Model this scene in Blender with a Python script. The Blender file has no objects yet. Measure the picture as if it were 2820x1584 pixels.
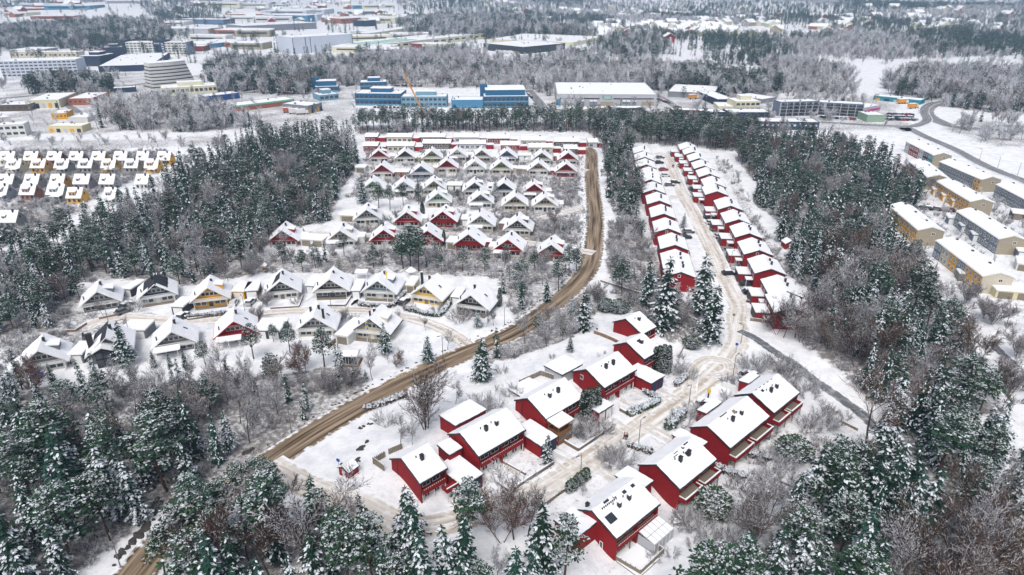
import bpy, math, random
import numpy as np
from math import radians as R, sin, cos, pi
from mathutils import Vector
rnd = random.Random(11)
sc = bpy.context.scene
COL = sc.collection
# ------------------------------------------------------------ camera, sky, sun, exposure
cam = bpy.data.objects.new('camera', bpy.data.cameras.new('camera'))
COL.objects.link(cam)
cam.location = (0, 0, 80)
cam.rotation_euler = (R(90-24.5), 0, 0)
cam.data.sensor_width = 36; cam.data.lens = 36*1880.7/2820
cam.data.clip_start = 1; cam.data.clip_end = 20000
sc.camera = cam
SUN_EL, SUN_ROT = 56, 195
world = bpy.data.worlds.new('World'); sc.world = world; world.use_nodes = True
wn = world.node_tree.nodes; wn.clear()
sky = wn.new('ShaderNodeTexSky'); sky.sky_type = 'NISHITA'; sky.sun_disc = False
sky.sun_elevation = R(SUN_EL); sky.sun_rotation = R(SUN_ROT); sky.dust_density = 4; sky.ozone_density = 1; sky.air_density = .7
hs = wn.new('ShaderNodeHueSaturation'); hs.inputs['Saturation'].default_value = .52
bg = wn.new('ShaderNodeBackground'); bg.inputs[1].default_value = .15
wo = wn.new('ShaderNodeOutputWorld')
L = world.node_tree.links
L.new(sky.outputs[0], hs.inputs['Color']); L.new(hs.outputs[0], bg.inputs[0]); L.new(bg.outputs[0], wo.inputs[0])
sun = bpy.data.objects.new('sun', bpy.data.lights.new('sun', 'SUN')); COL.objects.link(sun)
sun.data.energy = 1.25; sun.data.angle = R(30); sun.data.color = (1, .96, .9)
# sun direction: azimuth measured like the sky node's rotation
a_ = R(SUN_ROT)
d_ = Vector((sin(a_)*cos(R(SUN_EL)), cos(a_)*cos(R(SUN_EL)), sin(R(SUN_EL))))
sun.rotation_euler = d_.to_track_quat('Z', 'Y').to_euler()
sc.view_settings.view_transform = 'Standard'; sc.view_settings.look = 'None'
sc.view_settings.exposure = .37; sc.view_settings.gamma = 1
sc.cycles.use_denoising = True
sc.cycles.max_bounces = 5; sc.cycles.diffuse_bounces = 3; sc.cycles.glossy_bounces = 2; sc.cycles.volume_bounces = 0
sc.cycles.transparent_max_bounces = 4; sc.cycles.caustics_reflective = False; sc.cycles.caustics_refractive = False

# ------------------------------------------------------------ materials
def nt(m):
    m.use_nodes = True
    n = m.node_tree.nodes; b = n['Principled BSDF']
    return n, m.node_tree.links, b
def mat(name, col, rough=.7, var=.15, scale=3.0, spec=.3, bump=0, orand=0, metal=0):
    m = bpy.data.materials.new(name); n, l, b = nt(m)
    b.inputs['Roughness'].default_value = rough; b.inputs['Specular IOR Level'].default_value = spec
    b.inputs['Metallic'].default_value = metal
    tc = n.new('ShaderNodeTexCoord'); nz = n.new('ShaderNodeTexNoise'); nz.inputs['Scale'].default_value = scale
    nz.inputs['Detail'].default_value = 4
    l.new(tc.outputs['Object'], nz.inputs['Vector'])
    mx = n.new('ShaderNodeMix'); mx.data_type = 'RGBA'
    c = list(col)
    mx.inputs[6].default_value = [x*(1-var) for x in c]+[1]; mx.inputs[7].default_value = [min(1, x*(1+var)) for x in c]+[1]
    l.new(nz.outputs['Fac'], mx.inputs[0])
    out = mx.outputs[2]
    if orand:
        oi = n.new('ShaderNodeObjectInfo'); h = n.new('ShaderNodeHueSaturation')
        mr = n.new('ShaderNodeMapRange'); mr.inputs[3].default_value = 1-orand; mr.inputs[4].default_value = 1+orand
        l.new(oi.outputs['Random'], mr.inputs[0]); l.new(mr.outputs[0], h.inputs['Value'])
        mh = n.new('ShaderNodeMapRange'); mh.inputs[3].default_value = .5-orand*.07; mh.inputs[4].default_value = .5+orand*.04
        l.new(oi.outputs['Random'], mh.inputs[0]); l.new(mh.outputs[0], h.inputs['Hue'])
        l.new(out, h.inputs['Color']); out = h.outputs[0]
    l.new(out, b.inputs['Base Color'])
    if bump:
        bp = n.new('ShaderNodeBump'); bp.inputs['Strength'].default_value = bump; bp.inputs['Distance'].default_value = .1
        l.new(nz.outputs['Fac'], bp.inputs['Height']); l.new(bp.outputs[0], b.inputs['Normal'])
    return m
def boards(name, col, step=.16, rough=.75):
    # vertical board cladding: narrow darker joints and slow weathering
    m = mat(name, col, rough, .16, 1.3); n, l, b = nt(m)
    tc = n.new('ShaderNodeTexCoord'); sp = n.new('ShaderNodeSeparateXYZ'); l.new(tc.outputs['Object'], sp.inputs[0])
    ad = n.new('ShaderNodeMath'); l.new(sp.outputs[0], ad.inputs[0]); l.new(sp.outputs[1], ad.inputs[1])
    ml = n.new('ShaderNodeMath'); ml.operation = 'MULTIPLY'; ml.inputs[1].default_value = 1/step; l.new(ad.outputs[0], ml.inputs[0])
    fr = n.new('ShaderNodeMath'); fr.operation = 'FRACT'; l.new(ml.outputs[0], fr.inputs[0])
    bp = n.new('ShaderNodeBump'); bp.inputs['Strength'].default_value = .5; bp.inputs['Distance'].default_value = .02
    l.new(fr.outputs[0], bp.inputs['Height']); l.new(bp.outputs[0], b.inputs['Normal'])
    return m
def snowmat(name, col=(.83, .845, .88), seams=0):
    m = mat(name, col, .6, .06, .5, .2); n, l, b = nt(m)
    tc = n.new('ShaderNodeTexCoord'); nz = n.new('ShaderNodeTexNoise'); nz.inputs['Scale'].default_value = 1.1; nz.inputs['Detail'].default_value = 6
    l.new(tc.outputs['Object'], nz.inputs['Vector']); h = nz.outputs['Fac']
    if seams:
        w = n.new('ShaderNodeTexWave'); w.bands_direction = 'Y'; w.inputs['Scale'].default_value = seams; w.inputs['Distortion'].default_value = .3
        l.new(tc.outputs['Object'], w.inputs['Vector'])
        a = n.new('ShaderNodeMath'); a.operation = 'MULTIPLY_ADD'; a.inputs[1].default_value = .28; l.new(w.outputs['Fac'], a.inputs[0]); l.new(h, a.inputs[2]); h = a.outputs[0]
    bp = n.new('ShaderNodeBump'); bp.inputs['Strength'].default_value = .25; bp.inputs['Distance'].default_value = .2
    l.new(h, bp.inputs['Height']); l.new(bp.outputs[0], b.inputs['Normal'])
    return m
CL_ = dict(red=(.235, .004, .007), redgrey=(.05, .05, .055), grey=(.15, .155, .165), dark=(.04, .045, .052), white=(.6, .6, .58), beige=(.5, .46, .37),
    tan=(.31, .27, .2), navy=(.018, .03, .07), orange=(.62, .31, .012), yellow=(.68, .46, .1), paleyellow=(.58, .53, .33), bluegrey=(.13, .17, .22),
    black=(.02, .02, .024), olive=(.25, .27, .13), olivegrey=(.2, .21, .16), green=(.24, .34, .25), paleblue=(.4, .46, .52), blue=(.1, .16, .25),
    mauve=(.2, .16, .22), brick=(.32, .11, .06), maroon=(.18, .025, .03), azure=(.016, .1, .2), skyblue=(.15, .28, .37), steel=(.06, .2, .34),
    royal=(.012, .06, .22), teal=(.02, .22, .28), cream=(.58, .56, .41), slate=(.15, .19, .25), navygrey=(.035, .06, .1), charcoal=(.035, .04, .052),
    midgrey=(.2, .21, .24), lightgrey=(.42, .43, .46), palegrey=(.5, .54, .62), darkbrick=(.07, .045, .04), brown=(.09, .065, .05), paint=(.3, .05, .05), mixed=(.3, .28, .2))
M = {k: (boards('cladding_'+k, v) if k not in ('azure', 'skyblue', 'cream', 'palegrey', 'lightgrey', 'midgrey') else mat('panel_'+k, v, .5, .08, .4)) for k, v in CL_.items()}
M['snow'] = snowmat('snow'); M['rsnow'] = snowmat('ribbed_snow', seams=.55)
M['trim'] = mat('white_trim', (.72, .73, .72), .5, .05); M['dtrim'] = mat('dark_trim', (.02, .02, .023), .5, .1)
M['rtrim'] = mat('red_trim', (.3, .01, .012), .5, .1)
M['glass'] = mat('window_glass', (.03, .036, .045), .08, .4, .9, .6)
M['roofing'] = mat('dark_roofing', (.03, .033, .04), .6, .3, 1.5)
M['wood'] = boards('fresh_wood', (.2, .095, .03), .12); M['greywood'] = boards('weathered_wood', (.2, .17, .13), .12)
M['stone'] = mat('stone_wall', (.16, .13, .105), .85, .4, 2, .2, .4); M['lamp'] = mat('lamp_metal', (.14, .14, .14), .5, .2)
M['needles'] = mat('spruce_needles', (.011, .042, .027), .75, .45, 1.2, .2, 0, .45)
M['pneedles'] = mat('pine_needles', (.02, .055, .026), .75, .45, 1.2, .2, 0, .45)
M['thuja'] = mat('thuja_green', (.028, .055, .018), .75, .5, 3, .2, 0, .3)
M['tsnow'] = mat('branch_snow', (.62, .66, .71), .7, .08, 1.5, .1)
M['bark'] = mat('grey_bark', (.075, .06, .05), .85, .4, 3, .1, 0, .35); M['pbark'] = mat('pine_bark', (.075, .043, .03), .85, .5, 1.5, .1, 0, .3)
M['twig'] = mat('brown_twigs', (.08, .05, .036), .8, .35, 1.5, .1, 0, .4); M['rtwig'] = mat('reddish_twigs', (.115, .06, .045), .8, .3, 1.5, .1, 0, .3)
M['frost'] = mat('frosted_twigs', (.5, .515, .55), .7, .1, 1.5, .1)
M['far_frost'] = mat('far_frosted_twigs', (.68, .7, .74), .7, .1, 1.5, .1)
M['rock'] = mat('dark_rock', (.06, .055, .05), .85, .4, 3, .2, .5)
M['rubber'] = mat('tyre_rubber', (.02, .02, .02), .8)
M['shirt'] = mat('dark_clothing', (.02, .02, .025), .8); M['skin'] = mat('skin', (.5, .3, .22), .6); M['coat'] = mat('red_brown_coat', (.3, .06, .03), .8)
M['flagblue'] = mat('blue_cloth', (.02, .1, .35), .8); M['flagyellow'] = mat('yellow_cloth', (.7, .5, .03), .8)
M['magenta'] = mat('magenta_band', (.5, .02, .2), .5); M['sign_green'] = mat('green_sign', (.09, .28, .27), .5); M['blue_sign'] = mat('blue_sign', (.01, .07, .4), .4)
M['tarp'] = mat('blue_tarpaulin', (.01, .09, .42), .5, .3, 4); M['cranepaint'] = mat('crane_paint', (.62, .26, .02), .5)
M['greenroof'] = mat('green_roof_sheet', (.16, .42, .33), .6, .2, .3)
CC = dict(navycar=(.012, .02, .05), ncar=(.014, .014, .017), brown=(.06, .04, .035), greycar=(.12, .125, .13), white=(.6, .6, .6), silver=(.35, .36, .38), redcar=(.4, .012, .015), maroon=(.15, .015, .02), cream=(.6, .55, .4), orange=(.6, .25, .02), brick=(.35, .08, .04))
MC = {k: mat('car_paint_'+k, v, .3, .05, 1, .5) for k, v in CC.items()}

# ------------------------------------------------------------ terrain
def sm(t):
    t = np.clip(t, 0, 1); return t*t*(3-2*t)
def terr(x, y):
    x = np.asarray(x, float); y = np.asarray(y, float)
    s = (x-6.3)*.7193+(y-92.7)*.6947; d = -(x-6.3)*.6947+(y-92.7)*.7193
    w = sm((s+50)/25)*sm((85-s)/25)
    a = 2.4*sm((d-9.5)/8.5)*(1-sm((d-20)/20)); b = -2.5*sm((-d-9.5)/7)*(1-sm((-d-30)/30))
    r = np.hypot(x, y)
    hill = sm((r-900)/1600)*(16+14*np.sin(x/310+1.3)*np.cos(y/420)+8*np.sin(x/130+y/210)+6*np.cos(y/150-x/500))
    return w*(a+b)+hill
def tz(x, y): return float(terr(x, y))
def project(x, y, z):
    t = R(24.5); dz = z-80
    dep = y*cos(t)-dz*sin(t); u = y*sin(t)+dz*cos(t)
    return 1410+1880.7*x/dep, 792-1880.7*u/dep, dep
def inpoly(px, py, poly):
    px = np.asarray(px, float); py = np.asarray(py, float); r = np.zeros(px.shape, bool); n = len(poly)
    for i in range(n):
        x1, y1 = poly[i]; x2, y2 = poly[i-1]
        if y1 == y2: continue
        c = (y1 > py) != (y2 > py)
        r ^= c & (px < (x2-x1)*(py-y1)/(y2-y1)+x1)
    return r
def vnoise(x, y, seed=0):
    # smooth lattice noise
    x = np.asarray(x, float); y = np.asarray(y, float)
    xi = np.floor(x); yi = np.floor(y); fx = sm(x-xi); fy = sm(y-yi)
    def h(a, b): return np.mod(np.sin(a*127.1+b*311.7+seed*74.7)*43758.5453, 1)
    return (h(xi, yi)*(1-fx)+h(xi+1, yi)*fx)*(1-fy)+(h(xi, yi+1)*(1-fx)+h(xi+1, yi+1)*fx)*fy

# ------------------------------------------------------------ mesh helpers
class MB:
    def __init__(s): s.v = []; s.f = []; s.m = []
    def face(s, pts, m=0):
        i = len(s.v); s.v += [tuple(p) for p in pts]; s.f.append(tuple(range(i, i+len(pts)))); s.m.append(m)
    def hexa(s, b, t, m=0, top=None):
        i = len(s.v); s.v += [tuple(p) for p in b]+[tuple(p) for p in t]; n = len(b)
        s.f.append(tuple(range(i+n-1, i-1, -1))); s.f.append(tuple(range(i+n, i+2*n)))
        s.m += [m, m if top is None else top]
        for k in range(n):
            j = (k+1) % n; s.f.append((i+k, i+j, i+n+j, i+n+k)); s.m.append(m)
    def box(s, x0, y0, z0, x1, y1, z1, m=0, top=None):
        s.hexa([(x0, y0, z0), (x1, y0, z0), (x1, y1, z0), (x0, y1, z0)], [(x0, y0, z1), (x1, y0, z1), (x1, y1, z1), (x0, y1, z1)], m, top)
    def prism(s, prof, y0, y1, m=0):          # profile in x,z extruded along y
        s.hexa([(x, y0, z) for x, z in prof], [(x, y1, z) for x, z in prof], m)
    def prismx(s, prof, x0, x1, m=0):         # profile in y,z extruded along x
        s.hexa([(x0, y, z) for y, z in prof], [(x1, y, z) for y, z in prof], m)
    def tube(s, p, q, r, n=6, m=0, r2=None):
        p = Vector(p); q = Vector(q); d = (q-p)
        if d.length < 1e-6: return
        d.normalize(); a = d.orthogonal().normalized(); b = d.cross(a); r2 = r if r2 is None else r2
        s.hexa([p+(a*cos(2*pi*k/n)+b*sin(2*pi*k/n))*r for k in range(n)], [q+(a*cos(2*pi*k/n)+b*sin(2*pi*k/n))*r2 for k in range(n)], m)
    def mesh(s, name, mats):
        me = bpy.data.meshes.new(name); me.from_pydata(s.v, [], s.f)
        for x in mats: me.materials.append(x)
        if len(mats) > 1: me.polygons.foreach_set('material_index', s.m)
        me.update(); return me
    def build(s, name, mats, parent=None, loc=None, rot=None):
        if not isinstance(mats, (list, tuple)): mats = [mats]
        o = bpy.data.objects.new(name, s.mesh(name, mats)); COL.objects.link(o)
        if parent: o.parent = parent
        if loc: o.location = loc
        if rot is not None: o.rotation_euler = (0, 0, rot)
        return o
LABELS = {}
def tag(o, label=None, cat=None, group=None, kind=None):
    if label: o['label'] = label
    if cat: o['category'] = cat
    if group: o['group'] = group
    if kind: o['kind'] = kind
    return o
def thing(name, loc, rz, label, cat, group=None):
    o = bpy.data.objects.new(name, None); COL.objects.link(o); o.empty_display_size = .5
    o.location = loc; o.rotation_euler = (0, 0, rz)
    return tag(o, label, cat, group)
def copy_tree(o, parent=None):
    c = o.copy(); COL.objects.link(c); c.parent = parent
    for ch in KIDS.get(o.name, ()): copy_tree_child(ch, c)
    return c
def copy_tree_child(ch, c):
    d = ch.copy(); COL.objects.link(d); d.parent = c
    for g in KIDS.get(ch.name, ()): copy_tree_child(g, d)
KIDS = {}
def register(o):
    for x in COL.objects:
        if x.parent is not None: KIDS.setdefault(x.parent.name, [])
    for x in o.children: KIDS.setdefault(o.name, []).append(x); register(x) if False else None
def boxo(name, x0, y0, z0, x1, y1, z1, m, parent):
    b = MB(); b.box(x0, y0, z0, x1, y1, z1); return b.build(name, m, parent)
OCC = set()
def block(x, y, r):
    n = int(r/2)+1
    for i in range(-n, n+1):
        for j in range(-n, n+1):
            if (i*2)**2+(j*2)**2 <= (r+1)**2: OCC.add((round(x/2)+i, round(y/2)+j))
PLACES = []   # (pixel x, pixel y, x, y, short description): what things stand beside
def place(x, y, s): u, v, d = project(x, y, tz(x, y)); PLACES.append((u, v, x, y, s))
def beside(x, y):
    u, v, d = project(x, y, tz(x, y))
    b = min(PLACES, key=lambda p: (p[2]-x)**2+(p[3]-y)**2)
    du, dv = u-b[0], v-b[1]
    rel = ('before' if dv > 0 else 'behind') if abs(dv) > abs(du)*.6 else ('right of' if du > 0 else 'left of')
    return rel+' the '+b[4]
AFRAMES=[[-103.1,129.3,24.0,'white','grey','grey A-frame house with a carport at the far left','k',0],[-78.0,138.0,22.1,'grey','grey','grey A-frame house with a wide snowy terrace roof','t',0],[-65.6,142.9,19.1,'white','red','red A-frame house partly hidden by the front pines','tr',0],[-47.5,145.5,4.6,'beige','grey','grey A-frame house with two tall chimneys','2',0],[-33.9,144.1,-11.8,'beige','beige','beige A-frame house with dark brown roof edges','d',0],[-107.2,159.9,23.9,'grey','grey','grey A-frame house with a plain roof at the lane end','',0],[-94.5,164.4,23.9,'white','navy','navy A-frame house with a half bare slate roof','b',0],[-79.6,162.3,17.1,'orange','orange','orange yellow A-frame house with white balcony rails','',0],[-62.0,166.6,13.4,'white','redgrey','red A-frame house with a bare dark roof patch','p',0],[-49.1,167.8,5.4,'dark','black','black A-frame house with white window frames','g',0],[-36.0,166.9,-7.3,'white','bluegrey','blue grey A-frame house with a flagpole in front','g',0],[-23.2,163.5,-18.6,'yellow','yellow','pale yellow A-frame house with a ribbed roof','gT',0],[-10.6,157.8,-17.9,'dark','black','dark A-frame house beside a columnar cypress','g',0],[-73.9,206.6,6.4,'white','red','red A-frame house,first from left in the third row','g',1],[-55.2,206.6,3.1,'white','tan','tan A-frame house,second from left in the third row','t',1],[-41.2,206.6,3.1,'white','red','red A-frame house,third from left in the third row','',1],[-27.1,205.9,2.6,'white','red','red A-frame house,fourth from left in the third row','g',1],[-13.8,203.1,-5.9,'red','red','red A-frame house,fifth from left in the third row','g',1],[-1.3,197.8,-8.0,'white','red','red A-frame house,sixth from left in the third row','t',1],[11.9,194.0,-10.6,'white','red','red A-frame house,seventh from left in the third row','g',1],[-50.8,227.9,7.3,'white','grey','grey A-frame house,first from left in the fourth row','',1],[-36.5,225.4,3.6,'white','red','red A-frame house,second from left in the fourth row','g',1],[-24.0,225.4,-3.7,'red','red','red A-frame house,third from left in the fourth row','g',1],[-10.8,221.4,-2.6,'beige','olivegrey','olive grey A-frame house,fourth from left in the fourth row','t',1],[1.8,216.8,-6.6,'beige','dark','dark grey A-frame house,fifth from left in the fourth row','g',1],[-27.8,247.9,3.4,'beige','green','green A-frame house,first from left in the fifth row','fg',2],[-11.8,246.6,1.4,'white','grey','grey A-frame house,second from left in the fifth row','ft',2],[1.1,244.0,-0.1,'beige','tan','tan A-frame house,third from left in the fifth row','f',2],[12.3,242.7,-2.0,'white','tan','tan A-frame house,fourth from left in the fifth row','fg',2],[-55.5,264.7,6.3,'white','green','green A-frame house,first from left in the sixth row','fg',2],[-43.1,264.0,4.9,'white','paleblue','pale blue A-frame house,second from left in the sixth row','ft',2],[-31.2,264.7,4.6,'beige','tan','tan A-frame house,third from left in the sixth row','f',2],[-14.8,262.5,1.7,'white','grey','grey A-frame house,fourth from left in the sixth row','fg',2],[-3.2,262.1,-1.8,'beige','navy','navy A-frame house,fifth from left in the sixth row','fg',2],[8.7,259.6,-1.9,'white','red','red A-frame house,sixth from left in the sixth row','ft',2],[-56.2,289.6,1.6,'white','red','red A-frame house,first from left in the seventh row','fg',2],[-39.2,288.7,2.3,'blue','blue','blue A-frame house,second from left in the seventh row','f',2],[-28.8,297.6,2.5,'beige','red','red A-frame house,third from left in the seventh row','fg',2],[-16.4,296.7,1.7,'white','white','white A-frame house,fourth from left in the seventh row','f',2],[-4.7,295.8,-0.5,'beige','olive','olive A-frame house,fifth from left in the seventh row','fg',2],[11.6,294.0,-2.3,'white','tan','tan A-frame house,sixth from left in the seventh row','f',2],[23.5,291.3,-2.9,'red','red','red A-frame house,seventh from left in the seventh row','f',2],[-62.3,316.5,5.3,'white','red','red A-frame house,first from left in the eighth row','f',2],[-50.0,316.5,5.3,'white','dark','dark grey A-frame house,second from left in the eighth row','fg',2],[-37.5,316.5,4.7,'olive','olive','olive A-frame house,third from left in the eighth row','fg',2],[-25.9,319.0,2.5,'white','white','white A-frame house,fourth from left in the eighth row','ft',2],[-14.2,317.9,1.4,'tan','tan','tan A-frame house,fifth from left in the eighth row','fg',2],[-2.4,316.9,-0.2,'white','blue','blue A-frame house,sixth from left in the eighth row','ft',2],[13.8,312.9,-1.8,'white','olivegrey','olive grey A-frame house,seventh from left in the eighth row','fg',2],[25.9,311.9,-2.6,'white','red','red A-frame house,eighth from left in the eighth row','f',2]]
MODERN=[-90.8,134.0,24]
DUPLEX=[['A',0,-15.1,88.0,5.9],['B',0,-5.8,94.9,11.4],['C',0,6.3,105.8,10.7],['D',0,18.5,116.4,10.6],['E',0,28.5,127.7,5.3],['F',0,30.0,139.0,5.7],['G',1,15.8,78.5,11.3],['H',1,27.9,89.5,11.5],['I',1,39.5,100.4,14.5],['J',1,51.2,111.3,10.8]]
ROWH=[[0,46.5,172.4],[0,47.3,178.9],[0,49.3,193.2],[0,50.4,208.1],[0,52.0,223.0],[0,53.4,238.1],[0,54.4,252.5],[0,55.6,266.3],[0,57.1,275.9],[0,58.1,290.3],[0,59.8,303.8],[0,61.0,316.0],[1,68.9,150.0],[1,71.0,159.8],[1,72.0,174.6],[1,73.4,188.8],[1,75.1,203.4],[1,75.9,217.1],[1,77.5,231.9],[1,77.6,249.9],[1,80.0,260.8],[1,81.4,275.0],[1,82.6,288.2],[1,83.7,301.5],[1,84.3,313.9],[1,84.5,323.7]]
CHALETS=[[-238.4,315.8,-231.2,315.8,'paleyellow',0,0],[-227.1,315.8,-220.4,315.8,'orange',0,1],[-216.4,315.8,-209.4,315.8,'red',0,2],[-206.0,315.8,-199.4,315.8,'grey',0,3],[-195.6,315.8,-189.1,315.8,'orange',0,4],[-185.3,315.8,-178.9,315.8,'paleyellow',0,5],[-174.7,315.8,-168.8,315.8,'white',0,6],[-165.0,315.8,-158.6,315.8,'orange',0,7],[-225.8,301.9,-219.1,301.9,'paleyellow',1,0],[-214.9,301.9,-208.2,301.9,'orange',1,1],[-204.3,301.9,-197.8,301.9,'grey',1,2],[-193.7,301.9,-187.2,301.9,'grey',1,3],[-183.4,301.9,-176.9,301.9,'orange',1,4],[-173.0,301.9,-166.7,301.9,'olivegrey',1,5],[-164.1,301.9,-157.8,301.9,'orange',1,6],[-212.2,276.0,-205.2,276.0,'dark',2,0],[-201.1,276.0,-194.7,276.0,'grey',2,1],[-190.4,276.0,-184.2,276.0,'orange',2,2],[-180.7,276.0,-173.9,276.0,'mauve',2,3],[-170.0,276.0,-163.6,276.0,'grey',2,4],[-155.2,276.0,-149.6,276.0,'white',2,5],[-202.5,260.9,-197.5,260.9,'blue',3,0],[-192.9,260.9,-186.6,260.9,'brick',3,1],[-182.4,260.9,-175.4,260.9,'green',3,2],[-171.9,256.4,-165.7,256.4,'orange',3,3],[-157.5,256.4,-152.7,256.4,'white',3,4],[-178.7,228.0,-172.0,228.0,'dark',4,0],[-171.1,209.2,-164.6,209.2,'white',4,1]]
FLATROWS=[[-77.7,361.1,-71.3,361.1,11.3,0],[-66.1,360.3,-53.1,360.3,10.8,0],[-48.4,360.3,-35.5,360.3,11.3,0],[-30.2,359.8,-17.7,359.8,11.8,0],[-12.6,357.3,-1.3,357.3,11.6,0],[5.0,352.5,17.0,352.5,12.1,0],[22.0,349.4,34.1,349.4,11.8,0],[39.1,347.8,43.5,347.8,11.2,0],[-74.4,339.8,-67.4,339.8,10.0,1],[-62.5,339.8,-49.2,339.8,10.0,1],[-45.3,345.5,-31.4,345.5,11.1,1],[-26.7,344.3,-13.6,344.3,11.5,1],[-5.6,341.6,3.6,341.6,10.6,1],[8.5,336.4,20.1,336.4,11.7,1],[25.8,333.2,32.1,333.2,10.7,1]]
TERRACES=[[131.6,208.8,26.9,8.5,82.3,'orange','leftmost orange terrace'],[167.2,239.5,27.9,6.6,83.5,'orange','orange terrace in the middle'],[190.0,269.2,29.7,6.7,90.6,'bluegrey','blue and yellow terrace below the road'],[193.8,310.5,29.6,7.5,85.0,'paint','red and teal fronted terrace under the road'],[152.6,200.7,28.4,7.5,83.5,'bluegrey','long grey blue terrace'],[129.2,171.5,28.3,7.5,84.2,'mixed','nearest long terrace with yellow doors'],[188.2,233.8,29.0,5.4,83.7,'bluegrey','grey terrace cut by the right edge'],[170.0,272.7,27.8,5.9,76.4,'tan','beige terrace behind the dark trees']]
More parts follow.
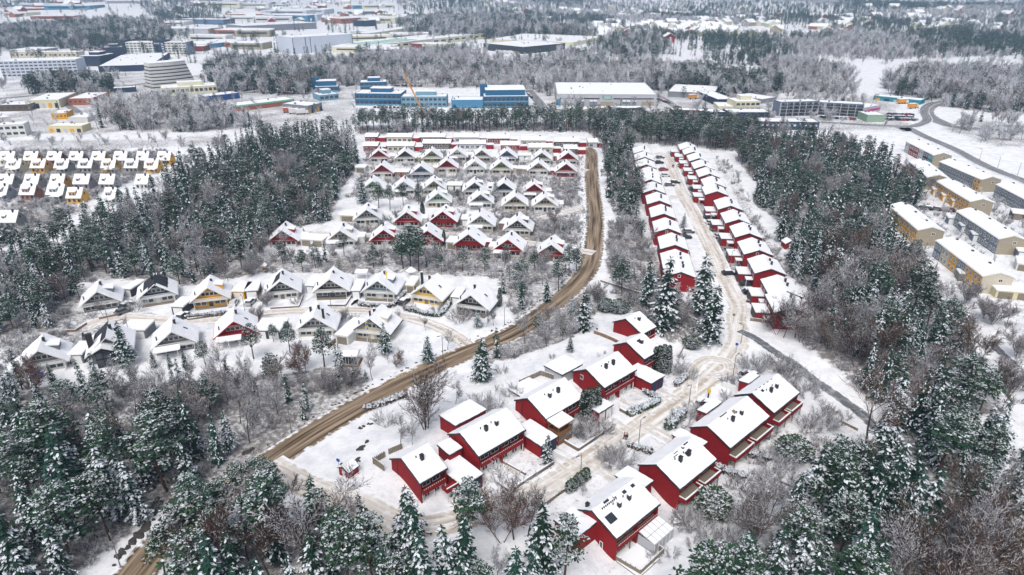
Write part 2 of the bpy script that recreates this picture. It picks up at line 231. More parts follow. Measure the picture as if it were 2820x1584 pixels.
BLOCKS=[[30.4,474.7,67.3,56.2,7.1,-1.9,'lightgrey','w','big light grey warehouse with loading docks and tan panels'],[-19.0,463.8,30.0,31.0,7.1,3.1,'azure','ot','bright blue industrial block with tower,right of the crane'],[-106.5,474.7,31.6,17.6,7.5,-4.0,'azure','o','blue glazed office with stepped roof,left of the crane'],[-73.9,467.0,30.1,13.2,6.6,0.0,'skyblue','o','pale blue glazed hall behind the crane boom'],[-116.2,539.5,20.3,13.8,5.8,10.1,'azure','o','dark blue office block behind the blue glazed office'],[-19.3,463.8,15.4,21.0,4.9,90.8,'steel','p','low blue linking wing with yellow windows'],[113.6,511.6,32.8,39.2,3.4,-19.4,'midgrey','p','grey flat warehouse right of the big loading warehouse'],[138.8,472.1,12.3,36.8,3.9,7.9,'navy','p','dark blue hall with a long snowy roof'],[158.6,499.4,22.7,17.0,2.5,-53.0,'midgrey','p','grey hall with snowy roof behind the cream office'],[144.6,450.5,16.4,15.0,6.0,5.4,'cream','o','cream two storey office with dark windows'],[134.3,453.6,17.9,17.0,2.5,-5.0,'cream','p','low cream annex beside the cream office'],[167.2,434.5,25.3,9.0,8.4,7.8,'slate','b','left wing of the slate grey balcony apartment block'],[194.1,440.9,25.7,9.5,7.3,-19.9,'slate','b','right wing of the slate grey balcony apartment block'],[222.4,440.4,20.5,9.0,3.7,34.7,'lightgrey','m','small pale hall with a magenta stripe'],[213.6,415.9,10.8,12.4,3.8,0.0,'green','p','green shed by the car yard'],[256.8,497.5,30.4,11.0,2.5,-43.4,'teal','d','long teal depot by the vehicle yard'],[135.9,394.7,39.0,11.8,4.1,-4.1,'navygrey','n','long navy hall in front of the apartment block'],[119.5,430.7,15.0,12.7,2.5,11.1,'navy','p','dark blue hall with slanted snowy roof'],[135.1,432.1,26.2,13.5,2.5,0.0,'navy','p','thin blue hall beside the slanted one'],[101.6,439.4,16.0,9.0,2.5,0.0,'darkbrick','n','small dark brick office with white windows'],[62.1,438.4,20.5,9.0,4.0,0.0,'charcoal','n','small charcoal hall in front of the big warehouse'],[36.3,441.3,24.5,9.0,2.5,6.9,'cream','p','low cream shed behind the pine belt'],[12.9,810.5,70.0,67.5,7.2,44.0,'charcoal','p','black warehouse with trucks parked at its side'],[75.9,900.3,106.8,116.7,4.5,64.1,'cream','p','vast cream warehouse with wide snowy roof'],[-166.8,830.9,229.9,54.9,6.8,55.5,'cream','g','sprawling cream factory with green roof strips'],[-197.7,1001.8,177.7,25.0,7.8,69.5,'cream','p','tall cream row of bays behind the factory'],[-246.1,810.5,77.6,37.6,17.2,43.9,'palegrey','s','tall pale grey warehouse with dark stripes'],[-96.5,859.1,29.2,37.1,5.3,51.4,'maroon','p','maroon hall in front of the factory'],[-438.3,1048.5,39.7,161.1,9.2,78.4,'lightgrey','y','grey warehouse with yellow corner band'],[-493.9,1253.0,35.6,87.5,8.1,79.5,'blue','o','blue and white warehouse behind the yellow banded one'],[-413.0,1120.4,124.4,65.4,8.3,43.6,'midgrey','p','wide grey warehouse left of the tall pale one'],[-429.9,802.9,67.0,16.3,13.0,0.0,'white','o5','white office slab with dark stair tower'],[-422.2,695.3,22.0,29.2,9.2,0.0,'navy','o','navy office wing left of the dark hall'],[-422.6,744.1,17.9,9.0,12.8,17.1,'navy','o','tall navy block beside the white office slab'],[-334.4,662.5,116.5,44.7,5.0,107.1,'navy','p','navy hall with broad snowy roof before the slab'],[-442.5,615.8,59.8,24.2,12.9,13.5,'palegrey','o5','long pale office block at the far left'],[-533.1,762.6,72.0,14.8,6.6,-2.0,'beige','n','beige block behind the long pale office'],[-257.4,515.7,38.3,18.3,4.8,26.0,'cream','o','cream long office below the stepped tower'],[-213.5,486.7,24.9,11.9,3.5,44.7,'royal','p','royal blue hall beside the cream long office'],[-177.9,451.3,39.4,14.1,3.3,42.9,'brick','e','red brick store with a green roof edge'],[-129.7,442.3,13.8,20.9,4.7,65.1,'midgrey','d','grey depot with lorries at its doors'],[-320.7,461.7,19.2,31.7,4.9,11.2,'cream','d','cream depot with yellow doors at far left'],[-301.7,474.7,15.5,28.0,4.0,6.2,'brick','n','brick red hall beside the cream depot'],[-279.5,373.2,12.8,9.0,6.1,16.4,'white','o','white two storey hall at the left edge'],[-260.7,386.1,19.2,9.0,3.2,0.0,'paleyellow','d','pale yellow workshop with blue door'],[-266.7,415.5,11.5,17.1,2.5,0.0,'white','p','white low shed behind the pale yellow workshop'],[-281.6,423.5,8.3,13.9,3.2,15.9,'orange','n','orange workshop behind the white shed'],[-307.1,413.8,5.8,16.4,2.5,48.7,'white','p','small white shed at the left edge'],[-332.7,451.3,17.8,15.9,3.6,8.3,'brown','n','brown hall at the left edge'],[-149.3,532.5,17.7,16.6,3.4,11.3,'azure','ot','small blue office with rooftop box'],[-135.2,492.0,14.0,14.4,3.5,34.2,'skyblue','o','small pale blue office beside the footbridge'],[-370.6,863.7,80.6,47.2,4.8,70.9,'steel','p','steel blue hall right of the white office slab'],[-299.1,527.7,15.2,9.0,3.1,27.0,'navy','n','low dark office left of the stepped tower'],[-379.9,842.1,19.8,17.9,5.2,0.3,'maroon','p','maroon shop beside the white office slab'],[-256.6,1278.6,28.1,28.6,9.6,58.6,'navy','p','distant dark block above the factory'],[-313.4,1349.8,125.1,58.2,8.5,54.0,'brick','n','distant low brick hall']]
STEPPED=[-276.6,539.5,-252.4,565.4,19.1]
ROADS=[['main_road',[[-55.5,72.3],[-55.4,73.7],[-54.5,79.6],[-52.6,85.2],[-49.6,91.1],[-46.4,96.0],[-43.5,100.0],[-36.9,109.8],[-28.1,120.7],[-18.5,131.3],[-10.1,139.3],[1.2,149.7],[10.8,164.1],[18.4,177.9],[23.9,192.7],[27.6,215.2],[30.7,240.4],[33.1,271.2],[35.9,302.7],[39.4,337.0],[38.1,348.2]],6.6,'main'],['village_street',[[-43.9,98.8],[-39.3,95.2],[-33.0,90.2],[-20.4,84.2],[-12.1,83.6],[-4.0,86.9],[2.8,90.8],[6.3,92.7],[21.2,106.5],[35.6,120.5],[44.1,129.0],[50.7,137.6],[55.3,146.6],[57.4,155.5],[60.3,163.5],[61.2,177.2],[63.7,199.0],[65.6,221.1],[67.5,244.2],[68.4,261.4],[70.5,283.1],[74.1,313.8],[75.2,331.5],[71.9,337.1]],6.2,'street'],['turning_loop',[[43.9,128.2],[47.7,129.4],[49.3,131.9],[48.8,134.9],[45.0,136.0],[41.5,132.8],[39.1,127.4],[37.4,122.0]],3.2,'street'],['street_spur',[[68.2,259.4],[66.4,261.8],[63.0,263.0]],4,'street'],['asphalt_path',[[56.4,149.7],[59.3,145.1],[62.2,137.2],[67.8,127.9],[72.0,118.1],[71.6,119.2],[72.8,114.1],[73.1,107.2],[72.8,99.5],[72.3,96.9],[71.2,91.2]],3.0,'path'],['curved_lane',[[-106.8,151.1],[-106.3,153.4],[-103.7,155.7],[-99.2,156.9],[-91.5,155.9],[-80.4,155.3],[-70.5,157.7],[-58.1,160.6],[-46.7,160.8],[-37.4,160.3],[-28.9,157.5],[-20.5,153.1],[-14.5,147.5],[-10.7,142.3]],4.8,'street'],['upper_lane',[[-73.4,221.1],[-62.8,219.6],[-48.4,218.1],[-28.5,219.6],[-8.2,216.0],[6.6,210.4],[18.4,205.7],[26.1,201.8]],4.2,'street'],['back_lane',[[-72.9,311.2],[-51.6,307.5],[-35.4,307.5],[-5.1,307.5],[27.3,305.7],[34.4,302.6]],4.2,'street'],['access_lane',[[27.4,249.3],[10.7,236.1]],4,'street'],['far_highway',[[218.5,266.1],[219.8,285.8],[219.6,311.1],[225.1,347.2],[226.4,374.7],[229.8,402.6],[223.6,388.7],[225.2,402.9],[207.4,408.0],[185.9,415.9]],6,'asphalt'],['far_avenue',[[289.2,387.5],[271.3,394.7],[258.5,400.8],[259.1,422.7],[266.7,446.9],[284.9,473.8],[303.8,489.6]],10,'asphalt'],['far_junction',[[225.2,402.9],[234.4,402.9],[252.5,420.4],[266.7,449.5],[280.5,471.0],[295.4,487.2]],6,'asphalt'],['industrial_road',[[106.3,527.0],[109.8,482.4],[111.7,439.4]],7,'asphalt'],['factory_road',[[-204.0,525.7],[-192.8,539.5],[-176.6,577.3],[-165.6,620.3]],7,'asphalt'],['depot_road',[[-323.6,499.9],[-279.1,447.3]],6,'asphalt'],['tower_road',[[-368.0,503.0],[-334.7,532.5],[-316.1,557.8],[-296.1,581.3]],6,'asphalt'],['warehouse_road',[[12.7,543.1],[22.6,452.3]],8,'asphalt'],['field_path',[[115.0,143.9],[114.0,138.5],[113.5,132.4]],2.5,'path']]
TREES=[[59.9,225.8,5.2,'s','small dark spruce beside the upper village street'],[88.8,212.4,11.7,'s','lone dark spruce at the forest edge right of the row houses'],[48.0,156.4,16.0,'s','tall dark spruce right of the end row house'],[47.4,143.4,14.3,'s','broad spruce nearest the street junction'],[34.9,159.7,12.9,'s','dark spruce left of the end row house'],[36.8,146.3,19.2,'s','tallest snowy spruce in front of the end row house'],[36.6,161.5,9.9,'s','slim spruce between two tall spruces'],[30.2,170.1,10.7,'p','slender lone pine between main road and row houses'],[67.9,189.3,2.4,'s','tiny spruce among the row house front gardens'],[17.4,148.1,10.4,'s','snow coated spruce above the topmost red duplex'],[13.3,136.1,3.9,'s','small spruce in the open snow left of the red duplexes'],[15.6,158.3,5.6,'s','spruce close to the main road bend'],[-29.5,138.3,7.9,'s','bushy snow laden spruce beside the beige A-frame house'],[-19.2,134.6,6.4,'s','small lone spruce on the lawn near the lane mouth'],[-31.7,126.4,2.8,'s','young spruce by the roadside below the greenhouse'],[-8.6,151.6,4.7,'s','snowy little spruce in front of the dark A-frame house'],[-3.4,163.2,5.3,'c','slim columnar cypress beside the dark A-frame house'],[-6.6,125.2,10.1,'s','dark spruce on the right verge of the main road'],[-42.4,154.5,3.3,'b',None],[-21.4,149.7,3.6,'b',None],[-28.3,153.3,3.1,'b',None],[-25.9,132.2,4.1,'b',None],[-28.0,133.8,2.3,'b',None],[-30.3,126.9,6.9,'b',None],[-13.9,155.0,3.5,'u',None],[-12.0,156.0,2.5,'u',None],[-40.5,155.8,1.6,'u',None],[-19.9,161.1,2.1,'u',None],[-27.1,161.1,2.1,'u',None],[-57.7,165.3,2.1,'u',None],[-6.4,151.7,3.7,'b',None],[-4.5,152.2,3.9,'b',None],[-15.1,140.2,4.0,'b',None],[-86.7,132.5,11.1,'s','tall dark drooping spruce beside the modern house'],[-101.2,142.1,3.4,'c','dark columnar shrub behind the modern house'],[-98.8,161.1,3.1,'u','round evergreen shrub by the navy house'],[-59.3,135.9,8.9,'p','pine in front of the red front house'],[-51.7,138.5,8.0,'p','tall pine left of the twin chimney house'],[-96.8,123.0,6.4,'s','slim spruce below the carport house'],[-64.2,154.4,4.5,'b',None],[-65.3,163.1,4.5,'b',None],[-105.4,157.3,4.2,'b',None],[-81.7,179.7,5.9,'b',None],[-76.4,183.2,5.3,'b',None],[-68.9,132.5,6.5,'p','pine below the terrace roof house'],[-76.9,132.5,3.6,'s',None],[-72.7,131.0,4.9,'s',None],[-80.5,132.5,3.8,'s',None],[-61.3,126.0,5.5,'s',None],[-43.1,154.5,3.4,'b',None],[-108.6,156.5,1.0,'u',None],[-108.6,158.1,1.4,'u',None],[-57.4,144.2,4.6,'p','small pine behind the front pines'],[-30.2,187.4,14.0,'p',None],[-27.8,187.4,13.5,'p',None],[-32.7,189.1,11.6,'p',None],[-69.3,232.7,11.8,'s','tall dark spruce at the left end of the fourth row'],[-80.2,231.9,9.6,'s',None],[-57.5,253.8,10.0,'s',None],[-50.5,248.2,10.1,'p',None],[-45.8,245.5,9.7,'p',None],[-41.6,251.0,8.7,'p',None],[-35.9,252.8,8.2,'p',None],[-32.3,236.5,6.0,'c','columnar cypress between two red houses of the fourth row'],[-22.3,209.4,5.0,'c','columnar cypress between red houses of the third row'],[-27.9,228.4,3.7,'c','small columnar cypress before a fourth row red house'],[-6.4,261.5,7.5,'s','conical spruce before the sixth row navy house'],[9.4,166.5,6.1,'s','lone spruce inside the main road bend'],[-41.7,189.7,7.2,'p',None],[-53.0,200.5,6.9,'p',None],[-59.1,189.7,7.6,'p',None],[-14.8,187.4,7.1,'p',None],[-8.1,186.9,7.8,'p',None],[-2.0,193.2,5.8,'p',None],[2.7,173.2,9.2,'p',None],[12.2,195.6,5.9,'p',None],[16.7,183.6,9.5,'p',None],[13.0,173.2,10.0,'p',None],[19.2,187.4,7.1,'p',None],[-21.3,255.7,5.1,'p',None],[-12.0,254.7,5.3,'p',None],[-40.1,226.4,6.2,'b',None],[-71.4,201.2,6.0,'b',None],[14.2,216.0,9.6,'b',None],[11.2,252.8,4.7,'b',None],[2.0,252.8,5.9,'b',None],[25.8,227.9,5.7,'b',None],[-70.1,216.7,3.2,'s','small snowy spruce beside a third row red house'],[-16.3,106.7,12.9,'B','big multi stemmed bare tree on the open snow slope'],[-11.4,115.8,4.8,'b',None],[6.4,98.8,6.1,'s','small snowy spruce in the duplex front garden'],[-6.7,79.9,12.3,'p','tall pine right below the nearest left red duplex'],[-15.9,80.2,10.7,'s','snowy spruce at the street corner below the red duplex'],[-17.0,77.0,8.0,'s',None],[-9.7,72.3,10.6,'s',None],[-7.0,72.8,11.1,'s',None],[4.3,73.9,13.4,'s','dark spruce left of the nearest right red duplex'],[7.7,74.1,12.4,'p',None],[0.3,80.8,10.2,'b',None],[-1.5,79.9,10.1,'b',None],[2.4,81.4,8.8,'b',None],[-5.9,111.3,4.2,'u',None],[-4.2,111.0,3.6,'u',None],[-7.1,111.7,3.2,'u',None],[0.7,117.5,1.8,'u',None],[-0.5,117.8,2.3,'u',None],[-7.1,125.7,8.0,'s','dark spruce beside the main road on the right'],[-24.7,110.0,2.7,'u',None],[-20.5,101.7,5.8,'b',None],[-18.1,101.4,4.5,'b',None],[13.6,107.0,4.4,'u',None],[15.6,107.9,3.7,'u',None],[17.6,108.4,2.7,'u',None],[12.5,106.3,3.2,'b',None],[18.1,98.8,3.3,'u',None],[19.6,98.8,2.9,'u',None],[11.9,90.5,2.1,'b',None],[54.8,92.8,9.2,'b',None],[59.0,93.1,7.2,'b',None],[65.2,101.7,20.0,'B','tall reddish bare birch beside the asphalt path'],[116.2,136.4,7.0,'b','round lone bare tree in the right snowfield'],[105.5,122.1,7.6,'b','bare tree at the right snowfield edge'],[120.4,147.8,3.6,'b','small bare tree at the top of the right snowfield'],[38.4,82.5,10.5,'b',None],[42.3,86.6,9.0,'b',None],[40.5,84.7,9.6,'b',None],[121.5,164.4,7.3,'b',None],[120.9,156.1,6.2,'b',None],[120.7,152.7,6.3,'b',None],[124.4,152.3,5.7,'b',None],[14.1,112.2,7.8,'c','columnar thuja in the clump beside the third left duplex'],[15.0,112.5,7.9,'c','columnar thuja in the clump beside the third left duplex'],[15.9,112.8,7.5,'c','columnar thuja in the clump beside the third left duplex'],[16.8,113.5,7.4,'c','columnar thuja in the clump beside the third left duplex'],[29.9,131.1,2.5,'c','columnar thuja in the clump between two upper left duplexes'],[31.7,130.7,6.1,'c','columnar thuja in the clump between two upper left duplexes'],[32.6,131.3,6.0,'c','columnar thuja in the clump between two upper left duplexes'],[33.3,129.8,8.2,'c','columnar thuja in the clump between two upper left duplexes'],[34.3,129.5,7.7,'c','columnar thuja in the clump between two upper left duplexes'],[9.8,91.6,2.0,'t','low clipped thuja in the short row by the street'],[10.4,92.2,2.0,'t','low clipped thuja in the short row by the street'],[11.0,92.9,2.0,'t','low clipped thuja in the short row by the street'],[11.7,93.5,2.1,'t','low clipped thuja in the short row by the street'],[12.3,94.2,2.1,'t','low clipped thuja in the short row by the street'],[12.9,94.9,2.1,'t','low clipped thuja in the short row by the street'],[33.8,89.5,7.0,'e','large rounded dark evergreen bush by the second right duplex'],[34.6,88.5,3.6,'u',None],[53.2,104.2,4.0,'e','dark evergreen bush in the terraced garden'],[54.7,103.8,2.7,'e','smaller evergreen bush in the terraced garden'],[42.5,141.3,2.9,'e','round snowy bush beside the turning loop'],[24.5,160.1,3.4,'e','snowy evergreen bush left of the topmost duplex'],[27.7,158.8,3.3,'e','wide evergreen bush left of the topmost duplex'],[58.9,111.7,2.8,'u',None],[61.8,113.0,3.3,'u',None],[64.1,113.6,2.9,'u',None],[59.3,113.6,2.4,'u',None],[63.7,115.7,2.9,'u',None],[50.4,103.2,2.7,'u',None],[48.4,101.5,3.2,'u',None],[50.3,100.9,2.7,'u',None],[28.7,86.1,2.9,'u',None],[30.1,85.2,3.3,'u',None],[31.3,83.5,2.5,'u',None],[28.4,87.4,2.1,'u',None],[32.1,81.8,2.1,'u',None],[48.3,109.2,1.9,'u',None],[50.3,110.4,2.3,'u',None],[32.7,112.8,1.9,'u',None],[32.9,110.2,2.1,'u',None],[48.8,125.8,2.0,'u',None],[50.7,126.6,2.0,'u',None],[46.6,125.8,2.0,'u',None],[35.5,112.8,2.8,'u',None],[37.2,113.5,2.8,'u',None],[18.0,99.5,2.2,'u',None],[19.7,100.1,3.1,'u',None],[63.5,126.7,3.5,'u',None],[63.8,124.1,3.5,'u',None],[60.9,129.6,3.0,'u',None],[61.7,129.3,4.0,'u',None],[56.0,132.3,3.1,'u',None],[53.7,130.7,3.5,'u',None],[53.1,131.5,3.5,'u',None],[58.8,131.5,4.5,'u',None],[60.3,130.8,4.0,'u',None],[38.7,128.2,2.5,'u',None],[37.8,129.8,2.5,'u',None],[35.6,129.8,2.5,'u',None],[36.1,80.6,2.9,'u',None],[34.3,79.8,2.4,'u',None],[32.3,77.8,2.4,'u',None],[34.4,82.2,2.5,'u',None],[45.1,102.6,2.3,'u',None],[65.9,146.0,10.1,'b','bare brown tree screening the last right row house'],[68.8,146.0,9.4,'b','bare brown tree screening the last right row house'],[72.3,147.6,10.2,'b','bare brown tree screening the last right row house'],[69.4,143.8,9.3,'b','bare brown tree screening the last right row house'],[64.9,147.6,7.8,'b','bare brown tree screening the last right row house'],[75.1,149.9,10.3,'b','bare brown tree screening the last right row house'],[-43.8,86.2,9.5,'p','snow laden pine of the clump hiding the road bend'],[-42.4,89.3,8.1,'p','snow laden pine of the clump hiding the road bend'],[-40.2,88.8,8.5,'p','snow laden pine of the clump hiding the road bend'],[-38.8,88.0,7.8,'p','snow laden pine of the clump hiding the road bend'],[-46.7,77.8,14.1,'p','snow laden pine crowding the lower road side'],[-49.1,75.6,11.0,'p','snow laden pine crowding the lower road side'],[-43.0,75.2,10.7,'p','snow laden pine crowding the lower road side'],[-40.0,74.2,9.4,'p','snow laden pine crowding the lower road side'],[-50.9,73.7,8.4,'p','snow laden pine crowding the lower road side'],[-39.5,76.1,7.2,'p','snow laden pine crowding the lower road side'],[-45.0,82.7,9.7,'p','snow laden pine crowding the lower road side'],[-46.7,81.3,10.2,'p','snow laden pine crowding the lower road side']]
PATCHES=[[8.6,102.0,-47,1.9,0.5],[10.5,101.9,-47,0.8,0.4],[19.5,111.7,-47,2.2,0.45],[20.8,112.9,-47,2.2,0.45],[31.1,122.1,-47,2.2,0.45],[32.5,123.8,-47,2.2,0.45],[-2.5,91.8,-47,2.2,1.2],[29.0,107.0,-47,2,0.5],[28.1,105.4,-47,2,0.5],[-42.2,165.9,75,2.2,0.7],[-55.4,168.9,80,2.4,0.7],[-72.3,165.0,80,1.8,0.6],[-70.8,161.0,80,1.5,0.6],[-42.4,165.7,70,2,0.7],[15.3,101.2,0,0.4,0.25],[16.4,101.5,0,0.4,0.25],[45.3,128.9,0,0.4,0.25],[45.8,128.0,0,0.4,0.25],[59.7,162.1,0,0.4,0.25]]
ZONES=[['left forest',1.5,(0.68,0.2,0.08,0.04),8,13,[[-145.5,281.8],[-140.8,328.8],[-134.2,366.9],[-87.6,368.9],[-70.2,309.7],[-70.6,271.2],[-65.0,231.5],[-82.2,223.1],[-79.6,200.8],[-91.2,182.1],[-114.4,182.1],[-123.5,177.9],[-115.4,150.2],[-128.9,144.1],[-167.0,197.5],[-148.3,199.2],[-146.1,242.8],[-136.4,260.2]]],['lower left forest',1.4,(0.26,0.12,0.4,0.22),6,11,[[-117.4,125.6],[-92.5,124.0],[-76.6,126.4],[-57.9,127.2],[-41.1,133.0],[-31.2,128.0],[-31.8,120.2],[-43.5,103.1],[-46.3,98.5],[-53.9,99.7],[-71.8,100.8],[-99.4,100.8]]],['bottom left forest',1.5,(0.6,0.26,0.07,0.07),10,16,[[-106.3,103.1],[-73.0,103.1],[-46.5,99.1],[-49.0,94.3],[-54.9,90.3],[-58.8,86.5],[-60.8,79.7],[-64.1,73.7],[-64.5,66.0],[-78.1,66.0]]],['bottom centre wood',1.5,(0.6,0.28,0.08,0.04),11,15,[[-46.8,75.7],[-43.7,81.8],[-41.2,85.9],[-33.9,83.2],[-23.8,79.4],[-17.0,75.0],[2.4,72.6],[6.1,65.6],[-42.8,63.6]]],['roadside pines',1.6,(0.1,0.7,0.1,0.1),8,12,[[-45.4,88.1],[-40.8,90.6],[-37.8,85.4],[-41.0,83.2]]],['bottom right forest',1.8,(0.7,0.24,0.04,0.02),11,16,[[29.8,72.2],[36.8,79.7],[46.1,86.4],[55.7,91.9],[67.0,101.3],[67.7,94.2],[66.6,83.9],[66.2,73.9],[74.0,70.0],[69.5,63.6],[25.2,65.5]]],['right edge forest',1.7,(0.7,0.22,0.05,0.03),10,15,[[74.5,115.0],[84.1,120.0],[89.6,112.7],[85.0,95.8],[81.4,78.9],[74.1,68.6],[67.0,75.2],[68.2,86.7],[69.4,97.5]]],['right forest',1.7,(0.66,0.17,0.13,0.04),9,15,[[85.7,200.8],[97.0,200.8],[99.8,182.1],[105.8,171.2],[104.2,152.3],[100.6,131.3],[95.5,114.7],[89.6,112.7],[84.1,120.0],[76.5,121.1],[74.0,131.0],[70.4,140.2],[69.4,150.2],[79.0,156.7],[82.7,171.2],[81.2,185.0]]],['upper right forest',1.5,(0.64,0.22,0.1,0.04),8,12,[[107.5,324.8],[130.3,379.1],[157.2,368.9],[168.6,332.8],[176.4,295.9],[163.7,260.2],[135.1,231.5],[122.2,200.8],[114.6,171.2],[105.8,171.2],[99.8,182.1],[97.0,200.8],[90.9,215.2],[95.4,231.5],[92.9,255.0],[103.3,277.0]]],['right slope wood',1.3,(0.12,0.03,0.6,0.25),6,11,[[122.2,200.8],[120.6,182.1],[115.1,158.9],[104.5,126.4],[96.8,109.4],[95.5,114.7],[100.6,131.3],[104.2,152.3],[105.8,171.2]]],['pine belt',2.2,(0.1,0.82,0.06,0.02),10,13,[[-91.7,398.7],[-20.9,412.8],[50.2,410.4],[95.0,398.7],[133.0,373.9],[117.1,337.0],[84.7,351.8],[63.0,357.4],[45.3,366.9],[43.0,386.5],[-19.8,387.6],[-85.8,381.2]]],['roadside strip',1.3,(0.4,0.35,0.15,0.1),9,13,[[47.6,359.3],[61.5,348.2],[55.7,309.7],[50.8,271.2],[46.0,231.5],[38.0,227.2],[38.0,260.2]]],['strip shrubs',1.6,(0.06,0.12,0.4,0.42),4,8,[[34.3,231.5],[46.0,231.5],[44.9,197.5],[44.2,171.0],[47.7,162.8],[47.0,144.1],[36.9,141.7],[31.7,155.8],[27.7,171.2],[29.2,200.8]]],['garden woods',1.0,(0.1,0.18,0.42,0.3),3,8,[[-84.0,200.8],[-48.8,200.8],[-17.1,197.5],[13.6,192.7],[20.2,185.0],[12.0,166.1],[0.2,156.7],[-4.4,182.1],[-27.9,185.0],[-57.2,185.0],[-78.4,185.0]]],['road edge thickets',1.3,(0.08,0.05,0.5,0.37),4,8,[[-10.1,140.2],[1.2,150.2],[11.7,161.3],[21.7,176.5],[26.0,166.1],[14.5,144.3],[1.1,135.8],[-7.9,133.0]]],['upper gardens',1.0,(0.03,0.02,0.45,0.5),2.5,4.5,[[-64.4,277.0],[26.9,277.0],[26.7,240.4],[15.9,231.5],[-45.3,260.2],[-65.7,260.2]]],['back gardens',0.9,(0.0,0.0,0.4,0.6),2,4.5,[[-72.8,337.0],[34.0,337.0],[29.4,277.0],[-65.7,283.1]]],['fourth row gardens',1.1,(0.03,0.03,0.44,0.5),2.5,5,[[-60.7,231.5],[1.7,238.1],[24.4,231.5],[22.9,200.8],[7.6,194.2],[-48.8,200.8]]],['chalet gardens',1.5,(0.02,0.0,0.4,0.58),2,4.5,[[-257.7,341.2],[-173.6,341.2],[-157.3,309.7],[-164.1,277.0],[-161.0,215.2],[-171.7,215.2]]],['lane bushes',0.9,(0.0,0.0,0.35,0.65),1.5,4.5,[[-127.3,150.2],[-113.9,161.3],[-91.9,158.9],[-94.7,150.2],[-99.7,136.5],[-115.6,133.0]]],['row house gardens',1.3,(0.04,0.02,0.4,0.54),1.5,3.5,[[74.4,341.2],[78.8,324.8],[67.0,231.5],[59.2,166.1],[60.6,156.7],[71.9,200.8],[80.2,271.2],[90.4,341.2]]],['left wood behind lane',1.6,(0.42,0.16,0.27,0.15),7,12,[[-134.9,161.3],[-115.4,150.2],[-113.6,158.9],[-118.6,179.3],[-94.2,183.5],[-80.9,199.2],[-76.0,185.0],[-91.1,176.5],[-110.9,182.1],[-122.7,176.5],[-137.5,182.1],[-149.1,182.1]]],['duplex meadow',0.25,(0,0,0.5,0.5),1,4,[[-21.9,107.7],[-7.5,125.3],[5.8,139.3],[17.9,140.8],[18.5,129.0],[1.0,116.6],[-15.0,114.2]]],['row back gardens',0.8,(0.03,0.02,0.45,0.5),1.5,5,[[97.1,328.8],[103.4,317.1],[89.8,240.4],[84.5,200.8],[77.6,163.7],[73.9,171.2],[81.6,215.2],[90.0,271.2]]],['terrace gardens',0.6,(0.03,0,0.47,0.5),1.5,5,[[138.4,250.0],[193.6,324.8],[208.7,302.7],[199.1,250.0],[144.3,171.2],[135.9,194.2],[128.3,215.2]]],['right snowfield edge',0.5,(0,0,0.6,0.4),2,6,[[122.3,171.2],[148.0,176.5],[125.5,144.1],[114.0,144.1]]],['duplex gardens',0.5,(0,0,0.12,0.88),0.8,3,[[-14.0,91.2],[5.0,116.6],[25.2,139.8],[40.4,140.1],[51.5,136.5],[67.1,129.1],[70.4,116.6],[51.3,98.3],[36.7,85.6],[24.9,76.6],[13.5,83.6]]],['path edge',0.45,(0.0,0.0,0.4,0.6),2,5,[[56.3,140.2],[59.4,133.0],[65.6,125.1],[69.8,115.3],[65.3,103.8],[62.7,110.0],[60.6,125.8]]],['lower garden edge',0.6,(0.02,0,0.45,0.53),2,6,[[36.0,85.6],[46.5,93.1],[58.2,99.4],[63.0,100.4],[53.0,92.1],[45.1,85.6],[36.8,79.7]]]]
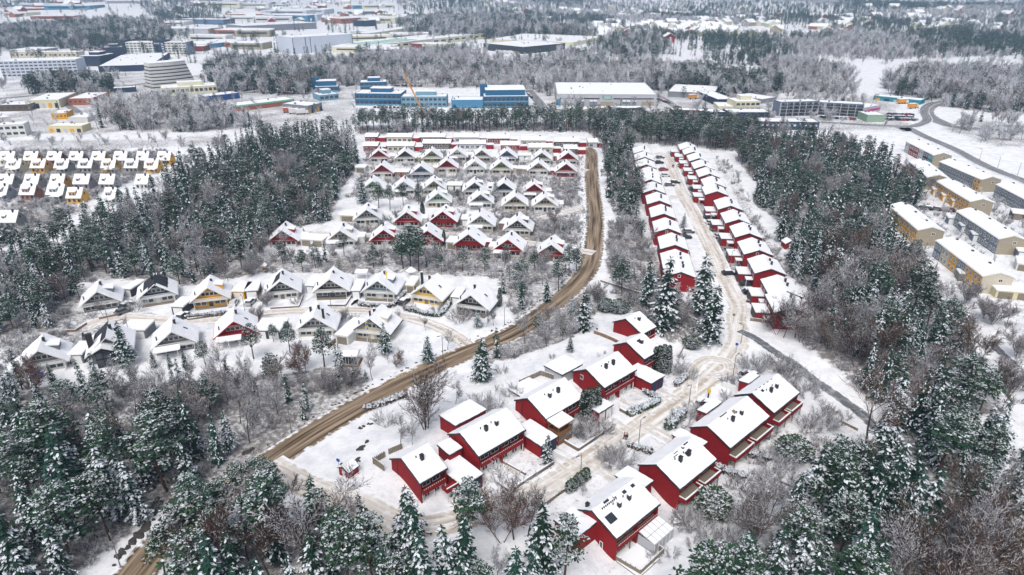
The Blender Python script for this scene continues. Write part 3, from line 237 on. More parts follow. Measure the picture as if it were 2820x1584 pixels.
FARZONES=[['dark',1.2,(0.25,0.75),9,13,[[-235.4,389.7],[-255.9,435.8],[-233.4,459.8],[-178.1,425.3],[-150.9,403.3],[-162.3,384.3],[-220.2,384.3]]],['pines',2.0,(0.85,0.15),10,14,[[-357.6,517.8],[-383.8,568.3],[-355.0,579.5],[-319.7,568.3],[-299.5,527.2],[-328.6,508.7]]],['spruce',1.6,(0.75,0.25),10,15,[[-260.2,603.3],[-285.1,703.0],[-220.5,671.5],[-175.5,642.5],[-141.6,547.1],[-158.2,508.7],[-199.4,527.2],[-223.3,527.2]]],['mid',1.1,(0.2,0.8),7,12,[[-155.7,499.9],[-149.9,568.3],[-211.5,719.9],[-112.8,703.0],[-33.7,686.9],[41.1,656.7],[134.9,686.9],[182.7,527.2],[191.2,508.7],[91.6,517.8],[21.0,514.1],[-27.2,547.1],[-90.6,557.5],[-154.6,561.8]]],['midspruce',0.7,(0.9,0.1),9,13,[[-201.2,656.7],[-152.0,703.0],[-31.6,642.5],[42.0,671.5],[138.7,686.9],[124.1,628.9],[4.1,603.3],[-134.1,615.9]]],['spruce2',1.9,(0.9,0.1),10,15,[[105.7,547.1],[145.2,628.9],[203.5,591.2],[200.6,527.2],[178.5,514.1],[121.0,517.8]]],['rightwood',1.3,(0.5,0.5),9,14,[[293.2,557.5],[364.0,642.5],[453.3,615.9],[345.4,425.3],[309.3,445.4],[278.5,483.1],[279.5,517.8]]],['rightbare',0.45,(0.08,0.92),6,10,[[244.3,389.7],[276.9,425.3],[306.5,412.8],[278.8,350.0],[248.1,350.0]]],['applegarden',0.7,(0.15,0.85),4,8,[[197.3,517.8],[250.1,517.8],[236.3,475.1],[194.7,479.9]]],['midright',1.0,(0.3,0.7),7,12,[[256.9,756.0],[292.0,686.9],[309.1,656.7],[253.1,517.8],[223.7,517.8],[197.7,527.2]]],['hillleft',0.7,(0.75,0.25),10,15,[[-640.3,834.7],[-756.3,1073.4],[-669.2,1245.1],[-516.5,1114.8],[-402.6,839.3],[-493.2,860.8],[-595.0,835.9]]],['hillmid',0.55,(0.7,0.3),10,15,[[-158.5,1002.6],[-156.1,1531.9],[9.5,1464.1],[120.4,1036.0],[182.5,942.6],[116.7,1003.3],[6.8,1037.5],[-100.4,972.1]]],['hillmid2',0.6,(0.8,0.2),10,15,[[91.5,863.4],[177.0,1034.5],[192.9,942.5],[181.6,795.7],[114.2,756.0]]],['estate trees',0.07,(0.3,0.7),4,9,[[-493.5,686.9],[-131.5,603.3],[-89.9,401.0],[-155.3,389.7],[-283.5,379.1]]],['estate trees right',0.1,(0.3,0.7),4,9,[[17.9,508.7],[277.8,508.7],[228.5,389.7],[14.4,401.0]]],['orchard',0.25,(0.0,1),3,6,[[-280.0,373.9],[-186.4,368.9],[-153.3,384.3],[-155.4,345.6],[-258.9,343.0]]]]
CLEARINGS=[[[-1140.2,2918.3],[-327.4,2117.9],[-197.3,1256.5],[-424.8,1165.2],[-537.0,1359.1]],[[-1374.4,1979.4],[-879.3,1708.3],[-607.1,1262.5],[-768.8,1242.0],[-778.6,1106.3]],[[182.5,942.6],[259.2,1000.3],[228.3,839.7],[156.1,756.0]],[[241.7,642.5],[324.0,756.0],[395.4,756.0],[295.3,568.3],[247.2,517.8],[240.9,568.3]],[[399.6,756.0],[566.8,794.4],[483.0,671.5],[356.9,656.7]],[[156.4,1356.7],[382.9,1323.2],[514.2,1160.3],[415.7,994.0],[233.3,1032.6]],[[174.3,379.1],[218.3,379.1],[201.3,354.6],[174.3,368.9]],[[221.0,345.6],[282.5,341.2],[230.1,271.2]],[[-625.5,880.7],[-567.3,986.2],[-490.1,838.1],[-516.0,719.9]],[[-605.3,1253.2],[142.5,1232.8],[193.6,1002.0],[163.3,839.7],[-130.2,817.1],[-433.7,885.8]],[[-765.9,874.7],[-190.1,888.5],[-87.6,389.7],[-358.5,389.7]]]
TOWN=[[245.5,1074.0,'red'],[252.9,1049.4,'tan'],[361.0,1284.6,'brick'],[307.9,1206.5,'white'],[347.1,1251.3,'brick'],[317.1,1165.2,'white'],[282.7,1294.2,'cream'],[233.5,1235.7,'red'],[313.1,1236.4,'red'],[143.4,1112.2,'brick'],[180.7,1308.0,'red'],[125.4,1071.7,'cream'],[325.1,1192.3,'cream'],[232.8,1090.8,'cream'],[152.6,1022.9,'cream'],[301.2,1034.9,'paleyellow'],[140.1,1171.1,'cream'],[194.4,1191.1,'red'],[290.3,1297.8,'tan'],[308.5,1271.5,'paleyellow'],[299.8,1138.1,'paleyellow'],[171.7,1151.1,'cream'],[129.4,1021.8,'white'],[335.6,1170.6,'brick'],[127.5,1068.0,'paleyellow'],[193.8,1052.1,'brick'],[154.4,1245.4,'cream'],[167.4,1221.7,'red'],[335.2,1174.6,'paleyellow'],[332.6,1204.1,'brick'],[146.1,1077.3,'red'],[218.1,1199.9,'brick'],[359.4,1259.3,'paleyellow'],[244.9,1176.7,'cream'],[183.5,1032.6,'white'],[145.1,1093.7,'paleyellow'],[188.3,1277.9,'cream'],[291.8,1188.7,'brick'],[186.2,1289.3,'white'],[246.6,1163.8,'cream'],[293.4,1178.1,'paleyellow'],[229.7,1160.7,'white'],[320.5,1095.1,'red'],[216.1,1051.8,'cream'],[326.3,1113.8,'cream'],[244.5,1062.7,'white'],[172.5,1180.7,'white'],[318.9,1191.1,'brick'],[310.7,1100.3,'cream'],[333.5,1143.1,'brick'],[284.5,1186.8,'paleyellow'],[196.6,1169.0,'cream'],[144.5,1058.7,'white'],[317.6,1098.1,'brick'],[333.5,1227.8,'brick'],[176.5,1067.5,'red'],[262.5,1275.9,'red'],[277.4,1083.8,'tan'],[146.8,1204.6,'white'],[290.4,1197.8,'brick'],[281.9,1056.4,'tan'],[293.5,1068.0,'tan'],[267.5,1103.6,'brick'],[490.5,1431.5,'tan'],[373.8,1399.4,'white'],[415.4,1114.1,'paleyellow'],[361.3,1351.6,'red'],[329.4,1074.0,'cream'],[501.3,1154.2,'paleyellow'],[563.7,1232.1,'white'],[646.6,1398.4,'paleyellow'],[566.9,1254.1,'tan'],[252.0,1177.5,'brick'],[271.6,1130.6,'white'],[359.6,1067.2,'paleyellow'],[411.3,1123.2,'tan'],[282.2,1051.2,'cream'],[303.9,1287.8,'tan'],[276.3,1138.7,'cream'],[568.2,1556.7,'brick'],[653.7,1414.7,'cream'],[237.9,1063.3,'brick'],[396.4,1624.0,'brick'],[340.2,1173.8,'white'],[509.8,1437.7,'paleyellow'],[251.6,1312.2,'paleyellow'],[468.3,1085.8,'tan'],[556.9,1319.6,'white'],[477.4,1389.0,'paleyellow'],[465.2,1358.0,'white'],[367.4,1347.2,'cream'],[344.2,1112.8,'tan'],[432.7,1268.3,'cream'],[434.4,1214.9,'cream'],[547.9,1188.0,'paleyellow'],[490.6,1166.3,'brick'],[271.5,1223.8,'white'],[466.8,1369.4,'white'],[382.1,1291.4,'cream'],[414.7,1261.5,'tan'],[317.1,1061.2,'cream'],[505.8,1419.9,'paleyellow'],[428.6,1301.8,'paleyellow'],[610.5,1347.0,'paleyellow'],[376.0,1632.9,'tan'],[467.1,1282.5,'paleyellow'],[308.6,1527.9,'brick'],[243.0,1242.9,'paleyellow'],[328.6,1267.3,'white'],[367.6,1417.9,'cream'],[-388.3,1753.4,'brick'],[-406.7,1633.9,'tan'],[-272.2,1439.5,'white'],[-872.1,2247.0,'paleyellow'],[-455.5,1711.0,'paleyellow'],[-444.6,2034.8,'paleyellow'],[-446.5,1446.6,'white'],[-875.8,2432.4,'white'],[-393.3,1372.1,'tan'],[-590.7,2251.3,'red'],[-320.3,1587.5,'tan'],[-352.2,1561.6,'brick'],[-277.9,1461.7,'brick'],[-421.4,1396.8,'cream'],[-287.5,1599.8,'red'],[-514.4,1355.5,'tan'],[-332.0,1592.3,'tan'],[-295.7,1415.6,'cream'],[-509.2,1433.9,'brick'],[-258.5,1593.2,'brick'],[-369.8,1449.0,'white'],[-386.2,1765.5,'white'],[-319.3,1552.4,'white'],[-504.4,1605.5,'white'],[-241.1,1540.7,'white'],[-833.2,2297.1,'white'],[-332.3,1376.9,'tan'],[-249.8,1373.7,'tan'],[-307.2,1760.0,'white'],[-487.0,1388.2,'white'],[-523.4,2142.5,'white'],[-354.9,1495.7,'paleyellow'],[-552.2,1452.0,'tan'],[-453.8,1516.1,'white'],[-495.7,1707.4,'white'],[-468.1,1691.5,'tan'],[-700.9,2312.7,'tan'],[-492.5,1520.9,'tan'],[-379.7,1382.6,'white'],[-474.9,1812.7,'white'],[-465.4,1778.7,'red'],[-432.7,1318.8,'red'],[-544.2,1613.0,'tan'],[-667.5,2225.9,'white'],[-473.0,1998.4,'tan'],[-518.2,1339.9,'white'],[-451.4,1794.4,'brick'],[-477.1,1711.4,'red'],[-424.2,1585.4,'brick'],[-846.3,2230.7,'brick'],[-791.9,1623.8,'white'],[-921.2,1371.7,'brick'],[-991.3,2225.9,'white'],[-717.7,1231.8,'paleyellow'],[-977.8,1644.9,'paleyellow'],[-685.9,1511.9,'tan'],[-598.3,1347.3,'red'],[-613.8,1213.5,'paleyellow'],[-919.7,1707.4,'white'],[-1339.5,2133.2,'white'],[-1218.2,1838.6,'cream'],[-978.2,1539.6,'brick'],[-852.7,1725.4,'brick'],[-662.7,1195.5,'white'],[-775.0,1865.1,'brick'],[-1476.4,2228.8,'cream'],[-952.4,1410.8,'red'],[-978.0,2288.3,'paleyellow'],[-959.2,1446.7,'red'],[-1010.1,1665.6,'brick'],[-695.3,1642.7,'red'],[-715.2,1222.0,'tan'],[-1365.7,1986.0,'red'],[-975.6,2392.8,'tan'],[-938.0,1572.9,'cream'],[-791.9,1674.6,'cream'],[-833.3,1739.9,'tan'],[-1345.0,2006.5,'tan'],[-929.9,1593.4,'brick'],[-1237.4,2121.8,'tan'],[657.2,1172.9,'cream'],[688.6,1124.6,'tan'],[701.8,1178.7,'paleyellow'],[638.3,1444.2,'red'],[762.3,1247.8,'white'],[648.9,1116.0,'white'],[660.4,1127.9,'tan'],[529.3,1147.6,'brick'],[597.5,1285.4,'tan'],[701.6,1400.2,'brick'],[753.0,1185.3,'red'],[708.2,1304.0,'white'],[739.6,1114.9,'cream'],[616.7,1266.6,'brick'],[661.5,1355.6,'paleyellow'],[752.5,1179.8,'cream'],[680.8,1147.2,'cream'],[744.5,1244.7,'paleyellow'],[691.4,1225.8,'brick'],[751.3,1315.7,'white'],[772.2,1153.4,'brick'],[737.0,1103.7,'white'],[629.9,1339.7,'white'],[771.8,1213.5,'brick'],[-71.7,1933.5,'white'],[37.4,1641.7,'red'],[10.6,1630.0,'cream'],[-77.6,1515.2,'cream'],[-249.2,1821.5,'paleyellow'],[292.6,1638.0,'white'],[6.3,1841.5,'red'],[247.3,1839.5,'paleyellow'],[152.2,1656.7,'white'],[-276.8,1920.6,'tan'],[142.8,1543.0,'tan'],[-214.5,1561.1,'white'],[243.3,1610.0,'cream'],[-65.4,1925.3,'cream'],[-82.4,1463.5,'paleyellow'],[-212.8,1492.4,'tan'],[75.6,1379.7,'white'],[356.1,1684.4,'brick'],[269.9,1586.8,'white'],[-225.7,1513.4,'cream'],[-34.4,1863.6,'white'],[-134.2,1431.2,'cream'],[196.0,1652.7,'white'],[126.3,1717.2,'cream'],[20.3,1542.2,'red'],[12.5,1832.4,'brick'],[291.6,1534.2,'brick'],[-178.0,1974.6,'tan'],[311.7,1572.3,'brick'],[148.6,2140.7,'red'],[291.2,1753.4,'cream'],[418.4,1965.2,'white'],[-97.5,1467.1,'paleyellow'],[-13.4,1897.3,'paleyellow'],[240.9,1558.1,'white'],[618.8,1462.1,'cream'],[632.4,1479.5,'red'],[886.1,1301.9,'red'],[421.8,1399.0,'paleyellow'],[516.6,1539.0,'brick'],[973.0,2257.7,'brick'],[467.8,1475.2,'cream'],[862.8,1429.0,'brick'],[790.6,1417.7,'white'],[543.5,1738.8,'tan'],[394.0,1406.1,'white'],[775.6,1458.0,'white'],[984.0,2432.8,'paleyellow'],[798.5,1641.1,'white'],[1089.1,1931.7,'red'],[900.5,1470.3,'tan'],[987.2,1964.1,'cream'],[1106.6,1836.2,'white'],[441.0,1547.3,'cream'],[948.0,2423.7,'white'],[890.2,1499.4,'red'],[853.3,1450.2,'paleyellow'],[1437.3,2144.4,'tan'],[938.4,2531.5,'white'],[749.6,1356.1,'paleyellow'],[823.0,1471.1,'tan'],[829.3,1580.8,'brick'],[710.4,1451.4,'cream'],[613.7,1470.9,'brick'],[1017.1,2335.9,'brick']]
FARHALLS=[[-454.0,1426.8,77.3,31.6,7.7,-5.4,'palegrey'],[-543.8,1401.6,77.7,46.1,6.5,11.6,'brick'],[-473.0,1390.1,94.0,27.0,8.8,-12.7,'steel'],[-377.8,1750.4,54.1,52.0,8.3,11.4,'steel'],[-488.2,1590.1,86.2,58.6,6.2,-6.6,'palegrey'],[-845.3,2315.6,77.7,68.7,7.4,-9.5,'brick'],[-734.0,2228.2,149.5,55.1,5.3,13.6,'white'],[-277.5,1389.1,60.7,49.6,7.6,12.8,'brick'],[-287.7,1566.3,106.0,55.6,5.0,5.2,'cream'],[-639.0,1638.8,96.0,32.8,8.0,7.1,'white'],[-322.7,1394.7,105.5,43.2,8.9,-11.9,'cream'],[-356.5,1752.6,77.1,37.6,8.6,14.6,'cream'],[-466.4,1320.0,67.4,23.6,8.9,13.9,'white'],[-382.3,1606.9,122.0,60.6,5.3,7.8,'midgrey'],[-554.5,1343.3,104.4,45.2,5.8,-4.7,'white'],[-516.4,1518.6,95.1,52.3,7.3,-6.1,'palegrey'],[-949.0,2211.9,109.3,49.6,8.9,-6.9,'cream'],[-864.0,1315.2,72.9,35.4,5.7,10.3,'brick'],[-1041.3,1557.0,106.4,27.8,8.1,-4.2,'lightgrey'],[-1018.8,1477.2,111.7,53.3,5.3,14.1,'brick'],[-705.9,1674.1,86.0,32.8,6.1,13.6,'tan'],[-894.4,1624.0,77.0,55.6,6.7,2.8,'lightgrey'],[-945.9,1491.0,95.3,52.1,8.3,-2.0,'steel'],[-956.4,1380.2,49.8,34.4,6.2,-9.3,'cream'],[-680.0,1637.5,80.0,38.5,6.9,-6.4,'cream'],[-588.8,1225.6,38.8,39.6,5.1,-2.7,'white'],[-433.5,1061.4,73.4,40.4,7.4,-10.9,'brick'],[-430.8,963.1,56.6,17.4,8.2,-12.4,'white'],[-227.7,967.4,64.4,20.3,7.1,14.2,'cream'],[-395.9,1037.4,49.5,25.1,8.6,1.4,'tan'],[-169.9,1006.8,56.6,23.5,7.2,6.9,'white'],[-355.0,891.1,27.5,16.3,5.8,-8.0,'brick'],[-236.6,1063.7,56.2,19.8,6.5,-4.6,'lightgrey'],[-281.7,948.4,31.2,19.3,8.6,2.1,'midgrey'],[-207.3,830.3,67.7,34.8,6.2,-10.0,'cream'],[-405.4,878.4,34.5,27.8,5.4,0.4,'palegrey'],[-338.5,867.3,40.8,25.4,7.3,-8.8,'tan'],[-548.0,785.6,30.3,32.8,6.5,-4.8,'midgrey'],[-453.1,864.8,30.6,20.8,5.1,-7.4,'white'],[-398.7,851.4,36.9,32.7,6.8,11.9,'white'],[5.7,1171.7,85.4,29.6,5.5,-1.3,'tan'],[30.7,1146.6,33.3,30.3,6.7,0.9,'tan'],[12.6,1279.6,96.3,25.7,5.3,5.5,'cream'],[-161.4,780.4,38.7,26.0,7.2,10.2,'midgrey'],[-149.0,777.0,36.6,21.7,5.0,7.7,'tan'],[-103.7,833.1,34.7,21.0,8.8,-8.8,'cream']]
CARS=[[52.1,128.2,130,'navycar','dark blue estate car beside the last right duplex'],[39.7,116.8,135,'brown','brown car parked in the driveway right of the street'],[-102.3,163.1,70,'ncar','black car parked between the grey and navy houses'],[-101.4,159.5,60,'greycar','grey hatchback by the grey lane end house'],[-84.7,156.7,80,'greycar','grey car in front of the white garage'],[-74.4,164.5,95,'white','white snowy car beside the orange yellow house'],[-70.1,165.0,85,'silver','silver car in front of the brown garage door'],[-28.9,165.3,70,'ncar','black people carrier between blue grey and yellow houses'],[68.5,303.0,10,'redcar','red car parked beside the upper village street'],[69.0,315.8,10,'ncar','dark car near the top of the left row'],[66.0,278.1,0,'greycar','grey car by the left row gardens'],[69.2,282.2,0,'ncar','dark car standing on the left street edge'],[75.9,280.8,0,'navycar','dark blue car right of the upper street'],[60.4,220.7,0,'greycar','grey car beside the small street spruce'],[71.5,235.9,0,'ncar','dark car on a right row driveway'],[66.7,177.0,0,'ncar','black car in the lowest right row driveway'],[78.0,309.7,0,'white','white snowy car near the top of the right row'],[73.1,262.4,0,'white','snow covered car left of the right row hedges'],[141.6,251.5,150,'ncar','dark car beside the orange terrace end'],[143.2,251.0,150,'maroon','dark red car beside the orange terrace end'],[154.2,246.4,150,'greycar','grey car,leftmost in the snowy terrace yard'],[156.1,246.4,150,'ncar','black car,second in the snowy terrace yard'],[159.1,245.6,150,'greycar','grey green car in the middle of the terrace yard'],[161.8,244.5,150,'redcar','red car in the snowy terrace yard'],[163.4,244.0,150,'ncar','black car right of the red terrace car'],[191.8,314.8,150,'brown','brown car under the beige terrace'],[195.2,314.3,150,'ncar','black car under the beige terrace'],[198.5,313.8,150,'ncar','black car nearest the blue yellow terrace'],[27.1,271.6,5,'silver','silver car in the open yard beside the main road'],[-45.4,321.7,80,'silver','silver car by the dark grey eighth row house'],[6.7,318.8,85,'white','white van by the eighth row garage'],[-57.2,318.2,85,'greycar','grey car by the red eighth row house'],[-21.1,322.7,80,'greycar','grey car by the white eighth row house'],[78.5,299.6,5,'white',None],[74.5,271.9,5,'greycar',None],[73.8,260.4,5,'ncar',None],[70.7,229.7,5,'white',None],[70.4,222.7,5,'greycar',None],[69.8,215.9,5,'white',None],[65.9,171.6,5,'ncar',None],[71.5,326.0,5,'greycar',None],[67.3,292.8,5,'white',None],[58.1,215.2,5,'ncar',None],[79.2,292.8,5,'white',None],[63.9,184.7,5,'ncar',None]]
LOTS=[['snow topped car in the row left of the dark blue office',[[-132.7,567.9,'white'],[-131.6,568.2,'greycar'],[-129.3,568.7,'navycar'],[-128.2,568.9,'navycar'],[-127.1,569.2,'navycar'],[-124.9,569.7,'silver'],[-123.8,570.0,'silver']]],['snow topped car in the row behind the pale blue hall',[[-93.6,563.6,'greycar'],[-92.1,563.4,'ncar'],[-90.5,563.3,'ncar'],[-87.5,563.1,'ncar'],[-86.0,562.9,'ncar'],[-84.5,562.8,'ncar'],[-81.4,562.5,'greycar'],[-79.9,562.4,'redcar'],[-76.9,562.2,'greycar'],[-75.4,562.0,'white'],[-73.9,561.9,'greycar'],[-72.3,561.8,'ncar']]],['snow topped car along the right side of the blue block',[[10.1,533.8,'redcar'],[10.7,529.5,'greycar'],[11.3,525.3,'redcar'],[11.8,521.1,'ncar'],[12.4,517.0,'navycar'],[13.0,512.9,'ncar'],[13.5,508.9,'ncar'],[14.0,505.0,'ncar']]],['small car in front of the blue glazed office',[[-91.6,465.1,'ncar'],[-89.0,464.9,'navycar'],[-86.4,464.7,'greycar'],[-83.7,464.5,'redcar'],[-81.1,464.3,'ncar'],[-78.5,464.1,'navycar'],[-75.9,463.9,'navycar']]],['snow topped car in the lot behind the grey hall',[[179.7,552.5,'ncar'],[181.5,552.7,'navycar'],[183.4,553.0,'ncar'],[185.2,553.2,'white'],[187.0,553.5,'navycar'],[190.7,554.0,'silver'],[192.6,554.2,'greycar'],[194.4,554.5,'navycar'],[178.7,543.9,'white'],[180.9,544.3,'navycar'],[183.1,544.7,'ncar'],[185.3,545.2,'ncar'],[187.5,545.6,'ncar'],[191.9,546.5,'greycar'],[194.2,546.9,'navycar'],[196.4,547.4,'redcar'],[177.8,535.5,'white'],[180.3,536.1,'ncar'],[182.9,536.7,'redcar'],[185.4,537.4,'ncar'],[188.0,538.0,'silver'],[190.6,538.6,'navycar'],[193.1,539.2,'ncar'],[195.7,539.8,'navycar'],[198.3,540.4,'redcar'],[176.9,527.4,'ncar'],[179.7,528.2,'silver'],[182.6,529.0,'silver'],[185.5,529.7,'ncar'],[188.5,530.5,'white'],[194.3,532.1,'greycar'],[197.2,532.9,'greycar'],[200.2,533.6,'white']]],['snow topped car in the yard beside the green shed',[[230.0,422.6,'ncar'],[231.8,422.4,'greycar'],[235.2,421.9,'ncar'],[236.9,421.7,'redcar'],[238.7,421.5,'redcar'],[240.4,421.2,'ncar'],[243.8,420.8,'greycar'],[245.5,420.6,'white'],[234.5,430.8,'ncar'],[236.1,430.6,'white'],[237.6,430.3,'ncar'],[239.2,430.1,'greycar'],[240.8,429.8,'ncar'],[242.4,429.6,'navycar'],[245.5,429.1,'silver'],[247.1,428.9,'navycar'],[239.1,439.3,'ncar'],[241.9,438.8,'greycar'],[243.4,438.5,'silver'],[244.8,438.3,'greycar'],[246.2,438.0,'greycar'],[249.0,437.5,'redcar'],[250.5,437.3,'navycar'],[251.9,437.1,'ncar']]],['parked car in the dense lot behind the navy offices',[[-518.7,847.9,'redcar'],[-515.5,847.8,'white'],[-512.3,847.6,'silver'],[-509.2,847.5,'navycar'],[-502.8,847.1,'navycar'],[-499.6,847.0,'silver'],[-493.3,846.6,'silver'],[-490.1,846.5,'white'],[-487.0,846.3,'greycar'],[-483.8,846.1,'ncar'],[-480.6,846.0,'redcar'],[-477.5,845.8,'redcar'],[-520.9,861.7,'silver'],[-517.6,861.4,'white'],[-514.2,861.2,'redcar'],[-510.9,861.0,'ncar'],[-504.1,860.5,'redcar'],[-497.4,860.0,'navycar'],[-494.1,859.7,'ncar'],[-490.7,859.5,'redcar'],[-487.4,859.2,'ncar'],[-484.0,859.0,'navycar'],[-480.7,858.7,'ncar'],[-530.0,876.2,'white'],[-526.4,875.9,'navycar'],[-522.9,875.6,'ncar'],[-519.3,875.2,'ncar'],[-515.8,874.9,'ncar'],[-512.3,874.6,'redcar'],[-505.2,873.9,'redcar'],[-498.1,873.3,'ncar'],[-491.0,872.6,'redcar'],[-487.5,872.3,'greycar'],[-535.8,890.9,'ncar'],[-532.1,890.5,'silver'],[-524.6,889.6,'silver'],[-520.8,889.2,'silver'],[-517.1,888.8,'white'],[-509.6,888.0,'ncar'],[-505.9,887.5,'navycar'],[-502.2,887.1,'ncar'],[-498.5,886.7,'navycar'],[-494.7,886.3,'ncar'],[-491.0,885.9,'redcar'],[-487.3,885.4,'white'],[-541.8,905.9,'white'],[-537.8,905.4,'greycar'],[-533.9,904.8,'silver'],[-529.9,904.3,'white'],[-526.0,903.8,'greycar'],[-518.1,902.8,'redcar'],[-498.5,900.3,'white'],[-494.6,899.8,'redcar'],[-490.7,899.2,'redcar']]],['parked car in the lot left of the small blue office',[[-179.2,528.8,'ncar'],[-174.9,527.7,'ncar'],[-172.8,527.2,'redcar'],[-170.7,526.6,'navycar'],[-168.6,526.1,'redcar'],[-166.5,525.5,'redcar'],[-164.3,525.0,'ncar'],[-162.2,524.5,'navycar'],[-160.1,523.9,'greycar'],[-180.2,535.9,'silver'],[-174.5,535.0,'redcar'],[-170.8,534.5,'silver'],[-168.9,534.2,'greycar'],[-167.0,533.9,'ncar'],[-165.1,533.6,'ncar'],[-163.3,533.3,'redcar'],[-181.2,543.1,'ncar'],[-179.6,543.1,'ncar'],[-177.9,543.1,'navycar'],[-176.3,543.1,'redcar'],[-174.7,543.1,'white'],[-171.4,543.1,'greycar'],[-169.8,543.1,'white'],[-168.1,543.1,'greycar'],[-166.5,543.1,'silver']]],['car parked along the warehouse road',[[103.9,498.2,'ncar'],[104.9,493.4,'redcar'],[105.9,488.7,'redcar'],[106.8,484.1,'navycar'],[107.7,479.5,'greycar'],[108.7,475.0,'white'],[109.6,470.6,'white'],[110.4,466.3,'redcar'],[111.3,462.1,'ncar']]],['car parked before the balcony apartment block',[[192.5,429.4,'ncar'],[194.3,428.7,'greycar'],[196.2,428.0,'silver'],[199.8,426.5,'navycar'],[203.5,425.1,'ncar'],[205.3,424.5,'white'],[207.1,423.8,'redcar'],[208.9,423.1,'greycar']]]]
TRUCKS=[[-15.9,821.3,10,'white'],[-9.4,816.7,10,'white'],[-3.0,813.6,10,'white'],[3.4,805.9,10,'cream'],[-139.4,443.3,20,'white'],[-134.4,441.3,20,'white'],[129.1,500.7,20,'orange'],[265.8,462.7,20,'orange'],[268.3,481.3,10,'orange'],[70.5,876.6,10,'white'],[-144.2,447.3,10,'brick']]
LAMPS=[[23.9,105.1,5.1,'street lamp beside the walking couple'],[36.2,117.3,3.8,'street lamp left of the brown car'],[12.0,95.1,4.2,'street lamp behind the short thuja row'],[48.7,128.9,4.0,'street lamp beside the turning loop'],[54.7,143.0,3.6,'slim street lamp at the path junction'],[-47.5,161.1,3.8,'street lamp before the black A-frame house'],[-16.0,137.4,5.3,'street lamp at the lane mouth lawn'],[-1.9,152.5,4.7,'street lamp inside the road bend'],[-58.3,75.3,5.5,'street lamp on the lower left verge'],[-42.4,108.0,5.7,'street lamp by the main road woods'],[-53.9,95.2,2.6,'street lamp behind the roadside pines'],[-92.9,146.2,4.8,'street lamp on the lane loop island'],[-102.7,154.5,2.4,'street lamp before the grey lane end house'],[-69.4,158.9,2.7,'street lamp by the red house driveway'],[66.0,190.5,3.9,'street lamp beside the lower right row'],[224.0,323.1,3.3,'tall lamp beside the far highway'],[222.8,307.9,3.5,'second tall lamp beside the far highway'],[223.2,295.0,3.3,'tall lamp at the highway near the right edge']]
MISC={'couple1':[21.3,105.9],'couple2':[21.7,105.6],'walk1':[73.5,307.8],'walk2':[74.1,307.8],'flag1':[-33.5,165.8],'flag2':[-34.0,140.8],'gazebo':[-29.3,182.7],'frame':[-43.6,181.9],'green1':[-38.6,132.4],'green2':[-34.4,132.2],'shed':[-28.7,92.9],'trailer':[-39.9,86.7],'box1':[-73.4,186.6],'sign1':[52.1,138.5],'sign2':[-29.9,94.6],'post':[40.9,120.1],'crane':[-56.0,436.5],'barn':[207.8,952.9],'rshed':[89.4,205.2],'sign3':[55.9,153.6],'tramp':[52.2,96.4],'yellowp':[21.1,281.9],'table':[27.2,86.5],'gar3a':[-76.1,167.9],'gar3b':[-69.5,168.8],'cranetop':26.2}
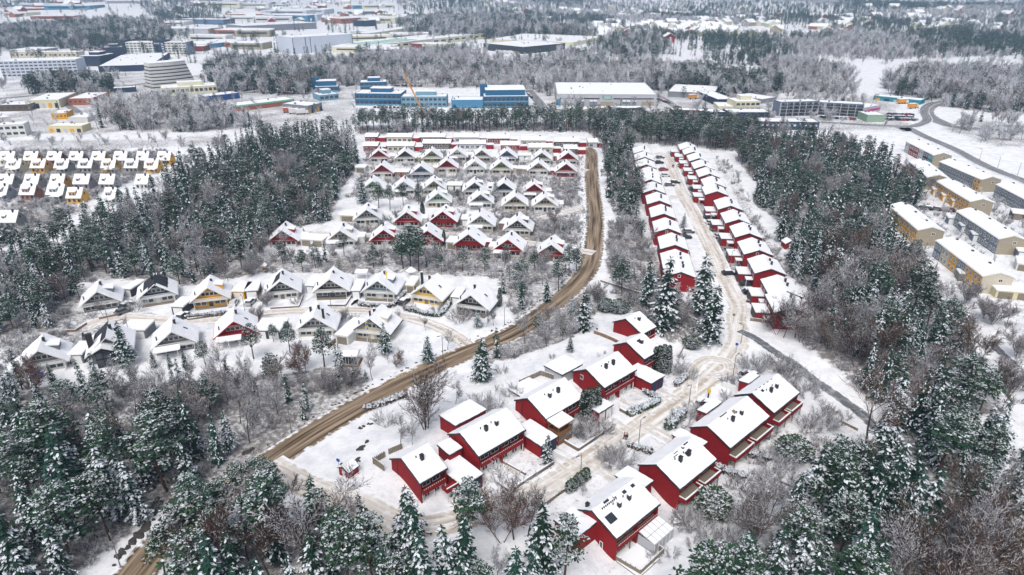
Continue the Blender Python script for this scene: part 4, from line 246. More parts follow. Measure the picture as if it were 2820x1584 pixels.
GARAGES=[[-106.5,169.7,-104.0,169.2,'dark',6,'dark garage between grey and navy houses'],[-88.1,158.5,-84.9,158.3,'dark',5.5,'small dark garage with white door by the hedge'],[-75.9,167.9,-72.6,167.7,'orange',6,'orange garage with white door'],[-72.5,168.0,-69.2,168.6,'brown',6,'brown garage with white door'],[-57.0,171.7,-54.8,171.5,'bluegrey',6,'blue grey garage left of the black house'],[-43.6,168.3,-41.3,168.3,'bluegrey',7,'blue grey garage with white door'],[-29.3,172.0,-27.3,171.7,'paleyellow',6,'pale yellow garage with snowy flat roof'],[-16.2,164.5,-14.9,164.2,'dark',6,'dark garage left of the dark house'],[-42.1,143.3,-38.9,142.3,'white',9,'white annex garage beside the beige house'],[-94.5,145.6,-88.6,145.6,'grey',5,'grey garage between modern and terrace houses'],[-62.3,145.6,-56.0,145.3,'dark',6,'wide dark carport right of the red front house'],[-100.1,133.7,-97.1,134.0,'grey',6,'grey garage between carport and modern houses'],[-61.6,232.7,-56.3,231.9,'beige',5,'beige double garage left of the fourth row'],[-68.8,208.3,-61.2,207.0,'white',5,'white garage beside a third row red house'],[-21.2,205.7,-17.8,205.0,'white',5,'white shed left of a third row red house'],[-17.7,227.9,-15.6,227.9,'dark',5,'small dark garage in the fourth row'],[-4.3,224.1,-1.8,223.3,'maroon',5,'maroon garage left of the dark fourth row house'],[-51.5,291.9,-45.2,291.5,'red',5,'red garage with snowy roof in the seventh row'],[-26.6,270.9,-20.6,270.6,'dark',5,'dark fronted garage in the sixth row'],[3.1,321.7,9.2,321.7,'bluegrey',5,'blue garage in the eighth row'],[-9.9,269.5,-7.0,269.5,'bluegrey',5,'blue grey garage beside the sixth row navy house'],[-70.0,299.5,-65.6,299.1,'white',5,'white shed left of the seventh row'],[1.8,297.8,8.1,296.1,'tan',5,'tan garage in the seventh row'],[20.0,320.7,22.0,320.7,'red',5,'tiny red garage in the eighth row'],[-59.3,321.7,-56.6,321.3,'red',5,'red garage beside the first eighth row house'],[-46.7,321.7,-44.3,321.3,'grey',5,'grey garage in the eighth row'],[-22.2,323.7,-19.7,323.3,'white',5,'white garage in the eighth row'],[-10.0,324.7,-7.6,324.3,'tan',5,'tan garage in the eighth row'],[168.8,265.2,171.5,264.1,'orange',3.5,None],[167.9,257.0,170.6,256.0,'orange',3.5,None],[167.6,250.1,170.2,249.1,'orange',3.5,None],[192.9,299.5,195.8,298.2,'tan',3.5,None],[192.5,291.6,195.4,290.3,'orange',3.5,None],[192.1,284.1,194.9,282.8,'bluegrey',3.5,None],[154.3,229.7,156.7,228.9,'bluegrey',3.5,None],[153.8,221.3,156.2,220.5,'bluegrey',3.5,None],[152.5,212.7,154.8,211.9,'bluegrey',3.5,None],[153.4,207.7,155.7,207.0,'grey',3.5,None],[135.5,236.5,138.1,235.5,'orange',3.5,None],[134.0,230.5,136.5,229.6,'orange',3.5,None],[128.6,180.0,130.6,179.4,'olivegrey',3.5,None],[196.0,321.8,199.1,320.2,'teal',3.5,None],[197.6,339.8,200.9,338.1,'maroon',3.5,None],[197.9,332.7,201.1,331.0,'grey',3.5,None],[131.8,168.6,141.1,166.5,'paleyellow',6,'long pale yellow garage block below the terraces'],[180.5,234.9,186.5,231.9,'darkbrick',6,'dark brick garage at the right edge'],[157.3,197.7,163.3,195.5,'bluegrey',8,'grey house at the right edge'],[150.5,188.0,155.9,184.9,'white',6,'white garage at the right edge']]
HEDGES=[[[[-40.7,163.7],[-37.4,162.9],[-33.6,162.4],[-31.6,163.2]],1.2,1.2,'clipped hedge in front of the blue grey house'],[[[-31.6,163.2],[-30.4,167.5],[-29.7,171.2]],1.2,1.0,'clipped hedge along the blue grey house side'],[[[-28.0,161.1],[-25.8,160.0],[-22.1,158.0],[-18.9,157.5],[-17.6,160.6],[-16.4,166.4]],1.2,1.2,'snowy hedge around the pale yellow house garden'],[[[-83.3,156.1],[-79.2,156.9],[-74.4,158.5]],1.2,1.1,'snowy hedge in front of the orange yellow house'],[[[23.5,113.8],[26.5,115.5],[30.0,118.0]],1.3,1.6,'snow capped box hedge left of the street'],[[[45.0,104.0],[47.7,102.7]],1.4,1.3,'snow capped hedge between two right gardens'],[[[37.8,100.1],[39.8,98.5],[41.7,97.7]],1.4,1.3,'snow capped hedge below the third right duplex'],[[[21.9,103.8],[23.6,102.6],[25.6,101.7]],1.2,1.2,'frosted hedge beside the tarpaulin driveway'],[[[55.1,103.8],[57.9,101.8],[61.5,100.0]],0.8,0.8,'low green hedge across the terraced garden'],[[[28.1,122.0],[30.1,119.4]],1.0,1.4,'round topped hedge beside the driveway'],[[[35.2,124.3],[37.8,127.4]],1.4,1.4,'hedge by the turning loop'],[[[-29.3,115.7],[-26.1,117.8],[-22.6,120.5]],1.0,1.6,'frosted hedge along the main road'],[[[75.9,274.1],[81.3,273.0]],0.8,0.7,'low snowy hedge before the upper right row'],[[[74.9,269.7],[80.1,268.7]],0.8,0.7,'low snowy hedge before the upper right row'],[[[73.6,264.5],[78.8,263.5]],0.8,0.7,'low snowy hedge before the upper right row'],[[[71.9,257.4],[76.9,256.4]],0.8,0.7,'low snowy hedge before the upper right row'],[[[72.0,244.2],[76.4,243.7]],0.8,0.7,'low snowy hedge before the lower right row'],[[[70.4,229.7],[74.7,229.3]],0.8,0.7,'low snowy hedge before the lower right row'],[[[69.0,216.7],[73.2,216.2]],0.8,0.7,'low snowy hedge before the lower right row'],[[[67.7,204.8],[71.8,204.4]],0.8,0.7,'low snowy hedge before the lower right row'],[[[66.5,194.0],[70.5,193.7]],0.8,0.7,'low snowy hedge before the lower right row'],[[[65.5,184.2],[69.3,183.8]],0.8,0.7,'low snowy hedge before the lower right row'],[[[63.5,165.8],[66.4,164.9]],0.9,0.8,'dark hedge in the last right row garden'],[[[32.4,111.89999999999999],[33.6,112.7]],2.2,2.0,'round clipped bush with snow cap right of the street'],[[[30.299999999999997,109.19999999999999],[31.5,110.0]],2.2,2.0,'second round clipped bush nearer the couple']]
FENCES=[[[[16.1,78.8],[19.4,76.0],[23.8,80.3],[21.3,82.4]],1.1,'greywood','white grey board fence around the nearest deck'],[[[5.1,87.9],[9.0,91.5]],0.8,'greywood','thin grey rail beside the nearest right duplex'],[[[1.5,121.6],[6.1,125.3],[8.8,123.2]],1.2,'greywood','weathered board fence behind the third left duplex'],[[[-24.3,96.1],[-22.5,98.1]],1.4,'greywood','board fence at the nearest left duplex corner'],[[[-24.2,96.1],[-22.0,93.9]],1.4,'greywood','lower board fence left of the nearest left duplex'],[[[-22.0,98.8],[-19.8,100.4]],1.2,'greywood','board fence behind the nearest left duplex'],[[[-2.8,93.7],[-0.4,91.3],[7.5,98.8]],0.7,'stone','grey retaining wall around the second left front garden'],[[[-1.6,99.1],[2.4,95.8]],0.5,'stone','low wall between two front gardens'],[[[9.9,104.9],[12.3,102.5],[19.4,109.5]],0.7,'stone','retaining wall around the wooden porch garden'],[[[21.8,115.4],[23.9,113.2],[30.2,119.1]],0.7,'stone','retaining wall under the snow capped box hedge'],[[[45.1,124.3],[47.3,122.4]],1.2,'white','white fence by the last right duplex'],[[[19.8,145.5],[23.7,140.0],[26.4,136.2]],0.9,'wood','brown retaining fence by the upper left duplex'],[[[5.4,87.9],[8.9,91.5]],0.8,'greywood','grey rail beside the street'],[[[61.0,107.3],[64.7,103.7]],0.5,'wood','timber edge in the terraced garden'],[[[56.2,108.5],[58.9,106.7]],0.4,'wood','raised timber bed in the terraced garden'],[[[49.8,97.4],[53.4,94.0]],0.6,'stone','stone edge of the lower garden'],[[[66.1,115.7],[68.9,112.0]],0.5,'wood','curved timber edge in the upper garden'],[[[-82.9,155.3],[-75.0,158.1]],0.5,'stone','dark low wall under the orange yellow house hedge'],[[[-63.8,161.8],[-56.6,162.8],[-57.4,169.7]],0.5,'stone','low wall around the red house terrace'],[[[-49.1,163.5],[-44.4,163.5],[-44.0,169.7]],0.5,'stone','low wall before the black A-frame house'],[[[-110.1,148.9],[-107.8,149.2],[-107.2,153.0]],0.6,'wood','brown fence at the lane end'],[[[-105.6,155.7],[-102.5,157.7]],0.6,'wood','brown fence before the grey lane end house'],[[[-43.3,140.6],[-42.2,143.6]],1.4,'wood','pale wooden fence beside the white annex'],[[[25.5,179.8],[29.8,176.1],[35.0,171.5]],0.5,'stone','low dark wall on the strip slope'],[[[41.4,155.7],[46.5,152.7]],0.5,'darkbrick','low brick wall beside the big spruces'],[[[60.8,155.0],[65.5,153.4]],0.9,'greywood','grey fence below the last right row house'],[[[39.2,138.0],[40.4,140.6],[38.3,136.3]],0.9,'wood','curved timber wall beside the turning loop']]
ROCKS=[[-59.6,89.6,0.52],[-59.3,88.0,0.63],[-59.5,88.8,0.46],[-58.3,86.2,0.32],[-58.4,87.4,0.58],[-58.8,87.0,0.52],[-59.6,88.8,0.46],[-58.2,86.8,0.66],[-59.0,88.7,0.67],[-59.4,81.9,0.35],[-59.0,81.1,0.39],[-58.7,83.3,0.51],[-58.3,82.6,0.67],[-58.5,81.5,0.32],[-58.4,81.3,0.51],[-58.8,82.0,0.51],[-58.5,83.7,0.7],[-58.0,85.0,0.32],[-58.0,83.6,0.27],[-58.9,82.5,0.4],[-58.6,81.6,0.7],[-58.6,83.8,0.26],[-58.3,84.3,0.32],[-58.9,80.2,0.68],[-59.7,77.3,0.48],[-59.4,78.0,0.53],[-59.6,77.2,0.57],[-59.1,79.0,0.48],[-59.8,78.5,0.51],[-55.7,90.2,0.28],[-57.0,89.1,0.41],[-57.2,89.6,0.28],[-56.9,89.5,0.46],[-57.1,89.5,0.39],[-56.5,89.9,0.42],[-65.5,81.0,0.58],[-65.6,80.6,0.36],[-65.6,80.7,0.3],[-65.5,80.6,0.45],[-48.4,103.0,0.54],[-48.1,103.2,0.3],[-48.9,102.2,0.63],[-49.5,101.9,0.54],[-48.4,103.3,0.38],[-48.4,103.0,0.44],[-28.7,97.0,0.25],[-29.6,96.6,0.5],[-28.4,96.9,0.27],[-27.7,97.4,0.36],[-29.2,97.4,0.22],[-28.3,97.2,0.21],[-27.3,97.4,0.47],[-27.5,98.1,0.42],[-27.9,101.5,0.36],[-27.2,102.4,0.3],[-27.6,101.9,0.43],[-27.7,102.3,0.45],[-27.6,101.2,0.44],[-27.0,104.0,0.46],[-28.2,101.4,0.36],[-27.4,102.3,0.2],[-29.7,109.5,0.22],[-26.9,111.7,0.35],[-28.9,109.9,0.39],[-28.2,110.7,0.3],[-29.2,109.1,0.31],[-29.6,109.4,0.38],[-27.5,110.6,0.39]]# ------------------------------------------------------------ ground, one sheet
def axis(lo, hi, a, b, step, grow):
    l = list(np.arange(a, b, step)); s = step; x = a
    while x > lo: s *= grow; x -= min(s, 60); l.insert(0, x)
    s = step; x = l[-1]
    while x < hi: s *= grow; x += min(s, 60); l.append(x)
    return np.array(l)
gx = axis(-3600, 3600, -75, 100, 1.3, 1.06); gy = axis(-60, 4200, 55, 190, 1.3, 1.05)
X, Y = np.meshgrid(gx, gy); nx, ny = len(gx), len(gy)
X = X.ravel(); Y = Y.ravel(); Zg = terr(X, Y)
LIT = np.zeros(len(X))
for zn in ZONES: LIT = np.maximum(LIT, inpoly(X, Y, zn[5])*min(1, (zn[1]-.2)/.9))
for zn in FARZONES: LIT = np.maximum(LIT, inpoly(X, Y, zn[5])*.75)
idx = np.arange(nx*ny).reshape(ny, nx)
q = np.stack([idx[:-1, :-1], idx[:-1, 1:], idx[1:, 1:], idx[1:, :-1]], -1).reshape(-1, 4)
me = bpy.data.meshes.new('snowy_ground')
me.vertices.add(len(X)); me.vertices.foreach_set('co', np.stack([X, Y, Zg], -1).ravel())
me.loops.add(q.size); me.loops.foreach_set('vertex_index', q.ravel())
me.polygons.add(len(q)); me.polygons.foreach_set('loop_start', np.arange(0, q.size, 4)); me.polygons.foreach_set('loop_total', np.full(len(q), 4))
me.update(calc_edges=True)
at = me.attributes.new('litter', 'FLOAT', 'POINT'); at.data.foreach_set('value', LIT)
me.polygons.foreach_set('use_smooth', np.ones(len(q), bool))
ground = bpy.data.objects.new('snowy_ground', me); COL.objects.link(ground)
tag(ground, kind='structure')
m = bpy.data.materials.new('ground_snow'); n, l, b = nt(m)
b.inputs['Roughness'].default_value = .65; b.inputs['Specular IOR Level'].default_value = .15
geo = n.new('ShaderNodeNewGeometry')
n1 = n.new('ShaderNodeTexNoise'); n1.inputs['Scale'].default_value = .9; n1.inputs['Detail'].default_value = 8; n1.inputs['Roughness'].default_value = .75
n2 = n.new('ShaderNodeTexNoise'); n2.inputs['Scale'].default_value = .07; n2.inputs['Detail'].default_value = 5
l.new(geo.outputs['Position'], n1.inputs['Vector']); l.new(geo.outputs['Position'], n2.inputs['Vector'])
aa = n.new('ShaderNodeAttribute'); aa.attribute_name = 'litter'
s1 = n.new('ShaderNodeMath'); s1.operation = 'MULTIPLY'; s1.inputs[1].default_value = .27; l.new(aa.outputs['Fac'], s1.inputs[0])
s2 = n.new('ShaderNodeMath'); l.new(n1.outputs['Fac'], s2.inputs[0]); l.new(s1.outputs[0], s2.inputs[1])
s3 = n.new('ShaderNodeMath'); s3.operation = 'MULTIPLY_ADD'; s3.inputs[1].default_value = .35; l.new(n2.outputs['Fac'], s3.inputs[0]); l.new(s2.outputs[0], s3.inputs[2])
mr = n.new('ShaderNodeMapRange'); mr.inputs[1].default_value = .79; mr.inputs[2].default_value = .99; mr.inputs[4].default_value = .85; l.new(s3.outputs[0], mr.inputs[0])
mx = n.new('ShaderNodeMix'); mx.data_type = 'RGBA'; mx.inputs[7].default_value = (.11, .09, .075, 1)
n3 = n.new('ShaderNodeTexNoise'); n3.inputs['Scale'].default_value = .22; n3.inputs['Detail'].default_value = 7; n3.inputs['Roughness'].default_value = .7; l.new(geo.outputs['Position'], n3.inputs['Vector'])
c3 = n.new('ShaderNodeValToRGB'); c3.color_ramp.elements[0].position = .36; c3.color_ramp.elements[0].color = (.66, .68, .72, 1); c3.color_ramp.elements[1].position = .56; c3.color_ramp.elements[1].color = (.84, .85, .875, 1)
l.new(n3.outputs['Fac'], c3.inputs[0]); l.new(c3.outputs[0], mx.inputs[6])
l.new(mr.outputs[0], mx.inputs[0]); l.new(mx.outputs[2], b.inputs['Base Color'])
bp = n.new('ShaderNodeBump'); bp.inputs['Strength'].default_value = .6; bp.inputs['Distance'].default_value = .5
l.new(n1.outputs['Fac'], bp.inputs['Height']); l.new(bp.outputs[0], b.inputs['Normal'])
me.materials.append(m)

# ------------------------------------------------------------ roads
def roadmat(name, c0, c1, edge, snowy, ns=7.0):
    m = bpy.data.materials.new(name); n, l, b = nt(m); b.inputs['Roughness'].default_value = .7; b.inputs['Specular IOR Level'].default_value = .2
    uv = n.new('ShaderNodeUVMap'); mp = n.new('ShaderNodeMapping'); mp.inputs['Scale'].default_value = (ns, .035, 1)
    l.new(uv.outputs[0], mp.inputs[0])
    a = n.new('ShaderNodeTexNoise'); a.inputs['Scale'].default_value = 1; a.inputs['Detail'].default_value = 5; a.inputs['Roughness'].default_value = .65; l.new(mp.outputs[0], a.inputs['Vector'])
    g = n.new('ShaderNodeNewGeometry'); f = n.new('ShaderNodeTexNoise'); f.inputs['Scale'].default_value = .8; f.inputs['Detail'].default_value = 6; l.new(g.outputs['Position'], f.inputs['Vector'])
    cr = n.new('ShaderNodeValToRGB'); e = cr.color_ramp.elements
    e[0].position = .38; e[0].color = (*c0, 1); e[1].position = .62; e[1].color = (*c1, 1); l.new(a.outputs['Fac'], cr.inputs[0])
    sp = n.new('ShaderNodeSeparateXYZ'); l.new(uv.outputs[0], sp.inputs[0])
    k = n.new('ShaderNodeMath'); k.operation = 'SUBTRACT'; k.inputs[1].default_value = .5; l.new(sp.outputs[0], k.inputs[0])
    k2 = n.new('ShaderNodeMath'); k2.operation = 'ABSOLUTE'; l.new(k.outputs[0], k2.inputs[0])
    k3 = n.new('ShaderNodeMath'); k3.operation = 'MULTIPLY_ADD'; k3.inputs[1].default_value = .6 if name == 'slush_road' else .34; l.new(f.outputs['Fac'], k3.inputs[0]); l.new(k2.outputs[0], k3.inputs[2])
    r = n.new('ShaderNodeMapRange'); r.inputs[1].default_value = edge; r.inputs[2].default_value = edge+.1; l.new(k3.outputs[0], r.inputs[0])
    mx = n.new('ShaderNodeMix'); mx.data_type = 'RGBA'; l.new(cr.outputs[0], mx.inputs[6]); mx.inputs[7].default_value = (.8, .815, .84, 1)
    if snowy:
        q = n.new('ShaderNodeMapRange'); q.inputs[1].default_value = .5; q.inputs[2].default_value = .68; l.new(f.outputs['Fac'], q.inputs[0])
        x = n.new('ShaderNodeMath'); x.operation = 'MAXIMUM'; ms = n.new('ShaderNodeMath'); ms.operation = 'MULTIPLY'; ms.inputs[1].default_value = snowy
        l.new(q.outputs[0], ms.inputs[0]); l.new(ms.outputs[0], x.inputs[0]); l.new(r.outputs[0], x.inputs[1]); l.new(x.outputs[0], mx.inputs[0])
    else: l.new(r.outputs[0], mx.inputs[0])
    l.new(mx.outputs[2], b.inputs['Base Color']); return m
MR = dict(main=roadmat('slush_road', (.055, .032, .015), (.36, .28, .2), .72, 0), street=roadmat('packed_snow_street', (.42, .36, .29), (.78, .76, .74), .52, .7, 5),
          path=roadmat('wet_asphalt_path', (.07, .075, .085), (.2, .21, .23), .52, .25, 4), asphalt=roadmat('wet_asphalt_road', (.09, .09, .1), (.3, .3, .31), .56, .2))
def spline(P, step):
    P = [np.array(p, float) for p in P]; P = [2*P[0]-P[1]]+P+[2*P[-1]-P[-2]]; out = []
    for i in range(1, len(P)-2):
        k = max(2, int(np.linalg.norm(P[i+1]-P[i])/step))
        for t in np.arange(k)/k:
            a, b, c, d = P[i-1:i+3]
            out.append(.5*((2*b)+(c-a)*t+(2*a-5*b+4*c-d)*t*t+(3*b-a-3*c+d)*t**3))
    out.append(P[-2]); return np.array(out)
MAIN = None
def lp_(n, u, v):
    a = R(43.2); q = next(d for d in DUPLEX if d[0] == n); return [q[2]+cos(a)*v+sin(a)*u, q[3]+sin(a)*v-cos(a)*u]
for n, u0, u1, v in (('A', 3.9, 9, 7.2), ('A', 3.9, 9, 9.6), ('B', 3.2, 9, 12.7), ('B', 3.2, 9, 14.8), ('C', 3.4, 9, 12.2), ('C', 3.4, 9, 14.2), ('D', 3.4, 9, 11.8), ('D', 3.4, 9, 13.8), ('G', -9.2, -16, 12), ('G', -9.2, -16, 13.6), ('H', -9.4, -16, 12), ('H', -9.4, -16, 13.4), ('I', -10.6, -16, 7), ('I', -10.6, -16, 9), ('B', .8, 8.5, 5.6), ('C', .8, 8.5, 8), ('D', .8, 8, 5)):
    ROADS.append(['trodden_path', [lp_(n, u0, v), lp_(n, (u0+u1)/2, v+.15), lp_(n, u1, v)], 1.1, 'street'])
for k, (name, pts, w, kind) in enumerate(ROADS):
    S = spline(pts, 1.5 if kind in ('main', 'street', 'path') else 5)
    if name == 'main_road': MAIN = S
    T_ = np.gradient(S, axis=0); T_ /= np.linalg.norm(T_, axis=1)[:, None]; N_ = np.stack([-T_[:, 1], T_[:, 0]], 1)
    cs = np.linspace(-.5, .5, 7); V = []; F = []; lift = (.06 if kind != 'asphalt' else .1)+.004*k
    dist = np.concatenate([[0], np.cumsum(np.linalg.norm(np.diff(S, axis=0), axis=1))])
    for i in range(len(S)):
        for c in cs:
            p = S[i]+N_[i]*c*w; V.append((p[0], p[1], tz(*p)+lift))
        block(S[i][0], S[i][1], w*.5+.6)
    for i in range(len(S)-1):
        for j in range(6): F.append((i*7+j, (i+1)*7+j, (i+1)*7+j+1, i*7+j+1)[::-1])
    me = bpy.data.meshes.new(name); me.from_pydata(V, [], F); ul = me.uv_layers.new()
    for p in me.polygons:
        for li in p.loop_indices:
            vi = me.loops[li].vertex_index; ul.data[li].uv = (cs[vi % 7]+.5, dist[vi//7])
    me.materials.append(MR[kind]); o = bpy.data.objects.new(name, me); COL.objects.link(o); tag(o, kind='structure')
for k, (x, y, a, lx, ly) in enumerate(PATCHES):
    b = MB(); rd = random.Random(k); ca, sa = cos(R(a)), sin(R(a)); pts = []
    for i in range(14):
        t = 2*pi*i/14; f = rd.uniform(.85, 1.1); u, v = lx*cos(t)*f, ly*sin(t)*f; X_, Y_ = x+ca*u-sa*v, y+sa*u+ca*v; pts.append((X_, Y_, tz(X_, Y_)+.16))
    b.face(pts); tag(b.build('bare_driveway_path', MR['path']), kind='structure')
# ploughed ridge of stones, soil and grass between the main road and its footpath
V = MB(); tr = random.Random(4)
T_ = np.gradient(MAIN, axis=0); T_ /= np.linalg.norm(T_, axis=1)[:, None]
for i in range(0, len(MAIN)):
    if tr.random() < .75:
        for _ in range(2):
            off = 4.2+tr.uniform(-.35, .35); p = MAIN[i]+np.array([-T_[i][1], T_[i][0]])*off+tr.uniform(-.5, .5)
            s = tr.uniform(.1, .32); z = tz(*p)
            V.hexa([(p[0]+s*cos(a)*1.5, p[1]+s*sin(a), z-.05) for a in (0, 1.3, 2.6, 3.9, 5.2)], [(p[0]+s*.5*cos(a), p[1]+s*.5*sin(a), z+s*.6) for a in (.2, 1.4, 2.5, 4, 5)])
tag(V.build('roadside_gravel', M['rock']), 'dark broken ridge of stones along the main road edge', kind='stuff')

# ------------------------------------------------------------ house parts
clouds = bpy.data.textures.new('snow_drift', 'CLOUDS'); clouds.noise_scale = 1.3; clouds.noise_depth = 2
def uneven(o, lv):
    # wind-blown snow: a soft uneven surface and eave line
    bv = o.modifiers.new('b', 'BEVEL'); bv.width = .09; bv.segments = 2; bv.limit_method = 'ANGLE'
    if lv:
        u = o.modifiers.new('cells', 'SUBSURF'); u.subdivision_type = 'SIMPLE'; u.levels = u.render_levels = lv
        d = o.modifiers.new('drift', 'DISPLACE'); d.texture = clouds; d.texture_coords = 'GLOBAL'; d.strength = .2; d.mid_level = .42
def roof(parent, L, prof, thick=.22, y0=0, trim=None, snow='snow', gap=.1, snowh=.22):
    # prof: three x,z points: left eave, ridge, right eave
    (xl, zl), (xr, zr), (xe, ze) = prof
    b = MB()
    b.prism([(xl, zl), (xl, zl-thick), (xr, zr-thick), (xr, zr)][::-1], y0, L); b.prism([(xr, zr), (xr, zr-thick), (xe, ze-thick), (xe, ze)][::-1], y0, L)
    r = b.build('roof', trim or M['dtrim'], parent)
    if snow:
        s = MB(); e = .012
        s.prism([(xl+gap, zl+e+.02), (xr, zr+e), (xr, zr+snowh*1.05), (xl+gap, zl+snowh*.75)], y0+gap, L-gap)
        s.prism([(xr, zr+e), (xe-gap, ze+e+.02), (xe-gap, ze+snowh*.75), (xr, zr+snowh*1.05)], y0+gap, L-gap)
        o = s.build('roof_snow', M[snow], r); uneven(o, 5 if snowh > .26 else (4 if snowh > .17 else 0))
    return r
def window(parent, x, y, z, w, h, face='-y', frame=True, name='window', fm=None, cross=True):
    # a window lying in the plane y (or x) with frame and pane
    d = .06
    def bx(b, u0, z0, u1, z1, o0, o1):
        if face == '-y': b.box(u0, y-o1, z0, u1, y-o0, z1)
        elif face == '+y': b.box(u0, y+o0, z0, u1, y+o1, z1)
        elif face == '+x': b.box(x+o0, u0, z0, x+o1, u1, z1)
        else: b.box(x-o1, u0, z0, x-o0, u1, z1)
    c = x if face[1] == 'y' else y
    if frame:
        b = MB(); t = .1 if frame is True else .055
        bx(b, c-w/2-t, z-t, c-w/2, z+h+t, 0, d); bx(b, c+w/2, z-t, c+w/2+t, z+h+t, 0, d); bx(b, c-w/2, z-t, c+w/2, z, 0, d); bx(b, c-w/2, z+h, c+w/2, z+h+t, 0, d)
        if cross and frame is True and w > .9: bx(b, c-.03, z, c+.03, z+h, .025, d)
        f = b.build(name, fm or M['trim'], parent); b = MB(); bx(b, c-w/2, z, c+w/2, z+h, .002, .02); b.build('pane', M['glass'], f); return f
    b = MB(); bx(b, c-w/2, z, c+w/2, z+h, .01, .05); return b.build(name, M['glass'], parent)
def chimney(parent, x, y, z, h=1.3, w=.6, cap=True):
    b = MB(); b.box(x-w/2, y-w/2, z, x+w/2, y+w/2, z+h); c = b.build('chimney', M['dtrim'], parent)
    if cap: boxo('chimney_snow', x-w/2-.05, y-w/2-.05, z+h, x+w/2+.05, y+w/2+.05, z+h+.1, M['snow'] if rnd.random() < .3 else M['dtrim'], c)
    return c

# ------------------------------------------------------------ A-frame houses
def aframe(x, y, ang, wall, gable, short, opt, lod):
    h = thing('a_frame_house', (x, y, tz(x, y)), R(ang), short[0].lower()+short[1:], 'house', 'A-frame houses' if lod else 'A-frame houses along the front lane')
    Ln, hs, zr, ze = 8.8, 5.15, 6.0, 2.15
    rd = random.Random(x*3+y)
    Ln += rd.uniform(-.3, .4)
    gm = M[gable if gable != 'redgrey' else 'dark']; wm = M[wall]
    tm = M['dtrim'] if 'd' in opt else (M['rtrim'] if ('r' in opt or (gable == 'red' and lod and rd.random() < .6)) else M['trim'])
    bare = 'b' in opt
    if bare:
        rf = roof(h, Ln, [(-hs, ze), (0, zr), (hs, ze)], trim=tm, snow=None)
        s = MB()
        k = (zr-ze)/hs
        for (x0, x1, y0, y1) in ((-hs+.1, -3.2, .1, Ln-.1), (.4, hs-.1, .1, 1.2), (2.9, hs-.1, 1.2, Ln-.1), (-3.2, -1.8, .1, 1.6), (-.4, .4, Ln-1.3, Ln-.1)):
            s.hexa([(x0, y0, zr-abs(x0)*k+.02), (x1, y0, zr-abs(x1)*k+.02), (x1, y1, zr-abs(x1)*k+.02), (x0, y1, zr-abs(x0)*k+.02)], [(x0, y0, zr-abs(x0)*k+.16), (x1, y0, zr-abs(x1)*k+.16), (x1, y1, zr-abs(x1)*k+.16), (x0, y1, zr-abs(x0)*k+.16)])
        s.build('roof_snow', M['snow'], rf)
        c = MB(); c.face([(-hs+.05, .14, ze+.035), (0, .14, zr+.012), (0, Ln-.1, zr+.012), (-hs+.05, Ln-.1, ze+.035)][::-1]); c.face([(0, .14, zr+.012), (hs-.05, .14, ze+.035), (hs-.05, Ln-.1, ze+.035), (0, Ln-.1, zr+.012)][::-1]); c.build('slate_covering', M['roofing'], rf)
    else: rf = roof(h, Ln, [(-hs, ze), (0, zr), (hs, ze)], trim=tm, snow='rsnow' if rd.random() < .75 else 'snow', snowh=.2)
    if 'p' in opt:
        c = MB(); k = (zr-ze)/hs
        c.face([(-2.4, 1.2, zr-2.4*k+.26), (-.2, 1.4, zr-.2*k+.26), (-.2, 6.5, zr-.2*k+.26), (-1.5, 6, zr-1.5*k+.26), (-1.9, 3, zr-1.9*k+.26)][::-1]); c.build('bare_roof_patch', M['roofing'], rf)
    gw = hs-.75
    b = MB(); b.box(-4.1, 1.1, -.6, 4.1, Ln-.7, 2.1); b.build('ground_floor', wm, h)
    b = MB(); k = (zr-ze)/hs; zz = 2.1; b.prism([(-(zr-.3-zz)/k, zz+.004), ((zr-.3-zz)/k, zz+.004), (0, zr-.3)], 1.35, Ln-.5); b.build('gable_wall', gm, h)
    # balcony: floor and white boards across the gable
    b = MB(); b.box(-4.2, .3, 1.98, 4.2, 1.3, 2.06)
    nb = 4
    for i in range(nb):
        z = 2.0+i*.29; w = (zr-.22-z-.16)/k-.1; b.box(-w, .1, z, w, .15, z+.11)
    b.box(-4.1, .16, -.2, -3.98, .3, 1.98); b.box(3.98, .16, -.2, 4.1, .3, 1.98)
    b.build('balcony', M['trim'] if not (gable == 'red' and 'r' in opt or (gable == 'red' and lod == 1)) else M['red'], h)
    fr = lod < 2
    for i in ((-1.75, -.6, .6, 1.75) if lod < 2 else (-1.2, 0, 1.2)):
        window(h, i*.9, 1.35, 3.2, .85, .85, frame=fr and 2)
    if lod == 0: 
        b = MB(); b.box(-2.5, 1.27, 4.3, 2.5, 1.33, 4.4); b.build('gable_trim', M['trim'], h)
    for i in (-3.1, -1.75, 1.6, 3.0): window(h, i, 1.1, .7, 1.15, 1.05, frame=fr and 2)
    b = MB(); b.box(-.5, 1.04, 0, .5, 1.09, 1.9); b.build('door', M[rd.choice(['trim', 'glass', 'greywood'])], h)
    if lod == 0: boxo('front_step', -3.9, -.3, -.1, 3.9, 1.1, .18, M['greywood' if rd.random() < .4 else 'snow'], h)
    cx = rd.choice([-.6, .5])
    chimney(h, cx, Ln*.55, zr-.9, 1.5, .5)
    if 'T' in opt: chimney(h, -2.6, Ln*.5, 3.5, 4.3, .55)
    if '2' in opt: chimney(h, 2.0, 1.9, 4.0, 2.9, .5); chimney(h, -1.6, Ln*.6, 4.3, 1.7, .5)
    if 'd' in opt: chimney(h, -.8, 2.6, 5, 1.8, .35)
    b = MB(); b.tube((-3.6, 2.0, 3), (-3.6, 2.0, 4.4), .16); b.build('vent_pipe', M['dtrim'], h)
